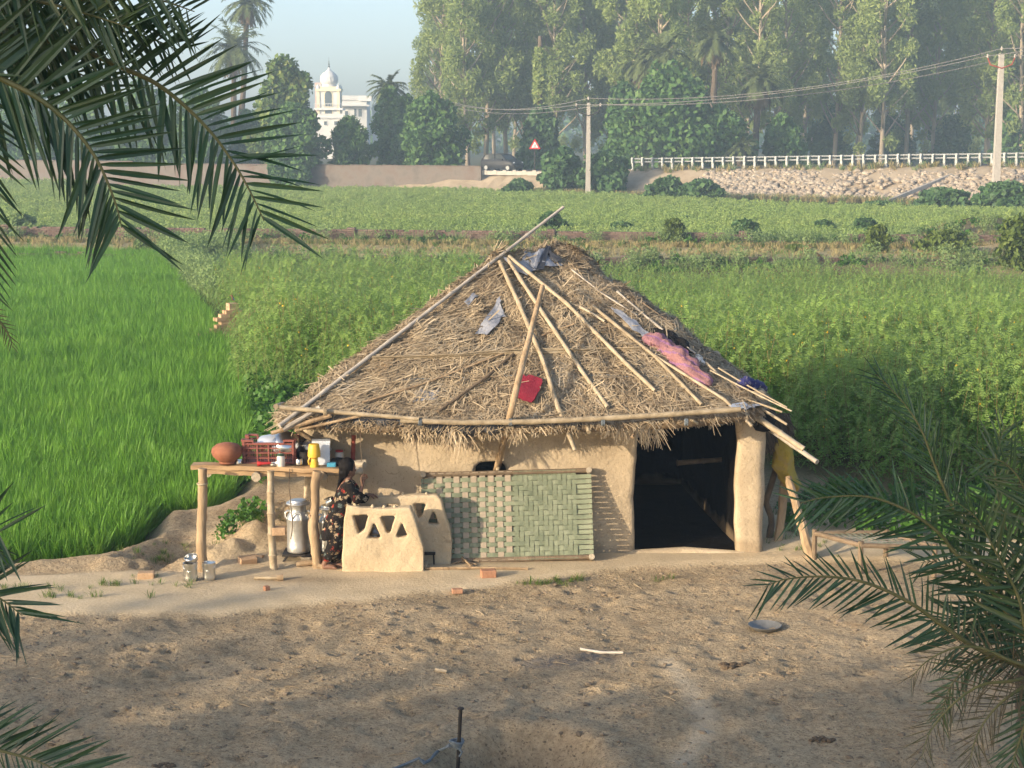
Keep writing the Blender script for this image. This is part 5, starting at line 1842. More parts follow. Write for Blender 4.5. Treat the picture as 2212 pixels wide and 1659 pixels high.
# rafter ends poking out under the eave
for (x0, y0, x1, y1, r, m) in ((1268, 905, 1272, 934, .030, 'bamboo'), (1236, 915, 1239, 924, .026, 'bamboo'), (1474, 896, 1507, 915, .020, 'bamboo'), (1430, 890, 1452, 905, .018, 'wood'), (1375, 910, 1366, 945, .016, 'wood')):
    MB().bamboo(W(x0, y0, 18.95), W(x1, y1, 18.74), r).build('rafter_end', m, roof)
for x in (700, 905, 1100, 1300, 1480):
    p = W(x, 912 if x > 800 else 890, 18.68)
    mb = MB()
    for k in range(3):
        mb.lathe([(.040, -.006), (.046, 0), (.040, .006)], 8, p + Vector((.014 * k, 0, 0)), Matrix.Rotation(math.pi / 2, 3, 'Y'))
    mb.build('binding', 'rope_blue' if x > 800 else 'rope', roof)
# rough posts under the left eave corner
MB().rough_pole([W(664, 1010, 19.45), W(648, 930, 19.2)], .035, 8).build('eave_post', 'wood', roof)
MB().rough_pole([W(690, 960, 19.15), W(640, 928, 19.0)], .03, 8).build('eave_post', 'wood', roof)

def sheet(pxs, m, name, parent, off=.03, n=10, label=None, cat=None, bulge=.02, th=.006, seed=0, on_roof=True, Y=None):
    """thin crumpled sheet laid over the thatch (quad of picture points)"""
    a, b, c_, d_ = pxs
    top = []; nrm = []
    for j in range(n + 1):
        for i in range(n + 1):
            s, t = i / n, j / n
            x = (a[0] * (1 - s) + b[0] * s) * (1 - t) + (d_[0] * (1 - s) + c_[0] * s) * t
            y = (a[1] * (1 - s) + b[1] * s) * (1 - t) + (d_[1] * (1 - s) + c_[1] * s) * t
            top.append(RP(x, y, off) if on_roof else W(x, y, Y)); nrm.append(RN(x, y) if on_roof else Vector((0, -1, 0)))
    P = np.array([tuple(p) for p in top]); Nn = np.array([tuple(q) for q in nrm])
    P = P + Nn * ((fbm(P * 9, 3, seed) * bulge + abs(bulge) * .5)[:, None])
    lo = P - Nn * th
    k = (n + 1) ** 2
    F_ = []
    for j in range(n):
        for i in range(n):
            q = j * (n + 1) + i
            F_.append((q, q + 1, q + n + 2, q + n + 1)); F_.append((k + q + n + 1, k + q + n + 2, k + q + 1, k + q))
    edge = [i for i in range(n + 1)] + [(j + 1) * (n + 1) - 1 for j in range(1, n + 1)] + [n * (n + 1) + i for i in range(n - 1, -1, -1)] + [j * (n + 1) for j in range(n - 1, 0, -1)]
    for q in range(len(edge)):
        e0, e1 = edge[q], edge[(q + 1) % len(edge)]
        F_.append((e1, e0, e0 + k, e1 + k))
    o = MB().add([tuple(p) for p in np.concatenate([P, lo])], F_).build(name, m, parent)
    if label: tag(o, label, cat)
    return o
sheet([(1078, 648), (1090, 690), (1052, 735), (1022, 732)], 'plastic_film', 'plastic_patch', roof, .08)
sheet([(1018, 640), (1030, 650), (1012, 668), (1000, 660)], 'plastic_film', 'plastic_patch', roof, .075, seed=3)
sheet([(1118, 535), (1160, 522), (1216, 580), (1150, 588)], 'plastic_film', 'plastic_patch', roof, .06, bulge=.05, seed=4)
sheet([(1150, 522), (1172, 530), (1210, 572), (1196, 578)], 'black_film', 'plastic_patch', roof, .10, bulge=.03, seed=5)
sheet([(1318, 678), (1345, 682), (1412, 738), (1395, 745)], 'plastic_film', 'plastic_patch', roof, .07, seed=6)
sheet([(905, 845), (948, 850), (945, 868), (890, 872)], 'plastic_film', 'plastic_patch', roof, .03, seed=7)
sheet([(760, 878), (800, 890), (880, 902), (770, 896)], 'black_film', 'plastic_patch', roof, .03, seed=8)
sheet([(800, 760), (842, 790), (858, 845), (830, 800)], 'straw_bed', 'grass_bundle', roof, .03, seed=9)
# dark tarp edge hanging below the thatch
def hang(x0, x1, y0, y1, Y, m, seed):
    n = 26; v = []; f = []
    rnd = random.Random(seed)
    for i in range(n + 1):
        x = x0 + (x1 - x0) * i / n
        sag = max(0.0, math.sin(math.pi * i / n)) ** .5
        for j in range(4):
            y = y0 + (y1 - y0) * sag * (j / 3) * (.8 + .2 * math.sin(i * .9 + seed) + .1 * math.sin(i * 2.3))
            p = W(x, y, Y + .012 * math.sin(i * .8 + j * .4))
            v.append(p)
        
    for i in range(n):
        for j in range(3):
            f.append((i * 4 + j, i * 4 + j + 1, (i + 1) * 4 + j + 1, (i + 1) * 4 + j))
    o = MB().add(v, f)
    ob = o.build('tarp_edge', m, roof)
    md = ob.modifiers.new('thick', 'SOLIDIFY'); md.thickness = .008
hang(755, 905, 905, 936, 18.78, 'black_film', 1)
hang(900, 1110, 914, 946, 18.77, 'black_film', 2)
hang(660, 760, 905, 928, 18.80, 'black_film', 3)
hang(1090, 1260, 915, 930, 18.80, 'black_film', 4)
# dark thatch skirt and black bundle hanging at the right corner
sk = []
Fk = []
r_ = np.random.default_rng(9)
for i in range(2600):
    x = r_.uniform(1628, 1705); t = (x - 1628) / 77
    p = W(x, r_.uniform(892, 925), 19.55 + .5 * t)
    L = r_.uniform(.1, .42) * (1 - .35 * t)
    q = p + Vector((r_.normal(0, .05), r_.normal(0, .05), -L))
    w = Vector((.006, .003, 0))
    o = len(sk); sk += [p - w, p + w, q + w * .5, q - w * .5]; Fk.append((o, o + 1, o + 2, o + 3))
mat('straw_dark', [(.03, .022, .015), (.09, .065, .04), (.18, .13, .08)], 2, .9, 0, island=.8)
sko = link('thatch_skirt', mesh_np('thatch_skirt', np.array([tuple(p) for p in sk]) - hb, Fk, 4), 'straw_dark', roof, worg(hut), False)
sko['kind'] = 'stuff'
MB().lathe([(.03, -.16), (.15, -.12), (.19, .02), (.15, .12), (.03, .15)], 12, W(1644, 905, 19.45), wob=.1).build('dark_bundle', 'black_cloth', roof)
# tin scraps at the right corner
sheet([(1572, 884), (1606, 878), (1625, 886), (1590, 892)], 'steel_white', 'tin_scrap', roof, .05, n=5, seed=2)
sheet([(1600, 884), (1640, 880), (1648, 892), (1608, 896)], 'plastic_film', 'tin_scrap', roof, .05, n=5, seed=12)

# posts carrying the right overhang, yellow cloth tied round them
pr_ = empty('prop_post', GZ(1672, 1165), 'crooked dark wooden posts propping the right eave', 'post')
MB().rough_pole([GZ(1660, 1162) - Vector((0, 0, .1)), W(1668, 1120, 20.0), W(1655, 1085, 20.0), W(1690, 960, 20.1)], .040, 8, .1).build('post', 'stick_dark', pr_)
MB().rough_pole([GZ(1680, 1168) - Vector((0, 0, .1)), W(1694, 1060, 19.95), W(1700, 950, 19.95)], .055, 8, .08).build('post', 'wood', pr_)
lp = empty('leaning_pole', GZ(1752, 1205), 'pale split pole leaning against the yellow cloth at the right eave', 'pole')
MB().rough_pole([GZ(1754, 1205) - Vector((0, 0, .05)), W(1725, 1110, 19.4), W(1702, 1030, 19.65)], [.065, .055, .045], 8, .1).build('shaft', 'wood', lp)
mat('ochre_cloth', [(.27, .20, .03), (.38, .28, .05), (.30, .22, .10)], 9, .9, .5, 30)
yc = MB()
rings = []
for (x, y, rx) in ((1694, 945, .08), (1690, 962, .12), (1694, 985, .12), (1690, 1008, .13), (1696, 1020, .11), (1704, 1036, .12), (1714, 1050, .10), (1712, 1062, .05)):
    c_ = W(x, y, 19.82)
    rings.append([c_ + Vector((math.cos(a) * rx * (1 + .14 * math.sin(5 * a + y)), math.sin(a) * rx * .8 * (1 + .14 * math.sin(4 * a)), .02 * math.sin(3 * a + y))) for a in [6.2832 * k / 20 for k in range(20)]])
tag(yc.loft(rings).build('tied_cloth', 'ochre_cloth'), 'ochre yellow cloth bundled round the posts at the right eave', 'cloth')
# ------------------------------------------------------------------ things lying on the roof
sheet([(1124, 815), (1173, 834), (1153, 880), (1105, 868)], 'red_cloth', 'red_mat', None, .105, n=8, label='crimson square mat lying on the thatch beside the leaning pole', cat='mat', bulge=.015, th=.015)
mat('quilt', [(.25, .115, .12), (.32, .165, .16), (.21, .10, .14)], 6, .9, .4, 45)
def bundle(pts, radii, m, name, label, cat, off=.0, flat=.75, lump=.16, seed=0):
    P = [RP(x, y, off + r * .6) for ((x, y), r) in zip(pts, radii)]
    rings = []
    N_ = 36
    rnd = random.Random(seed)
    sm = []
    for i in range(len(P) - 1):
        for k in range(7):
            t = k / 7
            sm.append((P[i].lerp(P[i + 1], t), radii[i] * (1 - t) + radii[i + 1] * t))
    sm.append((P[-1], radii[-1]))
    for i, (p, r) in enumerate(sm):
        t = (sm[min(i + 1, len(sm) - 1)][0] - sm[max(i - 1, 0)][0]).normalized()
        a = t.cross(Vector((0, -.5, .85))).normalized(); b = a.cross(t)
        if i in (0, len(sm) - 1): r = r * .35
        r *= 1 + rnd.uniform(-.10, .10)
        rings.append([p + (a * math.cos(w) + b * math.sin(w) * flat) * r * (1 + lump * .6 * math.sin(3 * w + i * .9) * math.sin(i * 1.7 + seed) + rnd.uniform(-.04, .04)) for w in [6.2832 * k / N_ for k in range(N_)]])
    mb = MB().loft(rings)
    q = np.array([tuple(p) for p in mb.v]); ctr = np.repeat(np.array([tuple(s_[0]) for s_ in sm]), N_, 0)
    dv = q - ctr
    q = ctr + dv * (1 + .55 * fbm(q * 13 + seed, 3, seed + 2) + .25 * fbm(q * 34, 2, seed))[:, None]
    mb.v = [tuple(p) for p in q]
    o = mb.build(name, m, loc=P[-1])
    return tag(o, label, cat)
def quilt_material():
    m = M['quilt']; nt = m.node_tree; N = nt.nodes; L = nt.links.new
    pb = [n for n in N if n.type == 'BSDF_PRINCIPLED'][0]
    src = pb.inputs['Base Color'].links[0].from_socket
    g = N.new('ShaderNodeTexCoord')
    w = N.new('ShaderNodeTexWave'); w.inputs['Scale'].default_value = 3.4; w.inputs['Distortion'].default_value = 2.5; w.bands_direction = 'DIAGONAL'
    L(g.outputs['Object'], w.inputs[0])
    r = N.new('ShaderNodeValToRGB'); r.color_ramp.elements[0].position = .80; r.color_ramp.elements[1].position = .92
    L(w.outputs['Fac'], r.inputs[0])
    x = N.new('ShaderNodeMix'); x.data_type = 'RGBA'; x.inputs[7].default_value = (.24, .12, .27, 1)
    mu = N.new('ShaderNodeMath'); mu.operation = 'MULTIPLY'; mu.inputs[1].default_value = .6; L(r.outputs[0], mu.inputs[0])
    L(mu.outputs[0], x.inputs[0]); L(src, x.inputs[6]); L(x.outputs[2], pb.inputs['Base Color'])
quilt_material()
bundle([(1388, 738), (1415, 750), (1442, 764), (1468, 790), (1498, 818), (1532, 842)], [.06, .12, .10, .13, .10, .075], 'quilt', 'pink_quilt', 'twisted pink plaid quilt lying down the right slope of the roof', 'quilt', .02, seed=1)
bundle([(1402, 716), (1440, 735), (1470, 752), (1492, 775)], [.05, .09, .09, .05], 'black_cloth', 'black_sack', 'black cloth lying just above the pink quilt', 'cloth', .0, .6, seed=2)
bundle([(1492, 772), (1505, 782), (1520, 795)], [.04, .07, .04], 'cream_jar', 'pale_rag', 'small pale rag between pink quilt and cane poles', 'rag', .0, .5, seed=3)
mat('blue_print', [(.022, .022, .09), (.035, .035, .13), (.03, .03, .11), (.36, .33, .31)], 16, .9, .3, 40)
bundle([(1586, 838), (1602, 844), (1618, 846), (1640, 850)], [.05, .09, .10, .06], 'blue_print', 'blue_bundle', 'dark blue cloth bundle with white pattern on the cane poles', 'cloth', .04, .75, .25, seed=4)

# pole leaning on the eave and its short companion
b_ = Vector((W(1035, 1195, 19.05).x, 19.05, zg(-.3, 19.05) - .03)); tp = RP(1170, 622, .05)
lpo = MB().rough_pole([b_, W(1075, 1010, 18.92), W(1122, 815, 18.98 + .0), tp], [.042, .04, .037, .03], 8, .06, 20)
p_mid = W(1118, 835, 18.6)
lpo = MB().rough_pole([W(1072, 1017, 19.40), W(1092, 940, 18.95), W(1106, 880, 18.60), W(1122, 812, 18.82), W(1172, 618, 19.9)], [.040, .04, .04, .038, .03], 9, .04, 24)
tag(lpo.build('leaning_pole', 'wood', loc=b_), 'long wooden pole slanting from the small wall opening up across the thatch', 'pole')
b2 = Vector((W(1062, 1190, 19.31).x, 19.31, 0))
tag(MB().rough_pole([b2, W(1076, 1005, 19.31), W(1088, 962, 19.31)], .022, 7, .1).build('short_stick', 'bamboo', loc=b2), 'short stick standing by the small wall opening behind the cot', 'stick')

# ------------------------------------------------------------------ upright woven cot
def cot():
    TL, TR = W(914, 1026, 19.22), W(1272, 1016, 19.26)
    BR, BL = W(1278, 1203, 18.93), W(935, 1207, 18.90)
    BL = BR + (TL - TR); 
    t = empty('woven_cot', (BL + BR) / 2, 'woven strap cot standing on its side against the front wall', 'cot')
    ex = (TR - TL); w = ex.length; ex.normalize()
    ez = (TL - BL); h = ez.length; ez.normalize()
    en = ex.cross(ez).normalized()          # towards the viewer or away
    if en.y > 0: en = -en
    def Q(s, v, o=0.0): return BL + ex * (s * w) + ez * (v * h) + en * o
    for (a, b, r) in ((Q(0, 1), Q(1, 1), .030), (Q(0, 0), Q(1, 0), .030), (Q(0, 0), Q(0, 1), .028), (Q(1, 0), Q(1, 1), .028)):
        MB().rough_pole([a, b], r * (1 if r == .030 else .6), 9, .05, 12).build('frame_pole', 'stick_dark', t)
    for (s, v) in ((0, 0), (1, 0), (0, 1), (1, 1)):
        p = Q(s, v)
        MB().tube([p + en * .045, p - en * .02, p - en * .10], [.034, .042, .034], 10).build('leg', 'log', t)
    # straps: rows across, columns up; over/under pattern
    rows_n = 16
    half = .535; col_end = .905
    colsL = [.045 + (half - .07) * i / 9.0 for i in range(0, 10)]
    colsR = [half + .022 + (col_end - half - .02) * i / 12.0 for i in range(13)]
    rowsV = [.055 + .875 * i / (rows_n - 1) for i in range(rows_n)]
    def over(i, j, left):
        if left: return (i + j) % 2 == 0                       # tan column on top?
        return ((j + i) // 2 + (j // 2 if False else 0)) % 2 == 0
    def strap(pts, wdir, wd, m):
        v = []; f = []
        for p in pts: v += [p - wdir * wd / 2, p - en * 0 + wdir * wd / 2]
        n = len(pts)
        back = [q - en * .004 for q in v]
        for i in range(n - 1):
            f.append((2 * i, 2 * i + 1, 2 * i + 3, 2 * i + 2)); f.append((2 * n + 2 * i + 2, 2 * n + 2 * i + 3, 2 * n + 2 * i + 1, 2 * n + 2 * i))
            f.append((2 * i, 2 * i + 2, 2 * n + 2 * i + 2, 2 * n + 2 * i)); f.append((2 * i + 3, 2 * i + 1, 2 * n + 2 * i + 1, 2 * n + 2 * i + 3))
        MB().add(v + back, f).build('strap', m, t)
    A = .009
    for j, vv in enumerate(rowsV):
        pts = [Q(-.012, vv, .028)]
        tilt = U(-.004, .004)
        for i, s in enumerate(colsL):
            o = -A if over(i, j, True) else A
            pts.append(Q(s - .0255, vv + tilt * s, 0)); pts.append(Q(s, vv + tilt * s, o))
        for i, s in enumerate(colsR):
            o = -A if over(i, j, False) else A
            pts.append(Q(s, vv + tilt * s, o))
        pts += [Q(.94, vv, 0), Q(1.012, vv, .030)]
        strap(pts, ez, .050, 'strap_green')
    for i, s in enumerate(colsL):
        pts = [Q(s + .010, 1.012, .034), Q(s, .965, .0)]
        for j in reversed(range(rows_n)):
            pts.append(Q(s + U(-.001, .001), rowsV[j], (A if over(i, j, True) else -A)))
        pts += [Q(s, .03, 0), Q(s + .008, -.012, .034)]
        strap(pts, ex, .068, 'strap_tan')
    for i, s in enumerate(colsR):
        pts = [Q(s, 1.012, .034), Q(s, .965, .0)]
        for j in reversed(range(rows_n)):
            pts.append(Q(s + U(-.001, .001), rowsV[j], (A if over(i, j, False) else -A)))
        pts += [Q(s, .03, 0), Q(s, -.012, .034)]
        strap(pts, ex, .050, 'strap_green')
cot()
# striped weave: darker edge lines along each strap
def stripe(mname, sc, dark):
    m = M[mname]; nt = m.node_tree; N = nt.nodes; L = nt.links.new
    pb = [n for n in N if n.type == 'BSDF_PRINCIPLED'][0]
    src = pb.inputs['Base Color'].links[0].from_socket
    g = N.new('ShaderNodeTexCoord')
    out = None
    for ax, s_ in (('X', sc), ('Z', sc)):
        w = N.new('ShaderNodeTexWave'); w.inputs['Scale'].default_value = s_; w.bands_direction = ax; w.inputs['Distortion'].default_value = .4
        L(g.outputs['Object'], w.inputs[0])
        r = N.new('ShaderNodeValToRGB'); r.color_ramp.elements[0].position = .05; r.color_ramp.elements[1].position = .4
        r.color_ramp.elements[0].color = (dark, dark, dark, 1); r.color_ramp.elements[1].color = (1, 1, 1, 1)
        L(w.outputs['Fac'], r.inputs[0])
        x = N.new('ShaderNodeMix'); x.data_type = 'RGBA'; x.blend_type = 'MULTIPLY'; x.inputs[0].default_value = .7
        L(src, x.inputs[6]); L(r.outputs[0], x.inputs[7]); src = x.outputs[2]
    L(src, pb.inputs['Base Color'])
stripe('strap_green', 22, .55); stripe('strap_tan', 22, .62)

# ------------------------------------------------------------------ mud hearth screens with triangular openings
def hearth_panel(name, label, Yp, outline_px, holes_px, knobs_px, thick, seed, mud='hearth_mud'):
    def q(p): a = W(p[0], p[1], Yp); return (a.x, a.z)
    def grow(h):
        cx_ = sum(p[0] for p in h) / len(h); cy_ = sum(p[1] for p in h) / len(h)
        return [(cx_ + (p[0] - cx_) * 1.16, cy_ + (p[1] - cy_) * 1.16) for p in h]
    me = filled([q(p) for p in outline_px], [[q(p) for p in grow(h)] for h in holes_px], thick)
    b = MB()
    for (x, y, r) in knobs_px:
        p = W(x, y, Yp); b.lathe([(r, -.05), (r * .9, .0), (r * .6, .035), (.002, .05)], 8, p)
    me = join_np([me, b.mesh('k')]) if knobs_px else me
    me = remesh(me, .014, 3, [(3.5, .020), (12, .006)], seed)
    co = verts_of(me)
    org = np.array([co[:, 0].mean(), Yp, 0.0])
    co[:, 1] += Yp
    # knobs were built at Yp already: bring them back
    co[:, 1] = np.where(co[:, 1] > Yp * 1.5, co[:, 1] - Yp, co[:, 1])
    me.vertices.foreach_set('co', (co - org).astype(np.float32).ravel()); me.update()
    o = link(name, me, mud, None, org, True, 180)
    return tag(o, label, 'hearth')
def vp(zx, zy): return ((980 + zx / 3.95) / 1.4756, (1440 + zy / 3.95) / 1.4756)      # from the enlarged view
def vps(l): return [vp(*p) for p in l]
HFY = 18.52
hearth_panel('hearth_screen', 'front mud hearth screen pierced by four triangular openings', HFY,
             vps([(430, 1560), (455, 1080), (470, 800), (495, 610), (530, 660), (700, 690), (1000, 705), (1300, 690), (1370, 880), (1420, 1060), (1465, 1180), (1475, 1560)]),
             [vps([(585, 800), (760, 795), (720, 960), (650, 1010)]), vps([(845, 885), (925, 1075), (765, 1070)]), vps([(930, 815), (1100, 810), (1040, 990), (1010, 1000)]), vps([(1195, 880), (1265, 1050), (1130, 1055)])],
             [], .12, 4)
for (zx, zy) in ((600, 655), (820, 680), (965, 690), (1100, 690)):
    pass
hearth_panel('hearth_screen', 'rear mud hearth screen standing in shade behind the front one', 18.86,
             vps([(660, 1530), (650, 900), (655, 545), (900, 550), (1250, 545), (1640, 535), (1690, 600), (1740, 800), (1800, 960), (1830, 1120), (1815, 1330), (1790, 1530)]),
             [vps([(1340, 645), (1495, 648), (1440, 800), (1400, 815)]), vps([(1590, 725), (1650, 900), (1520, 890)]), vps([(1010, 660), (1165, 660), (1110, 800), (1060, 810)])],
             [], .13, 7)
kn = 0
for (zx, zy, Y) in ((600, 650, HFY), (820, 682, HFY), (965, 692, HFY), (1100, 690, HFY), (740, 532, 18.86), (925, 532, 18.86), (1060, 530, 18.86), (1200, 530, 18.86), (1500, 530, 18.86)):
    par_ = bpy.data.objects['hearth_screen' if Y == HFY else 'hearth_screen.001']
    x, y = vp(zx, zy)
    p = W(x, y + 4, Y)
    MB().lathe([(.030, -.05), (.026, .0), (.017, .03), (.002, .043)], 10, p, wob=.05).build('knob', 'hearth_mud', par_)
# fireplace floor, pot inside, small stool, twigs
hb_ = MB()
hb_.box((W(860, 1200, 18.9).x, 18.70, .04), (.72, .24, .10))
me = remesh(hb_.mesh('h'), .02, 2, [(4, .02)], 5)
tag(link('mud_hearth', me, 'hearth_mud', None, (0, 0, 0), True, 180), 'low mud floor between the two hearth screens', 'hearth')
def pot_shape(c, r, h, m, name, label, cat, prof=None, lid=True, group=None):
    t = empty(name, c, label, cat, group)
    MB().lathe(prof or [(r * .7, 0), (r, h * .2), (r, h * .75), (r * .86, h), (r * .92, h * 1.02), (r * .92, h * 1.05)], 24, c).build('bowl', m, t)
    if lid: MB().lathe([(r * .95, h * 1.05), (r * .6, h * 1.18), (r * .12, h * 1.24), (r * .12, h * 1.34), (.002, h * 1.36)], 24, c).build('lid', m, t)
    return t
pc = W(*vp(850, 1080), 18.70); pot_shape(Vector((pc.x, 18.70, .09)), .10, pc.z - .05, 'steel', 'cooking_pot', 'shiny steel pot glimpsed through the second triangular opening', 'pot')
sp = GZ(925, 1222)
st = empty('small_stool', sp, 'tiny dark stool in the shade beside the front hearth screen', 'stool')
MB().box(sp + Vector((0, .1, .13)), (.16, .14, .025)).build('seat', 'iron', st)
for sx in (-.06, .06):
    for sy in (.05, .15):
        MB().tube([sp + Vector((sx, sy, .12)), sp + Vector((sx * 1.1, sy, -.01))], .010, 6).build('leg', 'iron', st)
for i, (a, b, r, lab) in enumerate((((975, 1195), (1018, 1226), .014, 'thick twig slanting down from the cot corner'), ((982, 1212), (1030, 1222), .011, 'thin twig lying below the cot'), ((968, 1204), (1005, 1205), .012, 'short twig beside the rear hearth screen'), ((918, 1231), (1140, 1231), .016, 'long cane lying on the ground in front of the cot'), ((978, 1220), (1015, 1210), .010, 'crossed twig under the cot edge'), ((985, 1198), (1035, 1215), .012, 'pale twig on top of the twig heap'))):
    pa, pb2 = GZ(*a), GZ(*b)
    pa.z += r + (.05 if i in (0, 5) else 0); pb2.z += r
    tag(MB().rough_pole([pa, (pa + pb2) / 2 + Vector((0, 0, .01)), pb2], r, 6, .15, 8).build('twig', 'wood', loc=pb2), lab, 'twig', 'firewood twigs by the hearth')

# ------------------------------------------------------------------ rough table with kitchen things
def ztab(x): return 1.232 - .026 * (x + 3.67)
tb = empty('plank_table', (-2.8, 18.85, 0), 'rough high plank table on crooked wooden posts by the paddy', 'table')
xl, xr = W(412, 1003, 18.72).x, W(738, 1012, 18.72).x
def tilted(x0, x1, y0, y1, th, dz, mname, name, sag=0.0):
    mb = MB(); n = 12; v = []; f = []
    for i in range(n + 1):
        x = x0 + (x1 - x0) * i / n
        z = ztab(x) + dz - sag * math.sin(math.pi * i / n) + .006 * math.sin(i * 2.1 + y0 * 9)
        e0 = y0 + .01 * math.sin(i * 1.3 + y0 * 5); e1 = y1 + .008 * math.cos(i * 1.7)
        v += [(x, e0, z - th), (x, e1, z - th), (x, e1, z), (x, e0, z)]
    for i in range(n):
        for k in range(4):
            f.append((4 * i + k, 4 * i + (k + 1) % 4, 4 * i + 4 + (k + 1) % 4, 4 * i + 4 + k))
    f += [(3, 2, 1, 0), tuple(4 * n + k for k in range(4))]
    return mb.add(v, f).build(name, mname, tb, False)
tilted(xl, xr, 18.71, 18.90, .050, 0, 'plank', 'plank')
tilted(xl + .62, xr + .05, 18.91, 19.08, .045, -.004, 'plank', 'plank')
tilted(xl + .66, xr + .02, 19.09, 19.26, .045, -.002, 'plank', 'plank')
tilted(xl + .18, xr - .25, 18.735, 18.80, .05, -.053, 'plank', 'batten', .01)
# logs laid along under the right end
for (a, b, r, nm) in (((700, 1021, 18.84), (784, 1017, 18.84), .040, 'log'), ((705, 1012, 18.95), (785, 1008, 18.93), .038, 'log'), ((712, 1003, 19.05), (792, 1000, 19.02), .042, 'log'), ((714, 998, 19.16), (788, 1004, 18.86), .034, 'log')):
    MB().rough_pole([W(*a), W(*b)], r, 10, .06, 6).build('log', 'log', tb)
MB().tube([(W(553, 1022, 18.7).x, 18.68, ztab(-2.9) - .115), (W(553, 1022, 18.7).x, 19.2, ztab(-2.9) - .105)], .055, 10).build('crossbeam', 'log', tb)
for (zx,) in ((450,), (700,)):
    x = W(zx, 1010, 18.8).x
    MB().tube([(x, 18.74, ztab(x) - .10), (x, 19.2, ztab(x) - .10)], .045, 9).build('crossbeam', 'log', tb)
g = GZ(437, 1232)
MB().rough_pole([g - Vector((0, 0, .1)), W(434, 1160, g.y), W(438, 1080, g.y), W(438, 1012, g.y)], [.058, .056, .055, .05], 10, .07, 18).build('post', 'wood', tb)
g = GZ(592, 1230)
MB().bamboo(g - Vector((0, 0, .08)), W(585, 1017, g.y + .02), .047, .015, 10, .24, .86).build('post', 'bamboo', tb)
g = GZ(690, 1226)
MB().rough_pole([g - Vector((.02, 0, .08)), W(682, 1180, g.y), W(676, 1135, g.y), W(682, 1090, g.y), W(680, 1050, g.y), W(686, 1018, g.y)], [.052, .058, .062, .048, .050, .060], 10, .06, 24).build('post', 'wood', tb)
MB().rough_pole([W(677, 1128, g.y), W(668, 1112, g.y - .03)], [.03, .018], 7, .1, 5).build('branch_stub', 'wood', tb)
MB().rough_pole([W(684, 1040, g.y), W(699, 1020, g.y)], [.036, .03], 7, .1, 5).build('branch_stub', 'wood', tb)
MB().rough_pole([g + Vector((-.06, 0, .05)), g + Vector((.12, -.05, -.01))], [.045, .03], 7, .1, 5).build('root_stub', 'wood', tb)
g = GZ(470, 1205)
p = W(437, 1042, 18.75)
MB().lathe([(.060, -.012), (.066, 0), (.060, .012)], 12, W(437, 1045, GZ(437, 1232).y)).build('binding', 'rope', tb)

def tab(px, Y):
    Y = Y + .11
    x = W(px, 1000, Y).x
    return Vector((x, Y, ztab(x) + .003))
c = tab(491, 18.72)
tag(MB().lathe([(.075, 0), (.095, .012), (.095, .03), (.12, .05), (.165, .095), (.180, .14), (.170, .185), (.125, .225), (.05, .246), (.002, .25)], 32, c).build('clay_pot', 'clay', loc=c), 'upturned round red clay pot at the left end of the table', 'pot')
# crate: slatted plastic sides
def crate():
    x0, x1 = W(526, 1000, 18.87).x, W(636, 1000, 18.87).x
    c = Vector(((x0 + x1) / 2, 19.05, ztab((x0 + x1) / 2) + .004))
    w = x1 - x0; d = .36; h = .285
    t = empty('plastic_crate', c, 'brick-red plastic crate full of steel dishes on the table', 'crate')
    def panel(a, b, name):
        mb = MB(); L = (b - a); le = L.length; ang = math.atan2(L.y, L.x); R = Matrix.Rotation(ang, 3, 'Z')
        def bar(s0, s1, z0, z1, th): mb.box(a + L * ((s0 + s1) / 2) + Vector((0, 0, (z0 + z1) / 2)), (le * (s1 - s0), th, z1 - z0), R)
        for s in (.02, .28, .5, .72, .98): bar(s - .012, s + .012, 0, h if s in (.02, .98) else h - .045, .030)
        for z in (.012, .07, .13, .185, .235): bar(.02, .98, z - .007, z + .007, .022)
        for k in range(26):
            s = .04 + .92 * k / 25
            bar(s - .004, s + .004, .01, .235, .008)
        bar(.0, .20, h - .022, h, .045); bar(.80, 1.0, h - .022, h, .045); bar(.20, .80, h - .058, h - .036, .045)
        bar(.185, .21, h - .055, h, .04); bar(.79, .815, h - .055, h, .04)
        return mb.build(name, 'crate', t, False)
    A_ = [Vector((x0, c.y - d / 2, c.z)), Vector((x1, c.y - d / 2, c.z)), Vector((x1, c.y + d / 2, c.z)), Vector((x0, c.y + d / 2, c.z))]
    for k in range(4): panel(A_[k], A_[(k + 1) % 4], 'side_panel')
    MB().box(c + Vector((0, 0, .006)), (w - .02, d - .02, .01)).build('bottom', 'crate', t, False)
    return c, h
cc, ch_ = crate()
def dish(px, py, Y, r, h, m, name, label, tiltx=0.0, tilty=0.0, cat='dish', inverted=True):
    c = W(px, py, Y + .11)
    R = Matrix.Rotation(tiltx, 3, 'X') @ Matrix.Rotation(tilty, 3, 'Y')
    pr = [(r, 0), (r * 1.02, .008), (r * .97, .02), (r * .90, h * .55), (r * .7, h * .9), (r * .3, h), (.002, h * 1.01)]
    if not inverted: pr = [(.002, .0), (r * .7, .004), (r * .9, h * .5), (r, h), (r * 1.03, h), (r * .97, h - .008), (r * .86, h * .5), (r * .66, .012), (.002, .010)]
    return tag(MB().lathe(pr, 30, c, R).build(name, m, loc=c), label, cat)
dish(590, 957, 18.98, .195, .10, 'steel_white', 'steel_basin', 'wide upturned steel basin on top of the crate', -.08, -.05)
dish(618, 955, 18.86, .15, .07, 'steel', 'steel_plate', 'steel plates leaning in the right half of the crate', .75, .15)
dish(604, 962, 18.82, .10, .04, 'steel', 'steel_plate', 'small bright plate standing on edge in the crate', 1.2, .25)
dish(640, 972, 19.02, .17, .06, 'dark_pot', 'black_pan', 'blackened pan tilted against the right side of the crate', .6, .4, 'pan', False)
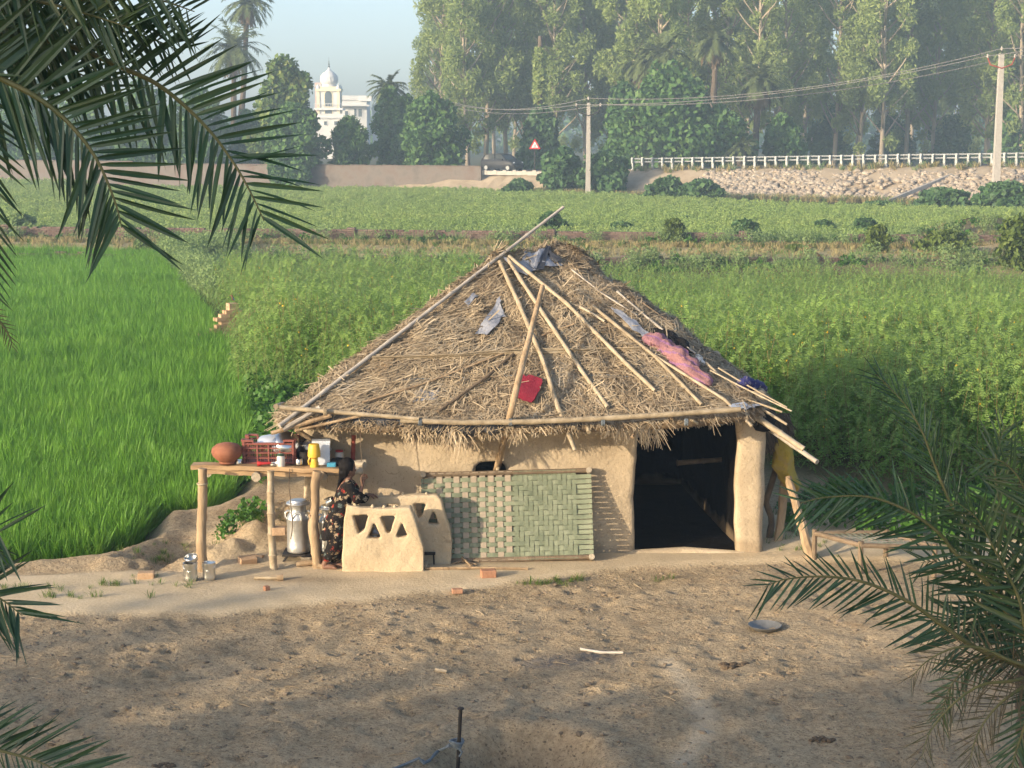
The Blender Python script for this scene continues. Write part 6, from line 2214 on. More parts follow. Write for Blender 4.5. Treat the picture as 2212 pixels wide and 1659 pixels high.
dish(682, 972, 19.08, .185, .12, 'steel_white', 'steel_basin', 'domed upturned basin behind the white tin', 0, 0)
for (px, Y, r, h, m, lab) in ((648, 18.97, .095, .20, 'steel', 'tall steel pot between the crate and the white tin'), (660, 18.84, .075, .14, 'dark_pot', 'dark handled pot standing left of the yellow jug')):
    c = tab(px, Y); pot_shape(c, r, h, m, 'cooking_pot', lab, 'pot', [(r * .96, 0), (r, .01), (r, h * .96), (r * 1.06, h), (r * 1.06, h + .006), (r * .95, h + .004), (r * .95, .02), (.002, .018)], False)
c = tab(646, 18.74); pot_shape(c, .045, .07, 'steel', 'steel_cup', 'small steel cup in front of the pots', 'cup', None, False)
c = tab(516, 18.72); pot_shape(c, .04, .045, 'steel', 'steel_bowl', 'tiny steel bowl beside the clay pot', 'bowl', None, False)
def bottle(px, Y, r, h, m, lidm, name, label, cat='jar'):
    c = tab(px, Y)
    t = empty(name, c, label, cat)
    MB().lathe([(r * .95, 0), (r, .008), (r, h * .72), (r * .8, h * .82), (r * .78, h * .86)], 20, c).build('body', m, t)
    MB().lathe([(r * .88, h * .85), (r * .90, h * .86), (r * .90, h * .98), (r * .82, h)], 20, c).build('lid', lidm, t)
bottle(607, 18.66, .048, .145, 'cream_jar', 'dark_green', 'pickle_jar', 'cream jar with dark green lid before the crate')
bottle(733, 19.02, .052, .135, 'glass_jar', 'red_plastic', 'glass_jar', 'clear jar with red lid near the girl')
# red torch
c = tab(556, 18.645); c.z += .024
t = empty('red_torch', c, 'small red torch lying on the plank before the crate', 'torch')
MB().lathe([(.026, 0), (.028, .02), (.022, .04), (.016, .06), (.016, .15), (.012, .155)], 14, c, Matrix.Rotation(math.pi / 2 - .05, 3, 'Y')).build('barrel', 'red_plastic', t)
MB().lathe([(.024, -.004), (.002, -.006)], 14, c, Matrix.Rotation(math.pi / 2 - .05, 3, 'Y')).build('lens', 'head_lamp', t)
dish(592, 1004, 18.66, .05, .012, 'steel', 'steel_saucer', 'small flat steel saucer beside the red torch', .1)
# yellow upturned jug: ribbed cup over a narrow neck
c = tab(679, 18.66)
t = empty('yellow_jug', c, 'bright yellow ribbed plastic jug standing upside down at the plank edge', 'jug')
n = 28; pr = [(.072, .12), (.074, .13), (.070, .17), (.064, .22), (.060, .262), (.052, .270), (.002, .270)]
v = []; f = []
for (r, z) in pr:
    for k in range(n):
        q = r * (1 + (.035 if k % 2 else 0) * (.13 < z < .25))
        v.append(c + Vector((q * math.cos(6.2832 * k / n), q * math.sin(6.2832 * k / n), z)))
for i in range(len(pr) - 1):
    for k in range(n): f.append((i * n + k, i * n + (k + 1) % n, (i + 1) * n + (k + 1) % n, (i + 1) * n + k))
MB().add(v, f).build('cup', 'yellow_plastic', t)
MB().lathe([(.050, 0), (.050, .055), (.044, .06), (.040, .10), (.055, .118), (.073, .122)], 24, c).build('neck', 'yellow_plastic', t)
MB().tube([c + Vector((-.045, -.03, .12)), c + Vector((-.062, -.035, .08)), c + Vector((-.058, -.03, .04)), c + Vector((-.04, -.02, .03))], .010, 8).build('handle', 'yellow_plastic', t)
# white tin
c = tab(694, 18.86); R = Matrix.Rotation(.12, 3, 'Z')
t = empty('white_tin', c, 'tall white rectangular tin with lid behind the yellow jug', 'tin')
MB().box(c + Vector((0, 0, .125)), (.20, .15, .25), R).build('body', 'white_paint', t, False)
MB().box(c + Vector((0, 0, .265)), (.21, .16, .03), R).build('lid', 'white_paint', t, False)
c = tab(716, 18.72); t = tag(MB().box(c + Vector((0, 0, .022)), (.10, .07, .044)).box(c + Vector((0, -.036, .022)), (.08, .004, .02)).build('blue_box', 'blue_box', smooth=False, loc=c), 'small blue carton at the right end of the plank', 'box')
c = tab(730, 18.84)
tag(MB().lathe([(.09, 0), (.10, .03), (.07, .07), (.002, .085)], 18, c, wob=.06).build('black_cloth', 'black_cloth', loc=c), 'crumpled black cloth behind the girl on the table', 'cloth')
b = W(762, 1000, 19.20); tag(MB().rough_pole([b, W(764, 940, 19.22)], .026, 8, .06).build('upright_stick', 'rust_red', loc=b), 'upright reddish stick standing at the table back', 'stick')
# hanging sickle and leather strip
c = W(742, 1018, 18.70)
s = empty('sickle', c, 'dark iron sickle hanging from the table end behind the girl', 'sickle')
me = filled([(c.x - .03, c.z - .02), (c.x + .01, c.z + .10), (c.x + .045, c.z + .16), (c.x + .035, c.z + .06), (c.x + .01, c.z - .03)], [], .006)
co = verts_of(me); co[:, 1] += c.y; me.vertices.foreach_set('co', (co - np.array(c)).ravel()); me.update()
link('blade', me, 'iron', s, c, False)
MB().tube([c + Vector((-.01, 0, -.02)), c + Vector((-.02, 0, -.09)), c + Vector((-.005, 0, -.16))], .012, 7).build('handle', 'stick_dark', s)
# wire hanging over the milk can
tag(MB().tube([W(626, 1012, 18.69), W(624, 1050, 18.66), W(628, 1085, 18.56), W(632, 1140, 18.56), W(628, 1165, 18.56)], .006, 6).build('hanging_cord', 'stick_dark'), 'thin dark cord hanging from the plank before the milk can', 'cord')
tag(MB().tube([W(778, 930, 18.9), W(781, 990, 18.9), W(779, 1040, 18.9), W(782, 1075, 18.85)], .004, 5).build('hanging_cord', 'stick_dark'), 'thin string hanging from the eave past the girl', 'cord')

# milk cans on a low iron stand
def milk_can(px, py, Y, r, h, label):
    c = W(px, py, Y)
    t = empty('milk_can', c, label, 'milk can')
    MB().lathe([(r * .97, 0), (r, .01), (r, .025), (r * 1.0, .03), (r * 1.03, .05), (r, .07), (r, h * .62), (r * 1.02, h * .63), (r, h * .645), (r * .90, h * .70), (r * .74, h * .755), (r * .72, h * .77), (r * .72, h * .88), (r * .78, h * .90)], 32, c).build('body', 'aluminium', t)
    MB().lathe([(r * .74, h * .90), (r * 1.0, h * .905), (r * 1.04, h * .925), (r * .98, h * .945), (r * .8, h * .95), (r * .72, h * .985), (.002, h)], 28, c).build('lid', 'aluminium', t)
    for s in (-1, 1):
        a = c + Vector((s * r * .35, -r * .72, h * .70)); 
        MB().tube([c + Vector((s * r * .95, -r * .15, h * .62)), c + Vector((s * r * 1.12, -r * .25, h * .68)), c + Vector((s * r * 1.1, -r * .3, h * .76)), c + Vector((s * r * .85, -r * .2, h * .79)), c + Vector((s * r * .68, -r * .15, h * .77))], .012, 7).build('handle', 'aluminium', t)
    MB().tube([c + Vector((-r * .38, -r * .90, h * .62)), c + Vector((-r * .40, -r * .98, h * .72)), c + Vector((-r * .25, -r * .92, h * .775)), c + Vector((r * .25, -r * .92, h * .775)), c + Vector((r * .40, -r * .98, h * .72)), c + Vector((r * .38, -r * .90, h * .62))], .010, 7).build('handle', 'aluminium', t)
    return t
milk_can(646, 1190, 18.98, .136, .62, 'large dented aluminium milk can under the table')
milk_can(712, 1188, 19.1, .12, .55, 'second milk can half hidden behind the crooked post')
st = empty('iron_stand', W(650, 1225, 18.98), 'low iron stand carrying the milk cans', 'stand')
z0 = W(646, 1190, 18.98).z - .012
MB().box((W(665, 1190, 19.02).x, 19.02, z0 - .012), (.56, .34, .024)).build('platform', 'iron', st)
for (px, Y) in ((612, 18.88), (612, 19.18), (722, 18.88), (722, 19.18)):
    x = W(px, 1200, Y).x
    MB().tube([(x + .05, Y, z0 - .02), (x, Y, z0 - .09), (x, Y, -.02)], .014, 7).build('leg', 'iron', st)
c = W(714, 1089, 18.93)
t = empty('steel_mug', c, 'steel mug tilted on the second milk can behind the girl', 'mug')
R = Matrix.Rotation(.9, 3, 'Y') @ Matrix.Rotation(.3, 3, 'X')
MB().lathe([(.040, 0), (.042, .004), (.044, .09), (.047, .092), (.043, .090), (.040, .01), (.002, .008)], 20, c + Vector((-.03, 0, .0)), R).build('body', 'steel', t)
MB().lathe([(.03, -.01), (.055, .0), (.058, .004), (.03, .012), (.002, .014)], 18, c + Vector((-.02, 0, .07)), Matrix.Rotation(-.3, 3, 'Y')).build('lid', 'steel', t)
# wooden yoke-like plank, mallet, bucket pair, bricks
pa, pb2 = GZ(640, 1224), GZ(692, 1222)
tag(MB().rough_pole([pa + Vector((0, 0, .03)), pb2 + Vector((0, .03, .04))], .032, 8, .1, 8).box(pb2 + Vector((0, .02, .06)), (.09, .09, .12)).build('wooden_adze', 'wood', loc=pa), 'wooden handled tool lying at the foot of the crooked post', 'tool')
pa, pb2 = GZ(650, 1214), GZ(712, 1214)
tag(MB().rough_pole([pa + Vector((0, .05, .03)), pb2 + Vector((0, .05, .03))], .025, 7, .2, 8).build('grey_branch', 'log', loc=pa), 'greyish branch lying under the milk can stand', 'branch')
pa, pb2 = GZ(549, 1252), GZ(606, 1254)
t = empty('wooden_mallet', pa, 'short wooden mallet lying on the swept mud before the table', 'mallet')
MB().rough_pole([pa + Vector((0, 0, .022)), pb2 + Vector((-.03, 0, .03))], .020, 8, .08, 8).build('handle', 'bamboo', t)
MB().tube([pb2 + Vector((-.035, -.005, .035)), pb2 + Vector((.03, .005, .035))], .038, 10).build('head', 'wood', t)
def pail(px, py, r, h, label, lid):
    c = GZ(px, py)
    t = empty('steel_pail', c, label, 'pail')
    MB().lathe([(r * .96, 0), (r, .006), (r, .03), (r * 1.01, .035), (r, .04), (r, h - .03), (r * 1.03, h - .025), (r * 1.03, h), (r * .95, h), (r * .93, h - .02), (r * .93, .02), (.002, .018)], 28, c).build('body', 'steel', t)
    MB().tube([c + Vector((-r * 1.02, 0, h - .03)), c + Vector((-r * .8, -r * .6, h - .05)), c + Vector((0, -r * 1.05, h - .09)), c + Vector((r * .8, -r * .6, h - .05)), c + Vector((r * 1.02, 0, h - .03))], .0055, 6).build('bail_handle', 'steel', t)
    if lid: MB().lathe([(r * .9, -.03), (r * .95, -.025), (r * .95, .02), (r * .9, .024), (r * .86, .018), (r * .85, -.02), (.002, -.022)], 26, c + Vector((.01, 0, h + .05)), Matrix.Rotation(.35, 3, 'X') @ Matrix.Rotation(-.12, 3, 'Y')).build('lid', 'steel', t)
    else: MB().lathe([(r * .9, h - .02), (r * .9, h - .006), (.002, h - .004)], 24, c).build('lid', 'steel', t)
pail(412, 1254, .078, .205, 'steel pail with its lid tipped open beside the table leg', True)
pail(452, 1252, .072, .20, 'closed steel pail touching the left table post', False)
bme = {}
def brick(px, py, rz, label, size=(.22, .105, .07), m='brick', tilt=0.0, dz=0.0):
    c = GZ(px, py); c.z += size[2] / 2 - .006 + dz
    mb = MB().box((0, 0, 0), size)
    me = mb.mesh('brick'); me.materials.append(M[m])
    o = inst('loose_brick', me, None, c, Matrix.Rotation(rz, 3, 'Z') @ Matrix.Rotation(tilt, 3, 'X'))
    bv = o.modifiers.new('b', 'BEVEL'); bv.width = .008; bv.segments = 2
    return tag(o, label, 'brick', 'loose bricks in the yard')
brick(316, 1248, .12, 'loose brick lying left of the steel pails', (.18, .12, .075), 'brick_tan')
brick(1055, 1245, .18, 'orange brick lying in front of the cot', (.17, .12, .085))
brick(988, 1280, .15, 'half buried brick on the dusty yard edge', (.12, .08, .05))
brick(576, 1275, .6, 'small brick fragment in front of the mallet', (.06, .06, .055))
brick(535, 1216, .5, 'tilted brick on the earth heap left of the bamboo post', (.2, .11, .08), 'brick_tan', .3)
brick(560, 1210, -.3, 'grey brick piece wedged beside the bamboo post', (.12, .09, .07), 'brick_tan', -.2)
brick(603, 1172, .1, 'broken brick stacked left of the big milk can', (.15, .12, .09), 'brick_tan', 0, .10)
brick(604, 1178, .1, 'brown brick under the stacked broken brick', (.14, .12, .11), 'brick_tan')
# tin bowl, white stick, bone, dung, peg with rope
c = GZ(1652, 1362)
mat('tin', [(.16, .155, .14), (.28, .275, .255)], 9, .55, .15, 40, metal=.5)
tag(MB().lathe([(.06, 0), (.11, .01), (.165, .055), (.172, .062), (.166, .064), (.105, .018), (.002, .012)], 30, c).build('tin_bowl', 'tin', loc=c), 'shallow tin bowl standing alone on the trampled yard', 'bowl')
pa, pb2, pc_ = GZ(1254, 1406), GZ(1300, 1413), GZ(1346, 1414)
mat('white_stick', [(.55, .48, .38), (.65, .58, .48)], 9, .8, .1, 30)
tag(MB().rough_pole([pa + Vector((0, 0, .02)), pb2 + Vector((0, 0, .015)), pc_ + Vector((0, 0, .02))], .014, 6, .2, 8).build('peeled_stick', 'white_stick', loc=pa), 'peeled white stick beside the ash patch', 'stick')
pa, pb2 = GZ(940, 1450), GZ(965, 1454)
tag(MB().rough_pole([pa + Vector((0, 0, .015)), pb2 + Vector((0, 0, .015))], .022, 6, .2, 5, ).build('wood_chip', 'bamboo', loc=pa), 'pale wood chip left of the ash patch', 'wood chip')
mat('dung', [(.09, .063, .038), (.16, .115, .072)], 30, .95, .6, 60)
for (px, py, r, lab) in ((1590, 1437, .11, 'dark dung heap below the tin bowl'), (355, 1655, .07, 'dark dung at the bottom photo edge'), (1775, 1597, .08, 'dung patch near the lower right palm'), (1620, 1434, .06, 'small dung lump beside the dung heap')):
    c = GZ(px, py)
    mb = MB()
    for k in range(16):
        a = U(0, 6.28); d = r * math.sqrt(random.random())
        q = U(.18, .4) * r
        mb.lathe([(q, -.02), (q * .9, q * .25), (q * .4, q * .5), (.001, q * .55)], 7, c + Vector((math.cos(a) * d * 1.3, math.sin(a) * d * .7, 0)), wob=.2)
    tag(mb.build('dung_heap', 'dung', loc=c), lab, 'dung')
c = GZ(988, 1634)
t = empty('iron_peg', c, 'iron tethering peg driven into the yard', 'peg')
tp = W(995, 1531, c.y)
MB().tube([c - Vector((0, 0, .15)), tp], .016, 10).build('shaft', 'iron', t)
MB().lathe([(.016, -.01), (.028, -.004), (.028, .006), (.012, .012)], 12, tp).build('head', 'iron', t)
kn = []
def rope_at(pxs, lift): return [GZ(x, y) + Vector((0, 0, l)) for (x, y), l in zip(pxs, lift)]
P = rope_at([(840, 1668), (880, 1652), (905, 1648), (915, 1655), (930, 1645), (948, 1634), (970, 1630), (985, 1630)], [.012, .012, .04, .02, .02, .05, .07, .09])
mbr = MB()
sm = []
for a, b in zip(P, P[1:]): sm += [a.lerp(b, i / 4) for i in range(4)]
sm.append(P[-1])
mbr.tube(sm, .011, 7)
mbr.tube([q + Vector((.004, .012, .012 * math.sin(i))) for i, q in enumerate(sm[10:])], .010, 7)
kc = P[-1]
for k in range(4):
    rr_ = .030 + .008 * k
    mbr.tube([kc + Vector((.005 + rr_ * math.cos(a), rr_ * math.sin(a), (k - 1.5) * .016 + .008 * math.sin(2 * a))) for a in [6.2832 * i / 12 for i in range(13)]], .011, 7)
mbr.tube([kc + Vector((.0, -.03, .0)), kc + Vector((.05, -.05, -.05)), kc + Vector((.03, -.06, -.085))], .010, 7)
tag(mbr.build('tether_rope', 'rope_blue', loc=P[0]), 'grey-blue tether rope knotted round the iron peg', 'rope')

# flat cot on the right, seen edge on
def flat_cot():
    c = GZ(1880, 1196)
    t = empty('low_cot', c, 'low dark framed cot standing flat right of the hut', 'cot')
    zt = .34
    A_ = W(1762, 1150, 19.9); 
    def at(px, py): return G(px, py, zt)
    q = [at(1760, 1152), at(1860, 1178), at(2020, 1183), at(1915, 1150)]
    for a, b in ((q[0], q[1]), (q[1], q[2]), (q[2], q[3]), (q[3], q[0])):
        MB().rough_pole([a, b], .030, 8, .05, 8).build('frame_pole', 'stick_dark', t)
    for p in q: MB().tube([p + Vector((0, 0, .05)), Vector((p.x, p.y, zg(p.x, p.y) - .02))], .030, 8).build('leg', 'stick_dark', t)
    for k in range(1, 12):
        s = k / 12
        a, b = q[0].lerp(q[3], s), q[1].lerp(q[2], s)
        MB().tube([a, (a + b) / 2 - Vector((0, 0, .02)), b], .016, 5, flat=.25).build('strap', 'strap_green', t)
    for k in range(1, 7):
        s = k / 7
        a, b = q[0].lerp(q[1], s), q[3].lerp(q[2], s)
        MB().tube([a, (a + b) / 2 - Vector((0, 0, .015)), b], .016, 5, flat=.25).build('strap', 'strap_tan', t)
flat_cot()

# broken brick pier by the paddy, with a kingfisher on top
pier = empty('brick_pier', G(470, 738, -.3), 'broken stepped end of a brick wall between paddy and tall crop', 'wall')
bm1 = MB().box((0, 0, 0), (.235, .115, .075)).mesh('brick'); bm1.materials.append(M['brick_tan'])
o0 = G(437, 742, -.25)
ang = .55
ux = Vector((math.cos(ang), math.sin(ang), 0)); uy = Vector((-math.sin(ang), math.cos(ang), 0))
for cidx in range(11):
    k0 = [0, 0, 0, 1.4, 1.4, 1.7, 1.3, 2.3, 2.6, 3.4, 3.4][cidx]
    for k in range(7 if cidx < 9 else 1):
        s = (k + .5 * (cidx % 2)) * .25
        if s < k0 * .25 - .01: 
            if cidx < 9: continue
            s = k0 * .25
        for row in (0, 1):
            p = o0 + ux * s + uy * (row * .125) + Vector((0, 0, .045 + cidx * .088))
            inst('brick', bm1, pier, p + Vector((U(-.008, .008), U(-.012, .012), 0)), Matrix.Rotation(ang + U(-.05, .05), 3, 'Z'), (1, 1, 1.1))
for k in range(3):
    p = o0 - ux * .12 - uy * .1 + Vector((0, 0, .05 + .085 * k)); inst('brick', bm1, pier, p, Matrix.Rotation(ang + .9, 3, 'Z'))
# body core of the pier
MB().box(o0 + ux * 1.0 + uy * .06 + Vector((0, 0, .16)), (1.1, .12, .3), Matrix.Rotation(ang, 3, 'Z')).build('mortar_core', 'mortar', pier, False)
top_p = o0 + ux * (3.4 * .25) + Vector((0, 0, .05 + 11 * .088))
bird = empty('kingfisher', top_p, 'small kingfisher with blue wings perched on the brick pier', 'bird')
mb = MB()
bp = top_p
rings = []
for (dx, dz, r) in ((-.0, .02, .012), (.0, .045, .026), (-.004, .075, .032), (-.012, .105, .026), (-.022, .128, .024), (-.030, .150, .024), (-.036, .166, .012)):
    rings.append([bp + Vector((dx + math.cos(a) * r, math.sin(a) * r, dz)) for a in [6.2832 * k / 12 for k in range(12)]])
mb.loft(rings)
mb.add([bp + Vector(q) for q in ((.005, -.012, .05), (.005, .012, .05), (.075, .010, -.02), (.075, -.010, -.02), (.0, 0, .03))], [(0, 1, 2, 3), (4, 3, 2), (0, 3, 4), (1, 4, 2)])
mat('bird_brown', [(.10, .04, .025), (.16, .07, .04)], 20, .7, 0); mat('bird_blue', [(.06, .22, .36), (.10, .32, .46)], 20, .6, 0)
mb.build('body', 'bird_brown', bird)
MB().lathe([(.007, 0), (.002, .055)], 8, bp + Vector((-.05, 0, .150)), Matrix.Rotation(-math.pi / 2 - .1, 3, 'Y')).build('beak', 'rust_red', bird)
for s in (-1, 1):
    MB().add([bp + Vector(q) for q in ((-.005, s * .030, .10), (.015, s * .026, .095), (.05, s * .014, .02), (.022, s * .034, .05))] + [bp + Vector(q) for q in ((-.005, s * .022, .10), (.015, s * .018, .095), (.05, s * .006, .02), (.022, s * .026, .05))],
             [(0, 1, 2, 3), (7, 6, 5, 4), (0, 4, 5, 1), (1, 5, 6, 2), (2, 6, 7, 3), (3, 7, 4, 0)]).build('wing', 'bird_blue', bird)
# a small dark bird on the low wall
bp = W(1770, 556, wline(W1A, W1B, 12) - .05); bp.z = w1b(.68) + w1h(.68) + .03
mb = MB(); rings = []
for (dx, dz, r) in ((.10, -.01, .008), (.06, .03, .03), (0, .07, .055), (-.06, .12, .05), (-.09, .16, .034), (-.115, .175, .022), (-.15, .17, .004)):
    rings.append([bp + Vector((dx, math.cos(a) * r, dz + math.sin(a) * r)) for a in [6.2832 * k / 10 for k in range(10)]])
bd = empty('brown_bird', bp, 'small dark brown bird sitting on the low brick wall', 'bird')
mb.loft(rings).build('body', 'bird_brown', bd)
MB().tube([bp + Vector((.0, -.015, .03)), bp + Vector((.0, -.015, -.02))], .008, 5).build('leg', 'stick_dark', bd)
MB().tube([bp + Vector((.0, .015, .03)), bp + Vector((.0, .015, -.02))], .008, 5).build('leg', 'stick_dark', bd)
# ------------------------------------------------------------------ the girl at the hearth
GY = 18.62
def gpt(zx, zy, dy=0.0):
    x, y = vp(zx, zy)
    return W(x, y, GY + dy)
def chain(mb, pts, r, n=12, sub=4):
    """smooth tapered limb"""
    P = []; R = []
    pts = [Vector(p) for p in pts]
    m = len(pts)
    for i in range(m - 1):
        p0, p1, p2, p3 = pts[max(i - 1, 0)], pts[i], pts[i + 1], pts[min(i + 2, m - 1)]
        for k in range(sub):
            w = k / sub
            P.append(.5 * ((2 * p1) + (p2 - p0) * w + (2 * p0 - 5 * p1 + 4 * p2 - p3) * w * w + (3 * p1 - p0 - 3 * p2 + p3) * w ** 3))
            R.append(r[i] * (1 - w) + r[i + 1] * w)
    P.append(pts[-1]); R.append(r[-1])
    # rounded ends
    d0 = (P[0] - P[1]).normalized(); d1 = (P[-1] - P[-2]).normalized()
    P = [P[0] + d0 * R[0] * .7] + P + [P[-1] + d1 * R[-1] * .7]
    R = [R[0] * .55] + R + [R[-1] * .55]
    return mb.tube(P, R, n)
def ellip(mb, c, rad, R=None, n=16, m=10):
    prof = [(math.sin(math.pi * i / m), -math.cos(math.pi * i / m)) for i in range(m + 1)]
    v = []; f = []
    for (r, z) in prof:
        for k in range(n):
            p = Vector((max(r, .01) * rad[0] * math.cos(6.2832 * k / n), max(r, .01) * rad[1] * math.sin(6.2832 * k / n), z * rad[2]))
            v.append(Vector(c) + (R @ p if R else p))
    for i in range(m):
        for k in range(n): f.append((i * n + k, i * n + (k + 1) % n, (i + 1) * n + (k + 1) % n, (i + 1) * n + k))
    f.append(tuple(range(n - 1, -1, -1))); f.append(tuple(m * n + k for k in range(n)))
    return mb.add(v, f)
head = gpt(512, 205)
pelvis = gpt(385, 820); chest = gpt(480, 480); neck = gpt(520, 350)
sN = gpt(520, 415, -.125); sF = gpt(545, 405, .125)
eN = gpt(632, 605, -.10); hN = gpt(690, 430, -.07)
eF = gpt(690, 600, .10); hF_ = gpt(780, 540, .14)
hipN = gpt(375, 840, -.075); hipF = gpt(405, 840, .075)
kN = gpt(335, 1160, -.06); kF = gpt(395, 1150, .06)
aN = gpt(225, 1385, -.03); aF = gpt(330, 1400, .05)
girl = empty('person', Vector((pelvis.x - .1, GY, zg(pelvis.x, GY))), 'girl in dark floral tunic and trousers leaning on the mud hearth, hand raised', 'person')
b = MB()
chain(b, [pelvis, gpt(430, 660), chest, gpt(515, 400)], [.105, .09, .105, .07], 14)
chain(b, [gpt(515, 400), neck, gpt(520, 290)], [.05, .040, .042], 12)
Rh = Matrix.Rotation(.5, 3, 'Z') @ Matrix.Rotation(.12, 3, 'Y')        # face turned right and slightly away
ellip(b, head, (.088, .075, .105), Rh)
fwd = Rh @ Vector((1, 0, 0)); upv = Rh @ Vector((0, 0, 1)); sdv = Rh @ Vector((0, 1, 0))
ellip(b, head + fwd * .045 - upv * .06, (.045, .045, .045), Rh)          # jaw
ellip(b, head + fwd * .092 - upv * .022, (.014, .011, .018), Rh)         # nose
ellip(b, head + fwd * .083 - upv * .055, (.012, .022, .006), Rh)         # lips
ellip(b, head + fwd * .080 - upv * .066, (.012, .018, .006), Rh)
for s in (-1, 1): ellip(b, head + sdv * s * .074 - upv * .015 - fwd * .005, (.020, .010, .028), Rh)
chain(b, [gpt(515, 405, -.06), sN, eN], [.05, .044, .034], 12)
chain(b, [eN, eN.lerp(hN, .4), hN], [.033, .031, .021], 12)
chain(b, [gpt(520, 405, .06), sF, eF], [.05, .044, .034], 12)
chain(b, [eF, eF.lerp(hF_, .4), hF_], [.033, .030, .021], 12)
def hand(b, wr, palm_to, tips, thumb, side):
    palm_to = Vector(palm_to)
    d = (palm_to - wr)
    for k in (-1, 0, 1): chain(b, [wr + side * k * .010, palm_to + side * k * .017], [.014, .014], 10, 2)
    for k, tip in enumerate(tips):
        base = palm_to + side * (-.026 + .0175 * k)
        mid = base.lerp(Vector(tip[0]), 1.0)
        chain(b, [base, Vector(tip[0]), Vector(tip[1])], [.0088, .0080, .0066], 8, 3)
    tb_ = wr.lerp(palm_to, .35) - side * .022
    chain(b, [tb_, Vector(thumb[0]), Vector(thumb[1])], [.0105, .0095, .0075], 8, 3)
# near hand raised: index and thumb make a ring, other fingers half curled
sd = Vector((0, 1, 0)) * .9 + Vector((.3, 0, .1)); sd.normalize()
wr = hN; pt = gpt(712, 350, -.06)
hand(b, wr, pt, [(gpt(700, 292, -.085), gpt(678, 306, -.10)), (gpt(728, 285, -.065), gpt(705, 283, -.085)), (gpt(748, 300, -.045), gpt(738, 292, -.07)), (gpt(758, 325, -.03), gpt(752, 312, -.05))], (gpt(678, 360, -.10), gpt(676, 322, -.105)), sd)
wr = hF_; pt = gpt(830, 545, .15)
hand(b, wr, pt, [(gpt(862, 556, .13), gpt(880, 575, .13)), (gpt(868, 560, .145), gpt(888, 580, .145)), (gpt(866, 562, .16), gpt(884, 584, .16)), (gpt(858, 562, .175), gpt(872, 582, .175))], (gpt(822, 575, .12), gpt(840, 592, .115)), Vector((0, 1, 0)))
chain(b, [hipN, kN, aN], [.075, .050, .032], 12)
chain(b, [hipF, kF, aF], [.075, .050, .032], 12)
for (an, toe, dz) in ((aN, Vector((.10, -.02, 0)), 0), (aF, Vector((.15, .03, 0)), 0)):
    gz = zg(an.x, an.y)
    heel = Vector((an.x - .015, an.y, gz + .025)); ball = Vector((an.x + .10, an.y - .01, gz + .020))
    chain(b, [Vector((an.x, an.y, an.z)), heel + Vector((0, 0, .02))], [.032, .032], 10, 2)
    chain(b, [heel, heel.lerp(ball, .6) + Vector((0, 0, .006)), ball], [.030, .032, .028], 10, 2)
    for k in range(5):
        o = Vector((0, -.026 + .013 * k, 0))
        chain(b, [ball + o, ball + o + Vector((.036 - .004 * abs(k - 1), 0, -.006))], [.011 if k else .014, .009 if k else .012], 8, 2)
me = remesh(b.mesh('body'), .0052, 2)
co = verts_of(me); me.vertices.foreach_set('co', (co - np.array(worg(girl))).astype(np.float32).ravel()); me.update()
link('body', me, 'skin', girl, worg(girl), True, 180)
for s in (-1, 1):
    ellip(MB(), head + fwd * .077 + sdv * s * .030 + upv * .004, (.010, .012, .008), Rh).build('eye', 'sign_white', girl)
    ellip(MB(), head + fwd * .085 + sdv * s * .030 + upv * .004, (.004, .006, .006), Rh).build('iris', 'iron', girl)
# hair: cap swept back, plait down the back
hb2 = MB()
ellip(hb2, head - fwd * .018 + upv * .022, (.098, .092, .102), Rh, 20, 14)
ellip(hb2, head - fwd * .045 - upv * .03, (.060, .072, .085), Rh)
chain(hb2, [head - fwd * .06 - upv * .05, gpt(430, 320, -.01), gpt(412, 370, -.01)], [.05, .036, .026], 12)
hme = remesh(hb2.mesh('hair'), .008, 2, [(26, .006)], 4)
co = verts_of(hme)
# keep the face free
loc = (co - np.array(head)) @ np.array([[*fwd], [*sdv], [*upv]]).T
hide = (loc[:, 0] > .030) & (loc[:, 2] < .050 + .35 * np.maximum(0, .09 - loc[:, 0]))
co[hide] = co[hide] - np.outer(np.minimum(.05, (loc[hide, 0] - .030) * 1.0), np.array(fwd))
hme.vertices.foreach_set('co', (co - np.array(worg(girl))).astype(np.float32).ravel()); hme.update()
hair = link('hair', hme, 'hair', girl, worg(girl), True, 180)
pl = MB()
path = [gpt(414, 350, -.02), gpt(405, 420, -.03), gpt(388, 490, -.03), gpt(365, 560, -.02), gpt(350, 620, -.01)]
for i in range(14):
    t = i / 13 * (len(path) - 1); k = min(int(t), len(path) - 2)
    p = path[k].lerp(path[k + 1], t - k)
    for s in (-1, 1):
        ellip(pl, p + Vector((s * .008, s * .010, s * .006)), (.019 - .0006 * i, .017, .020), Matrix.Rotation(s * .5, 3, 'Y'), 8, 6)
pl.build('plait', 'hair', hair)
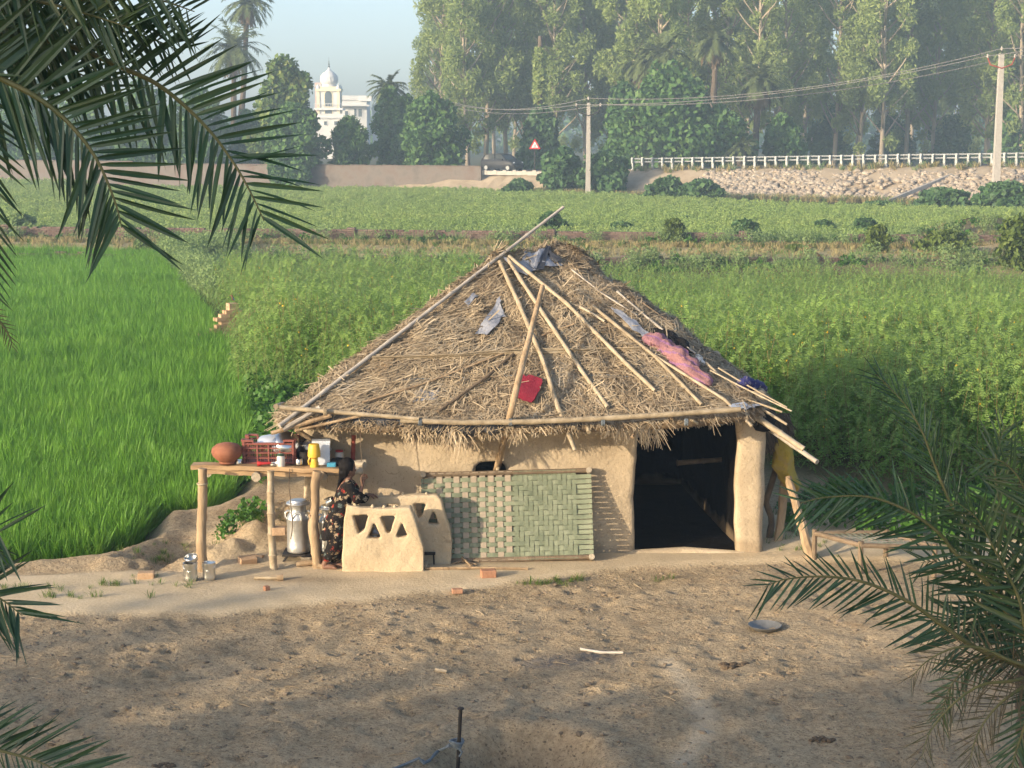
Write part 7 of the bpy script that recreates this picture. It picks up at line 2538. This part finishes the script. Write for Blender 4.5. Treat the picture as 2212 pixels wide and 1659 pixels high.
# clothes
def floral():
    m = bpy.data.materials.new('floral'); m.use_nodes = True
    nt = m.node_tree; N = nt.nodes; L = nt.links.new; pb = N['Principled BSDF']
    pb.inputs['Roughness'].default_value = .9; pb.inputs['Specular IOR Level'].default_value = .15
    tc = N.new('ShaderNodeTexCoord')
    nz = N.new('ShaderNodeTexNoise'); nz.inputs['Scale'].default_value = 30; L(tc.outputs['Object'], nz.inputs['Vector'])
    mx = N.new('ShaderNodeMix'); mx.data_type = 'VECTOR'; mx.inputs[0].default_value = .09
    L(tc.outputs['Object'], mx.inputs[4]); L(nz.outputs['Color'], mx.inputs[5])
    vo = N.new('ShaderNodeTexVoronoi'); vo.inputs['Scale'].default_value = 17; L(mx.outputs[1], vo.inputs['Vector'])
    sp = N.new('ShaderNodeSeparateColor'); L(vo.outputs['Color'], sp.inputs[0])
    r = N.new('ShaderNodeValToRGB'); r.color_ramp.interpolation = 'CONSTANT'
    e = r.color_ramp.elements
    e[0].position = 0; e[0].color = (.42, .32, .21, 1); e[1].position = .30; e[1].color = (.36, .045, .03, 1)
    for pos, c in ((.52, (.016, .013, .012)), (.72, (.30, .22, .13)), (.84, (.12, .15, .14))):
        q = e.new(pos); q.color = (*c, 1)
    L(sp.outputs[0], r.inputs[0])
    r2 = N.new('ShaderNodeValToRGB'); r2.color_ramp.elements[0].position = .30; r2.color_ramp.elements[1].position = .46
    L(vo.outputs['Distance'], r2.inputs[0])
    x = N.new('ShaderNodeMix'); x.data_type = 'RGBA'; x.inputs[7].default_value = (.016, .013, .012, 1)
    L(r2.outputs[0], x.inputs[0]); L(r.outputs[0], x.inputs[6])
    n3 = N.new('ShaderNodeTexNoise'); n3.inputs['Scale'].default_value = 70; L(tc.outputs['Object'], n3.inputs['Vector'])
    r3 = N.new('ShaderNodeValToRGB'); r3.color_ramp.elements[0].position = .38; r3.color_ramp.elements[1].position = .55
    r3.color_ramp.elements[0].color = (.25, .25, .25, 1); L(n3.outputs['Fac'], r3.inputs[0])
    y = N.new('ShaderNodeMix'); y.data_type = 'RGBA'; y.blend_type = 'MULTIPLY'; y.inputs[0].default_value = .8
    L(x.outputs[2], y.inputs[6]); L(r3.outputs[0], y.inputs[7]); L(y.outputs[2], pb.inputs['Base Color'])
    return m
FL = floral()
def cloth(rings_def, name, extra=None, vox=.009):
    rings = []
    for (c, rx, ry, fold) in rings_def:
        rings.append([Vector(c) + Vector((math.cos(a) * rx * (1 + fold * math.sin(7 * a + c.z * 6)), math.sin(a) * ry * (1 + fold * math.sin(6 * a + 2)), .012 * math.sin(3 * a) * (fold > .03))) for a in [6.2832 * k / 28 for k in range(28)]])
    mb = MB().loft(rings)
    if extra: extra(mb)
    me = remesh(mb.mesh(name), vox, 1, [(9, .012), (22, .005)], 8)
    co = verts_of(me); me.vertices.foreach_set('co', (co - np.array(worg(girl))).astype(np.float32).ravel()); me.update()
    return link(name, me, FL, girl, worg(girl), True, 180)
def sleeves(mb):
    chain(mb, [gpt(512, 420, -.06), sN + Vector((0, 0, .0)), sN.lerp(eN, .5), eN + Vector((.0, 0, -.01))], [.058, .060, .056, .050], 14)
    chain(mb, [eN, eN.lerp(hN, .42)], [.050, .044], 14, 3)
    chain(mb, [gpt(515, 415, .06), sF, sF.lerp(eF, .5), eF], [.058, .060, .056, .050], 14)
    chain(mb, [eF, eF.lerp(hF_, .55)], [.050, .042], 14, 3)
cloth([(gpt(520, 372), .055, .075, 0), (gpt(512, 400), .085, .13, 0), (gpt(490, 470), .105, .145, .02), (gpt(462, 560), .11, .14, .03), (gpt(430, 660), .112, .135, .04), (gpt(398, 780), .128, .15, .05), (gpt(372, 880), .14, .16, .06), (gpt(348, 990), .15, .165, .07), (gpt(328, 1085), .155, .165, .08)], 'kameez', sleeves)
def trousers(mb):
    chain(mb, [hipN, gpt(352, 1000, -.065), kN + Vector((.01, 0, 0)), gpt(290, 1280, -.045), aN + Vector((.012, 0, .035))], [.095, .098, .094, .078, .048], 16)
    chain(mb, [hipF, gpt(405, 1000, .065), kF, gpt(370, 1290, .055), aF + Vector((.01, 0, .03))], [.095, .098, .094, .076, .048], 16)
cloth([(gpt(390, 800), .10, .13, .02), (gpt(378, 880), .11, .145, .03), (gpt(372, 940), .10, .14, .03)], 'shalwar', trousers)

# ------------------------------------------------------------------ date palms round the camera
def leaflet_mesh(seed, curl):
    r = random.Random(seed)
    v = []; f = []
    for (t, w) in ((0, .35), (.12, .9), (.4, 1.0), (.7, .72), (.9, .30), (1.0, .03)):
        z = -curl * t * t
        v += [(t, -.5 * w * .066, z + .012 * w), (t, 0, z), (t, .5 * w * .066, z + .012 * w)]
    for i in range(5):
        f += [(3 * i, 3 * i + 1, 3 * i + 4, 3 * i + 3), (3 * i + 1, 3 * i + 2, 3 * i + 5, 3 * i + 4)]
    me = MB().add(v, f).mesh('leaflet'); me.materials.append(M['palm_leaf'])
    return me
LEAFLETS = [leaflet_mesh(k, c) for k, c in enumerate((.0, .04, .09, -.03))]
rp = random.Random(77)
def frond(parent, pts, r0, nl, Lmax, singles, a0=62, a1=28, spreadn=.25, wf=1.0, m_mass='palm_leaf_mass', lo=.06, jit=6, tipL=.6, baseL=.55, up_f=1.0, down_f=1.0, right=None):
    """rachis through world points; leaflets both sides, as own pieces or as one joined part"""
    P = [Vector(p) for p in pts]
    sm = []
    m = len(P)
    for i in range(m - 1):
        p0, p1, p2, p3 = P[max(i - 1, 0)], P[i], P[i + 1], P[min(i + 2, m - 1)]
        for k in range(5):
            w = k / 5
            sm.append(.5 * ((2 * p1) + (p2 - p0) * w + (2 * p0 - 5 * p1 + 4 * p2 - p3) * w * w + (3 * p1 - p0 - 3 * p2 + p3) * w ** 3))
    sm.append(P[-1])
    mb = MB().tube(sm, [r0 * (1 - .88 * i / (len(sm) - 1)) for i in range(len(sm))], 7)
    fr = mb.build('frond', 'rachis', parent, loc=P[0])
    d = [0]
    for a, b in zip(sm, sm[1:]): d.append(d[-1] + (b - a).length)
    mass = MB()
    for i in range(nl):
        for sg in (-1, 1):
            t = lo + (1 - lo) * ((i + .5 * (sg > 0)) / nl)
            s = min(t, .999) * d[-1]
            k = 0
            while k < len(d) - 2 and s > d[k + 1]: k += 1
            p = sm[k].lerp(sm[k + 1], (s - d[k]) / max(1e-6, d[k + 1] - d[k]))
            tg = (sm[k + 1] - sm[k]).normalized()
            n = (Vector((0, 0, CAM_H)) - p).normalized()
            n = (n - tg * n.dot(tg)).normalized()
            side = n.cross(tg) * sg
            ang = math.radians(a0 + (a1 - a0) * t + rp.gauss(0, jit))
            if right is not None and side.x > 0: ang = math.radians(right - 26 * max(0, (t - .8) / .2) + rp.gauss(0, jit))
            dirv = (tg * math.cos(ang) + side * math.sin(ang) + n * rp.uniform(-spreadn, spreadn) * (1 - .5 * t) + Vector((0, 0, -.10))).normalized()
            L = Lmax * (baseL + (1 - baseL) * min(1, t / .3)) * (1 - (1 - tipL) * max(0, (t - .6) / .4)) * rp.uniform(.85, 1.1)
            if side.z > 0: L *= up_f
            else: L *= down_f
            tw = rp.uniform(-.7, .7)
            wd = n.cross(dirv) * math.cos(tw) + n * math.sin(tw)
            wd = (wd - dirv * wd.dot(dirv)).normalized()
            nn = dirv.cross(wd)
            R = Matrix((dirv, wd, nn)).transposed()
            me = rp.choice(LEAFLETS)
            sc = (L, L * wf * rp.uniform(.85, 1.15), L)
            if singles:
                inst('leaflet', me, fr, p, R, sc)
            else:
                mass.add([p + R @ Vector((q.co.x * sc[0], q.co.y * sc[1], q.co.z * sc[2])) for q in me.vertices], [tuple(q.vertices) for q in me.polygons])
    if not singles:
        o = mass.build('leaflets', m_mass, fr, loc=P[0]); o['kind'] = 'stuff'
    return fr
def wp(l, Y0, Y1):
    n = len(l)
    return [W(x, y, Y0 + (Y1 - Y0) * i / (n - 1)) for i, (x, y) in enumerate(l)]
def palm_trunk(parent, base, top, r):
    pts = [base.lerp(top, i / 16) for i in range(17)]
    MB().tube(pts, [r * (1.12 if i % 2 else .92) for i in range(17)], 12).build('trunk', 'palm_trunk', parent)

# palm hanging in from the upper left
Y6 = 6.0
crown = W(-330, -40, 6.3)
base = Vector((crown.x - .2, 6.5, 0))
pA = empty('date_palm', base, 'near date palm whose dark fronds hang in from the upper left', 'palm tree')
palm_trunk(pA, base, crown, .17)
frond(pA, [crown] + wp([(-120, 100), (0, 168), (81, 211), (148, 265), (207, 341), (247, 431), (263, 492)], 6.1, 5.9), .016, 42, .37, True, 52, 38, .22, 1.0, lo=.28, right=70, tipL=.72)
frond(pA, [crown] + wp([(-120, 40), (0, 66), (92, 85), (176, 107), (254, 142), (333, 178), (395, 225), (457, 287), (508, 357), (543, 419), (570, 476)], 6.6, 5.9), .017, 54, .37, True, 54, 40, .22, 1.0, lo=.20, right=66, tipL=.68)
frond(pA, [crown] + wp([(-100, -40), (60, -20), (200, 0), (320, -5), (420, 25)], 6.5, 6.1), .015, 30, .34, True, 70, 40, .4, .9, lo=.22)
for (pts, y0, y1, nl, L) in (([(-120, 10), (40, 40), (180, 55), (300, 75), (390, 110)], 6.7, 6.3, 36, .30), ([(-140, -20), (20, -10), (170, 25), (280, 60)], 6.4, 6.0, 32, .32),
                            ([(-160, 60), (-40, 110), (60, 130), (150, 150), (230, 190)], 6.8, 6.6, 34, .30), ([(-100, -90), (60, -70), (220, -50), (330, -20), (378, -4)], 6.2, 5.9, 34, .34),
                            ([(-150, 80), (-60, 170), (-30, 290), (-22, 420), (-20, 560), (-18, 640)], 6.1, 5.9, 34, .20)):
    frond(pA, [crown] + wp(pts, y0, y1), .014, nl, L, False, 66, 36, .45, 1.0, lo=.2)
# withered tip at the left edge
frond(pA, wp([(-160, 560), (-60, 640), (-5, 690), (18, 722), (28, 752)], 6.1, 6.0), .010, 16, .075, False, 50, 30, .3, 1.0, 'palm_dry', lo=.3)

# second palm, lower left corner
c2 = W(-320, 1500, 6.6)
base2 = Vector((c2.x, c2.y, 0))
pB = empty('date_palm', base2, 'low date palm reaching in from the lower left corner', 'palm tree')
palm_trunk(pB, base2, c2, .17)
frond(pB, [c2] + wp([(-220, 1330), (-100, 1275), (-15, 1285), (48, 1330)], 6.5, 6.1), .013, 26, .33, True, 62, 30, .3, 1.0, lo=.35, tipL=.8)
frond(pB, [c2] + wp([(-240, 1300), (-140, 1195), (-60, 1140), (5, 1150)], 6.5, 6.2), .012, 22, .28, True, 62, 34, .35, 1.0, lo=.3, tipL=.85)
frond(pB, [c2] + wp([(-200, 1560), (-80, 1600), (0, 1621), (84, 1646), (150, 1680)], 6.4, 6.0), .014, 34, .30, True, 60, 40, .3, 1.0, lo=.25, tipL=.85, up_f=1.0, down_f=.6)

# palm at the lower right
c3 = W(2262, 1450, 11.2)
base3 = Vector((c3.x + .1, c3.y + .1, zg(c3.x, c3.y)))
pC = empty('date_palm', base3, 'bushy young date palm at the lower right edge', 'palm tree')
palm_trunk(pC, base3 - Vector((0, 0, .1)), c3, .20)
frond(pC, [c3] + wp([(2130, 1410), (2033, 1349), (1984, 1313), (1918, 1277), (1853, 1254), (1794, 1246), (1742, 1246), (1689, 1253), (1652, 1268)], 11.1, 10.9), .020, 42, .36, True, 66, 36, .22, 1.0, lo=.12, up_f=.80, down_f=1.05, tipL=.75)
frond(pC, [c3] + wp([(2180, 1330), (2120, 1245), (2065, 1196), (2033, 1156), (1984, 1117), (1935, 1091), (1885, 1075), (1840, 1071), (1771, 1076), (1728, 1088)], 11.2, 11.2), .020, 44, .38, True, 66, 34, .25, 1.0, lo=.12, up_f=.9, down_f=1.05, tipL=.8)
frond(pC, [c3] + wp([(2190, 1330), (2140, 1240), (2060, 1100), (2016, 996), (1990, 928), (1951, 869), (1892, 808)], 11.3, 11.5), .018, 46, .34, True, 40, 20, .25, .85, lo=.12)
for (pts, y0, y1, nl, L, mm, a0, a1) in (
        ([(2225, 1330), (2190, 1200), (2160, 1090), (2150, 1000), (2170, 920)], 11.3, 11.6, 34, .36, 'palm_leaf_mass', 50, 26),
        ([(2250, 1330), (2240, 1180), (2215, 1060), (2170, 1000), (2120, 990)], 11.1, 11.0, 34, .38, 'palm_leaf_mass', 60, 30),
        ([(2180, 1400), (2120, 1310), (2075, 1240), (2030, 1215), (1990, 1215)], 11.3, 11.4, 30, .34, 'palm_leaf_mass', 62, 34),
        ([(2220, 1380), (2200, 1290), (2150, 1190), (2110, 1120), (2060, 1080)], 11.0, 10.9, 34, .38, 'palm_leaf_mass', 62, 30),
        ([(2280, 1330), (2290, 1150), (2260, 1020), (2200, 950)], 11.2, 11.1, 30, .38, 'palm_leaf_mass', 60, 32),
        ([(2190, 1430), (2120, 1400), (2060, 1400), (2000, 1430), (1965, 1470)], 11.0, 10.9, 30, .26, 'palm_dry', 60, 34),
        ([(2190, 1470), (2120, 1480), (2060, 1520), (2010, 1580), (1990, 1640)], 11.0, 10.8, 30, .28, 'palm_dry', 58, 34),
        ([(2200, 1490), (2150, 1530), (2110, 1590), (2090, 1670)], 11.0, 10.9, 28, .28, 'palm_dry', 58, 34),
        ([(2230, 1520), (2210, 1580), (2190, 1640), (2180, 1700)], 11.0, 10.9, 26, .28, 'palm_leaf_mass', 58, 34),
        ([(2200, 1440), (2140, 1420), (2090, 1440), (2050, 1490), (2030, 1560)], 11.2, 11.2, 28, .26, 'palm_leaf_mass', 58, 34),
        ([(2230, 1420), (2170, 1360), (2110, 1330), (2060, 1330), (2010, 1350)], 11.4, 11.5, 30, .32, 'palm_leaf_mass', 62, 34)):
    frond(pC, [c3] + wp(pts, y0, y1), .016, nl, L, False, a0, a1, .3, 1.0 if mm == 'palm_leaf_mass' else .5, mm, lo=.15, jit=9)

# ------------------------------------------------------------------ trees behind the camera that keep the near yard in shade
def shade_tree(x, y, h, r, label, seed, n=2000):
    rnd = random.Random(seed)
    lobes = []
    for i in range(34):
        an = i * 2.4; d = r * .75 * rnd.uniform(.2, 1)
        lobes.append(((math.cos(an) * d, math.sin(an) * d, h * (.34 + .5 * (i + .5) / 34)), (r * .38, r * .38, h * .12)))
    lobes.append(((0, 0, h * .86), (r * .5, r * .5, h * .12)))
    tm = trunk_mesh('trunk', h * .7, .22, .08, 'bark', [(h * .35, i * 1.7, 1.0, r * .6, .07) for i in range(6)], seed, .2)
    plant_tree('shade_tree', (tm, leaf_cloud(lobes, n, (.25, .15), 'tree_leaf', 700 + seed, hollow=.15)), Vector((x, y, 0)), 0, (1, 1), label, 'tree', 'trees behind the viewer shading the yard')
SHX, SHY = math.tan(SUN_AZ), 1.0
for i, x in enumerate(np.arange(-42, -14, 3.1)):
    shade_tree(float(x), -4.2 + .5 * math.sin(i * 2.1), 8.9 + .45 * math.sin(i * 1.7 + .5), 2.6, 'dense tree out of view behind the camera, %s in its row' % ORD[i], i)
shade_tree(-12.8, -3.0, 12.6, 4.2, 'tallest tree out of view behind the camera, shading the near palm', 30, 6500)

# ------------------------------------------------------------------ the evening haze
hz = MB().box((0, 330, 19), (1400, 700, 48)).build('haze', None, smooth=False)
hz.location.z = 0
hm = bpy.data.materials.new('haze_air'); hm.use_nodes = True
nt = hm.node_tree; nt.nodes.clear()
ho = nt.nodes.new('ShaderNodeOutputMaterial'); pv = nt.nodes.new('ShaderNodeVolumePrincipled')
pv.inputs['Color'].default_value = (.62, .82, 1.0, 1)
pv.inputs['Density'].default_value = .0012
pv.inputs['Anisotropy'].default_value = .0
nt.links.new(pv.outputs[0], ho.inputs['Volume'])
hz.data.materials.append(hm)
tag(hz, 'thin bluish evening haze over the fields', 'haze', kind='stuff')
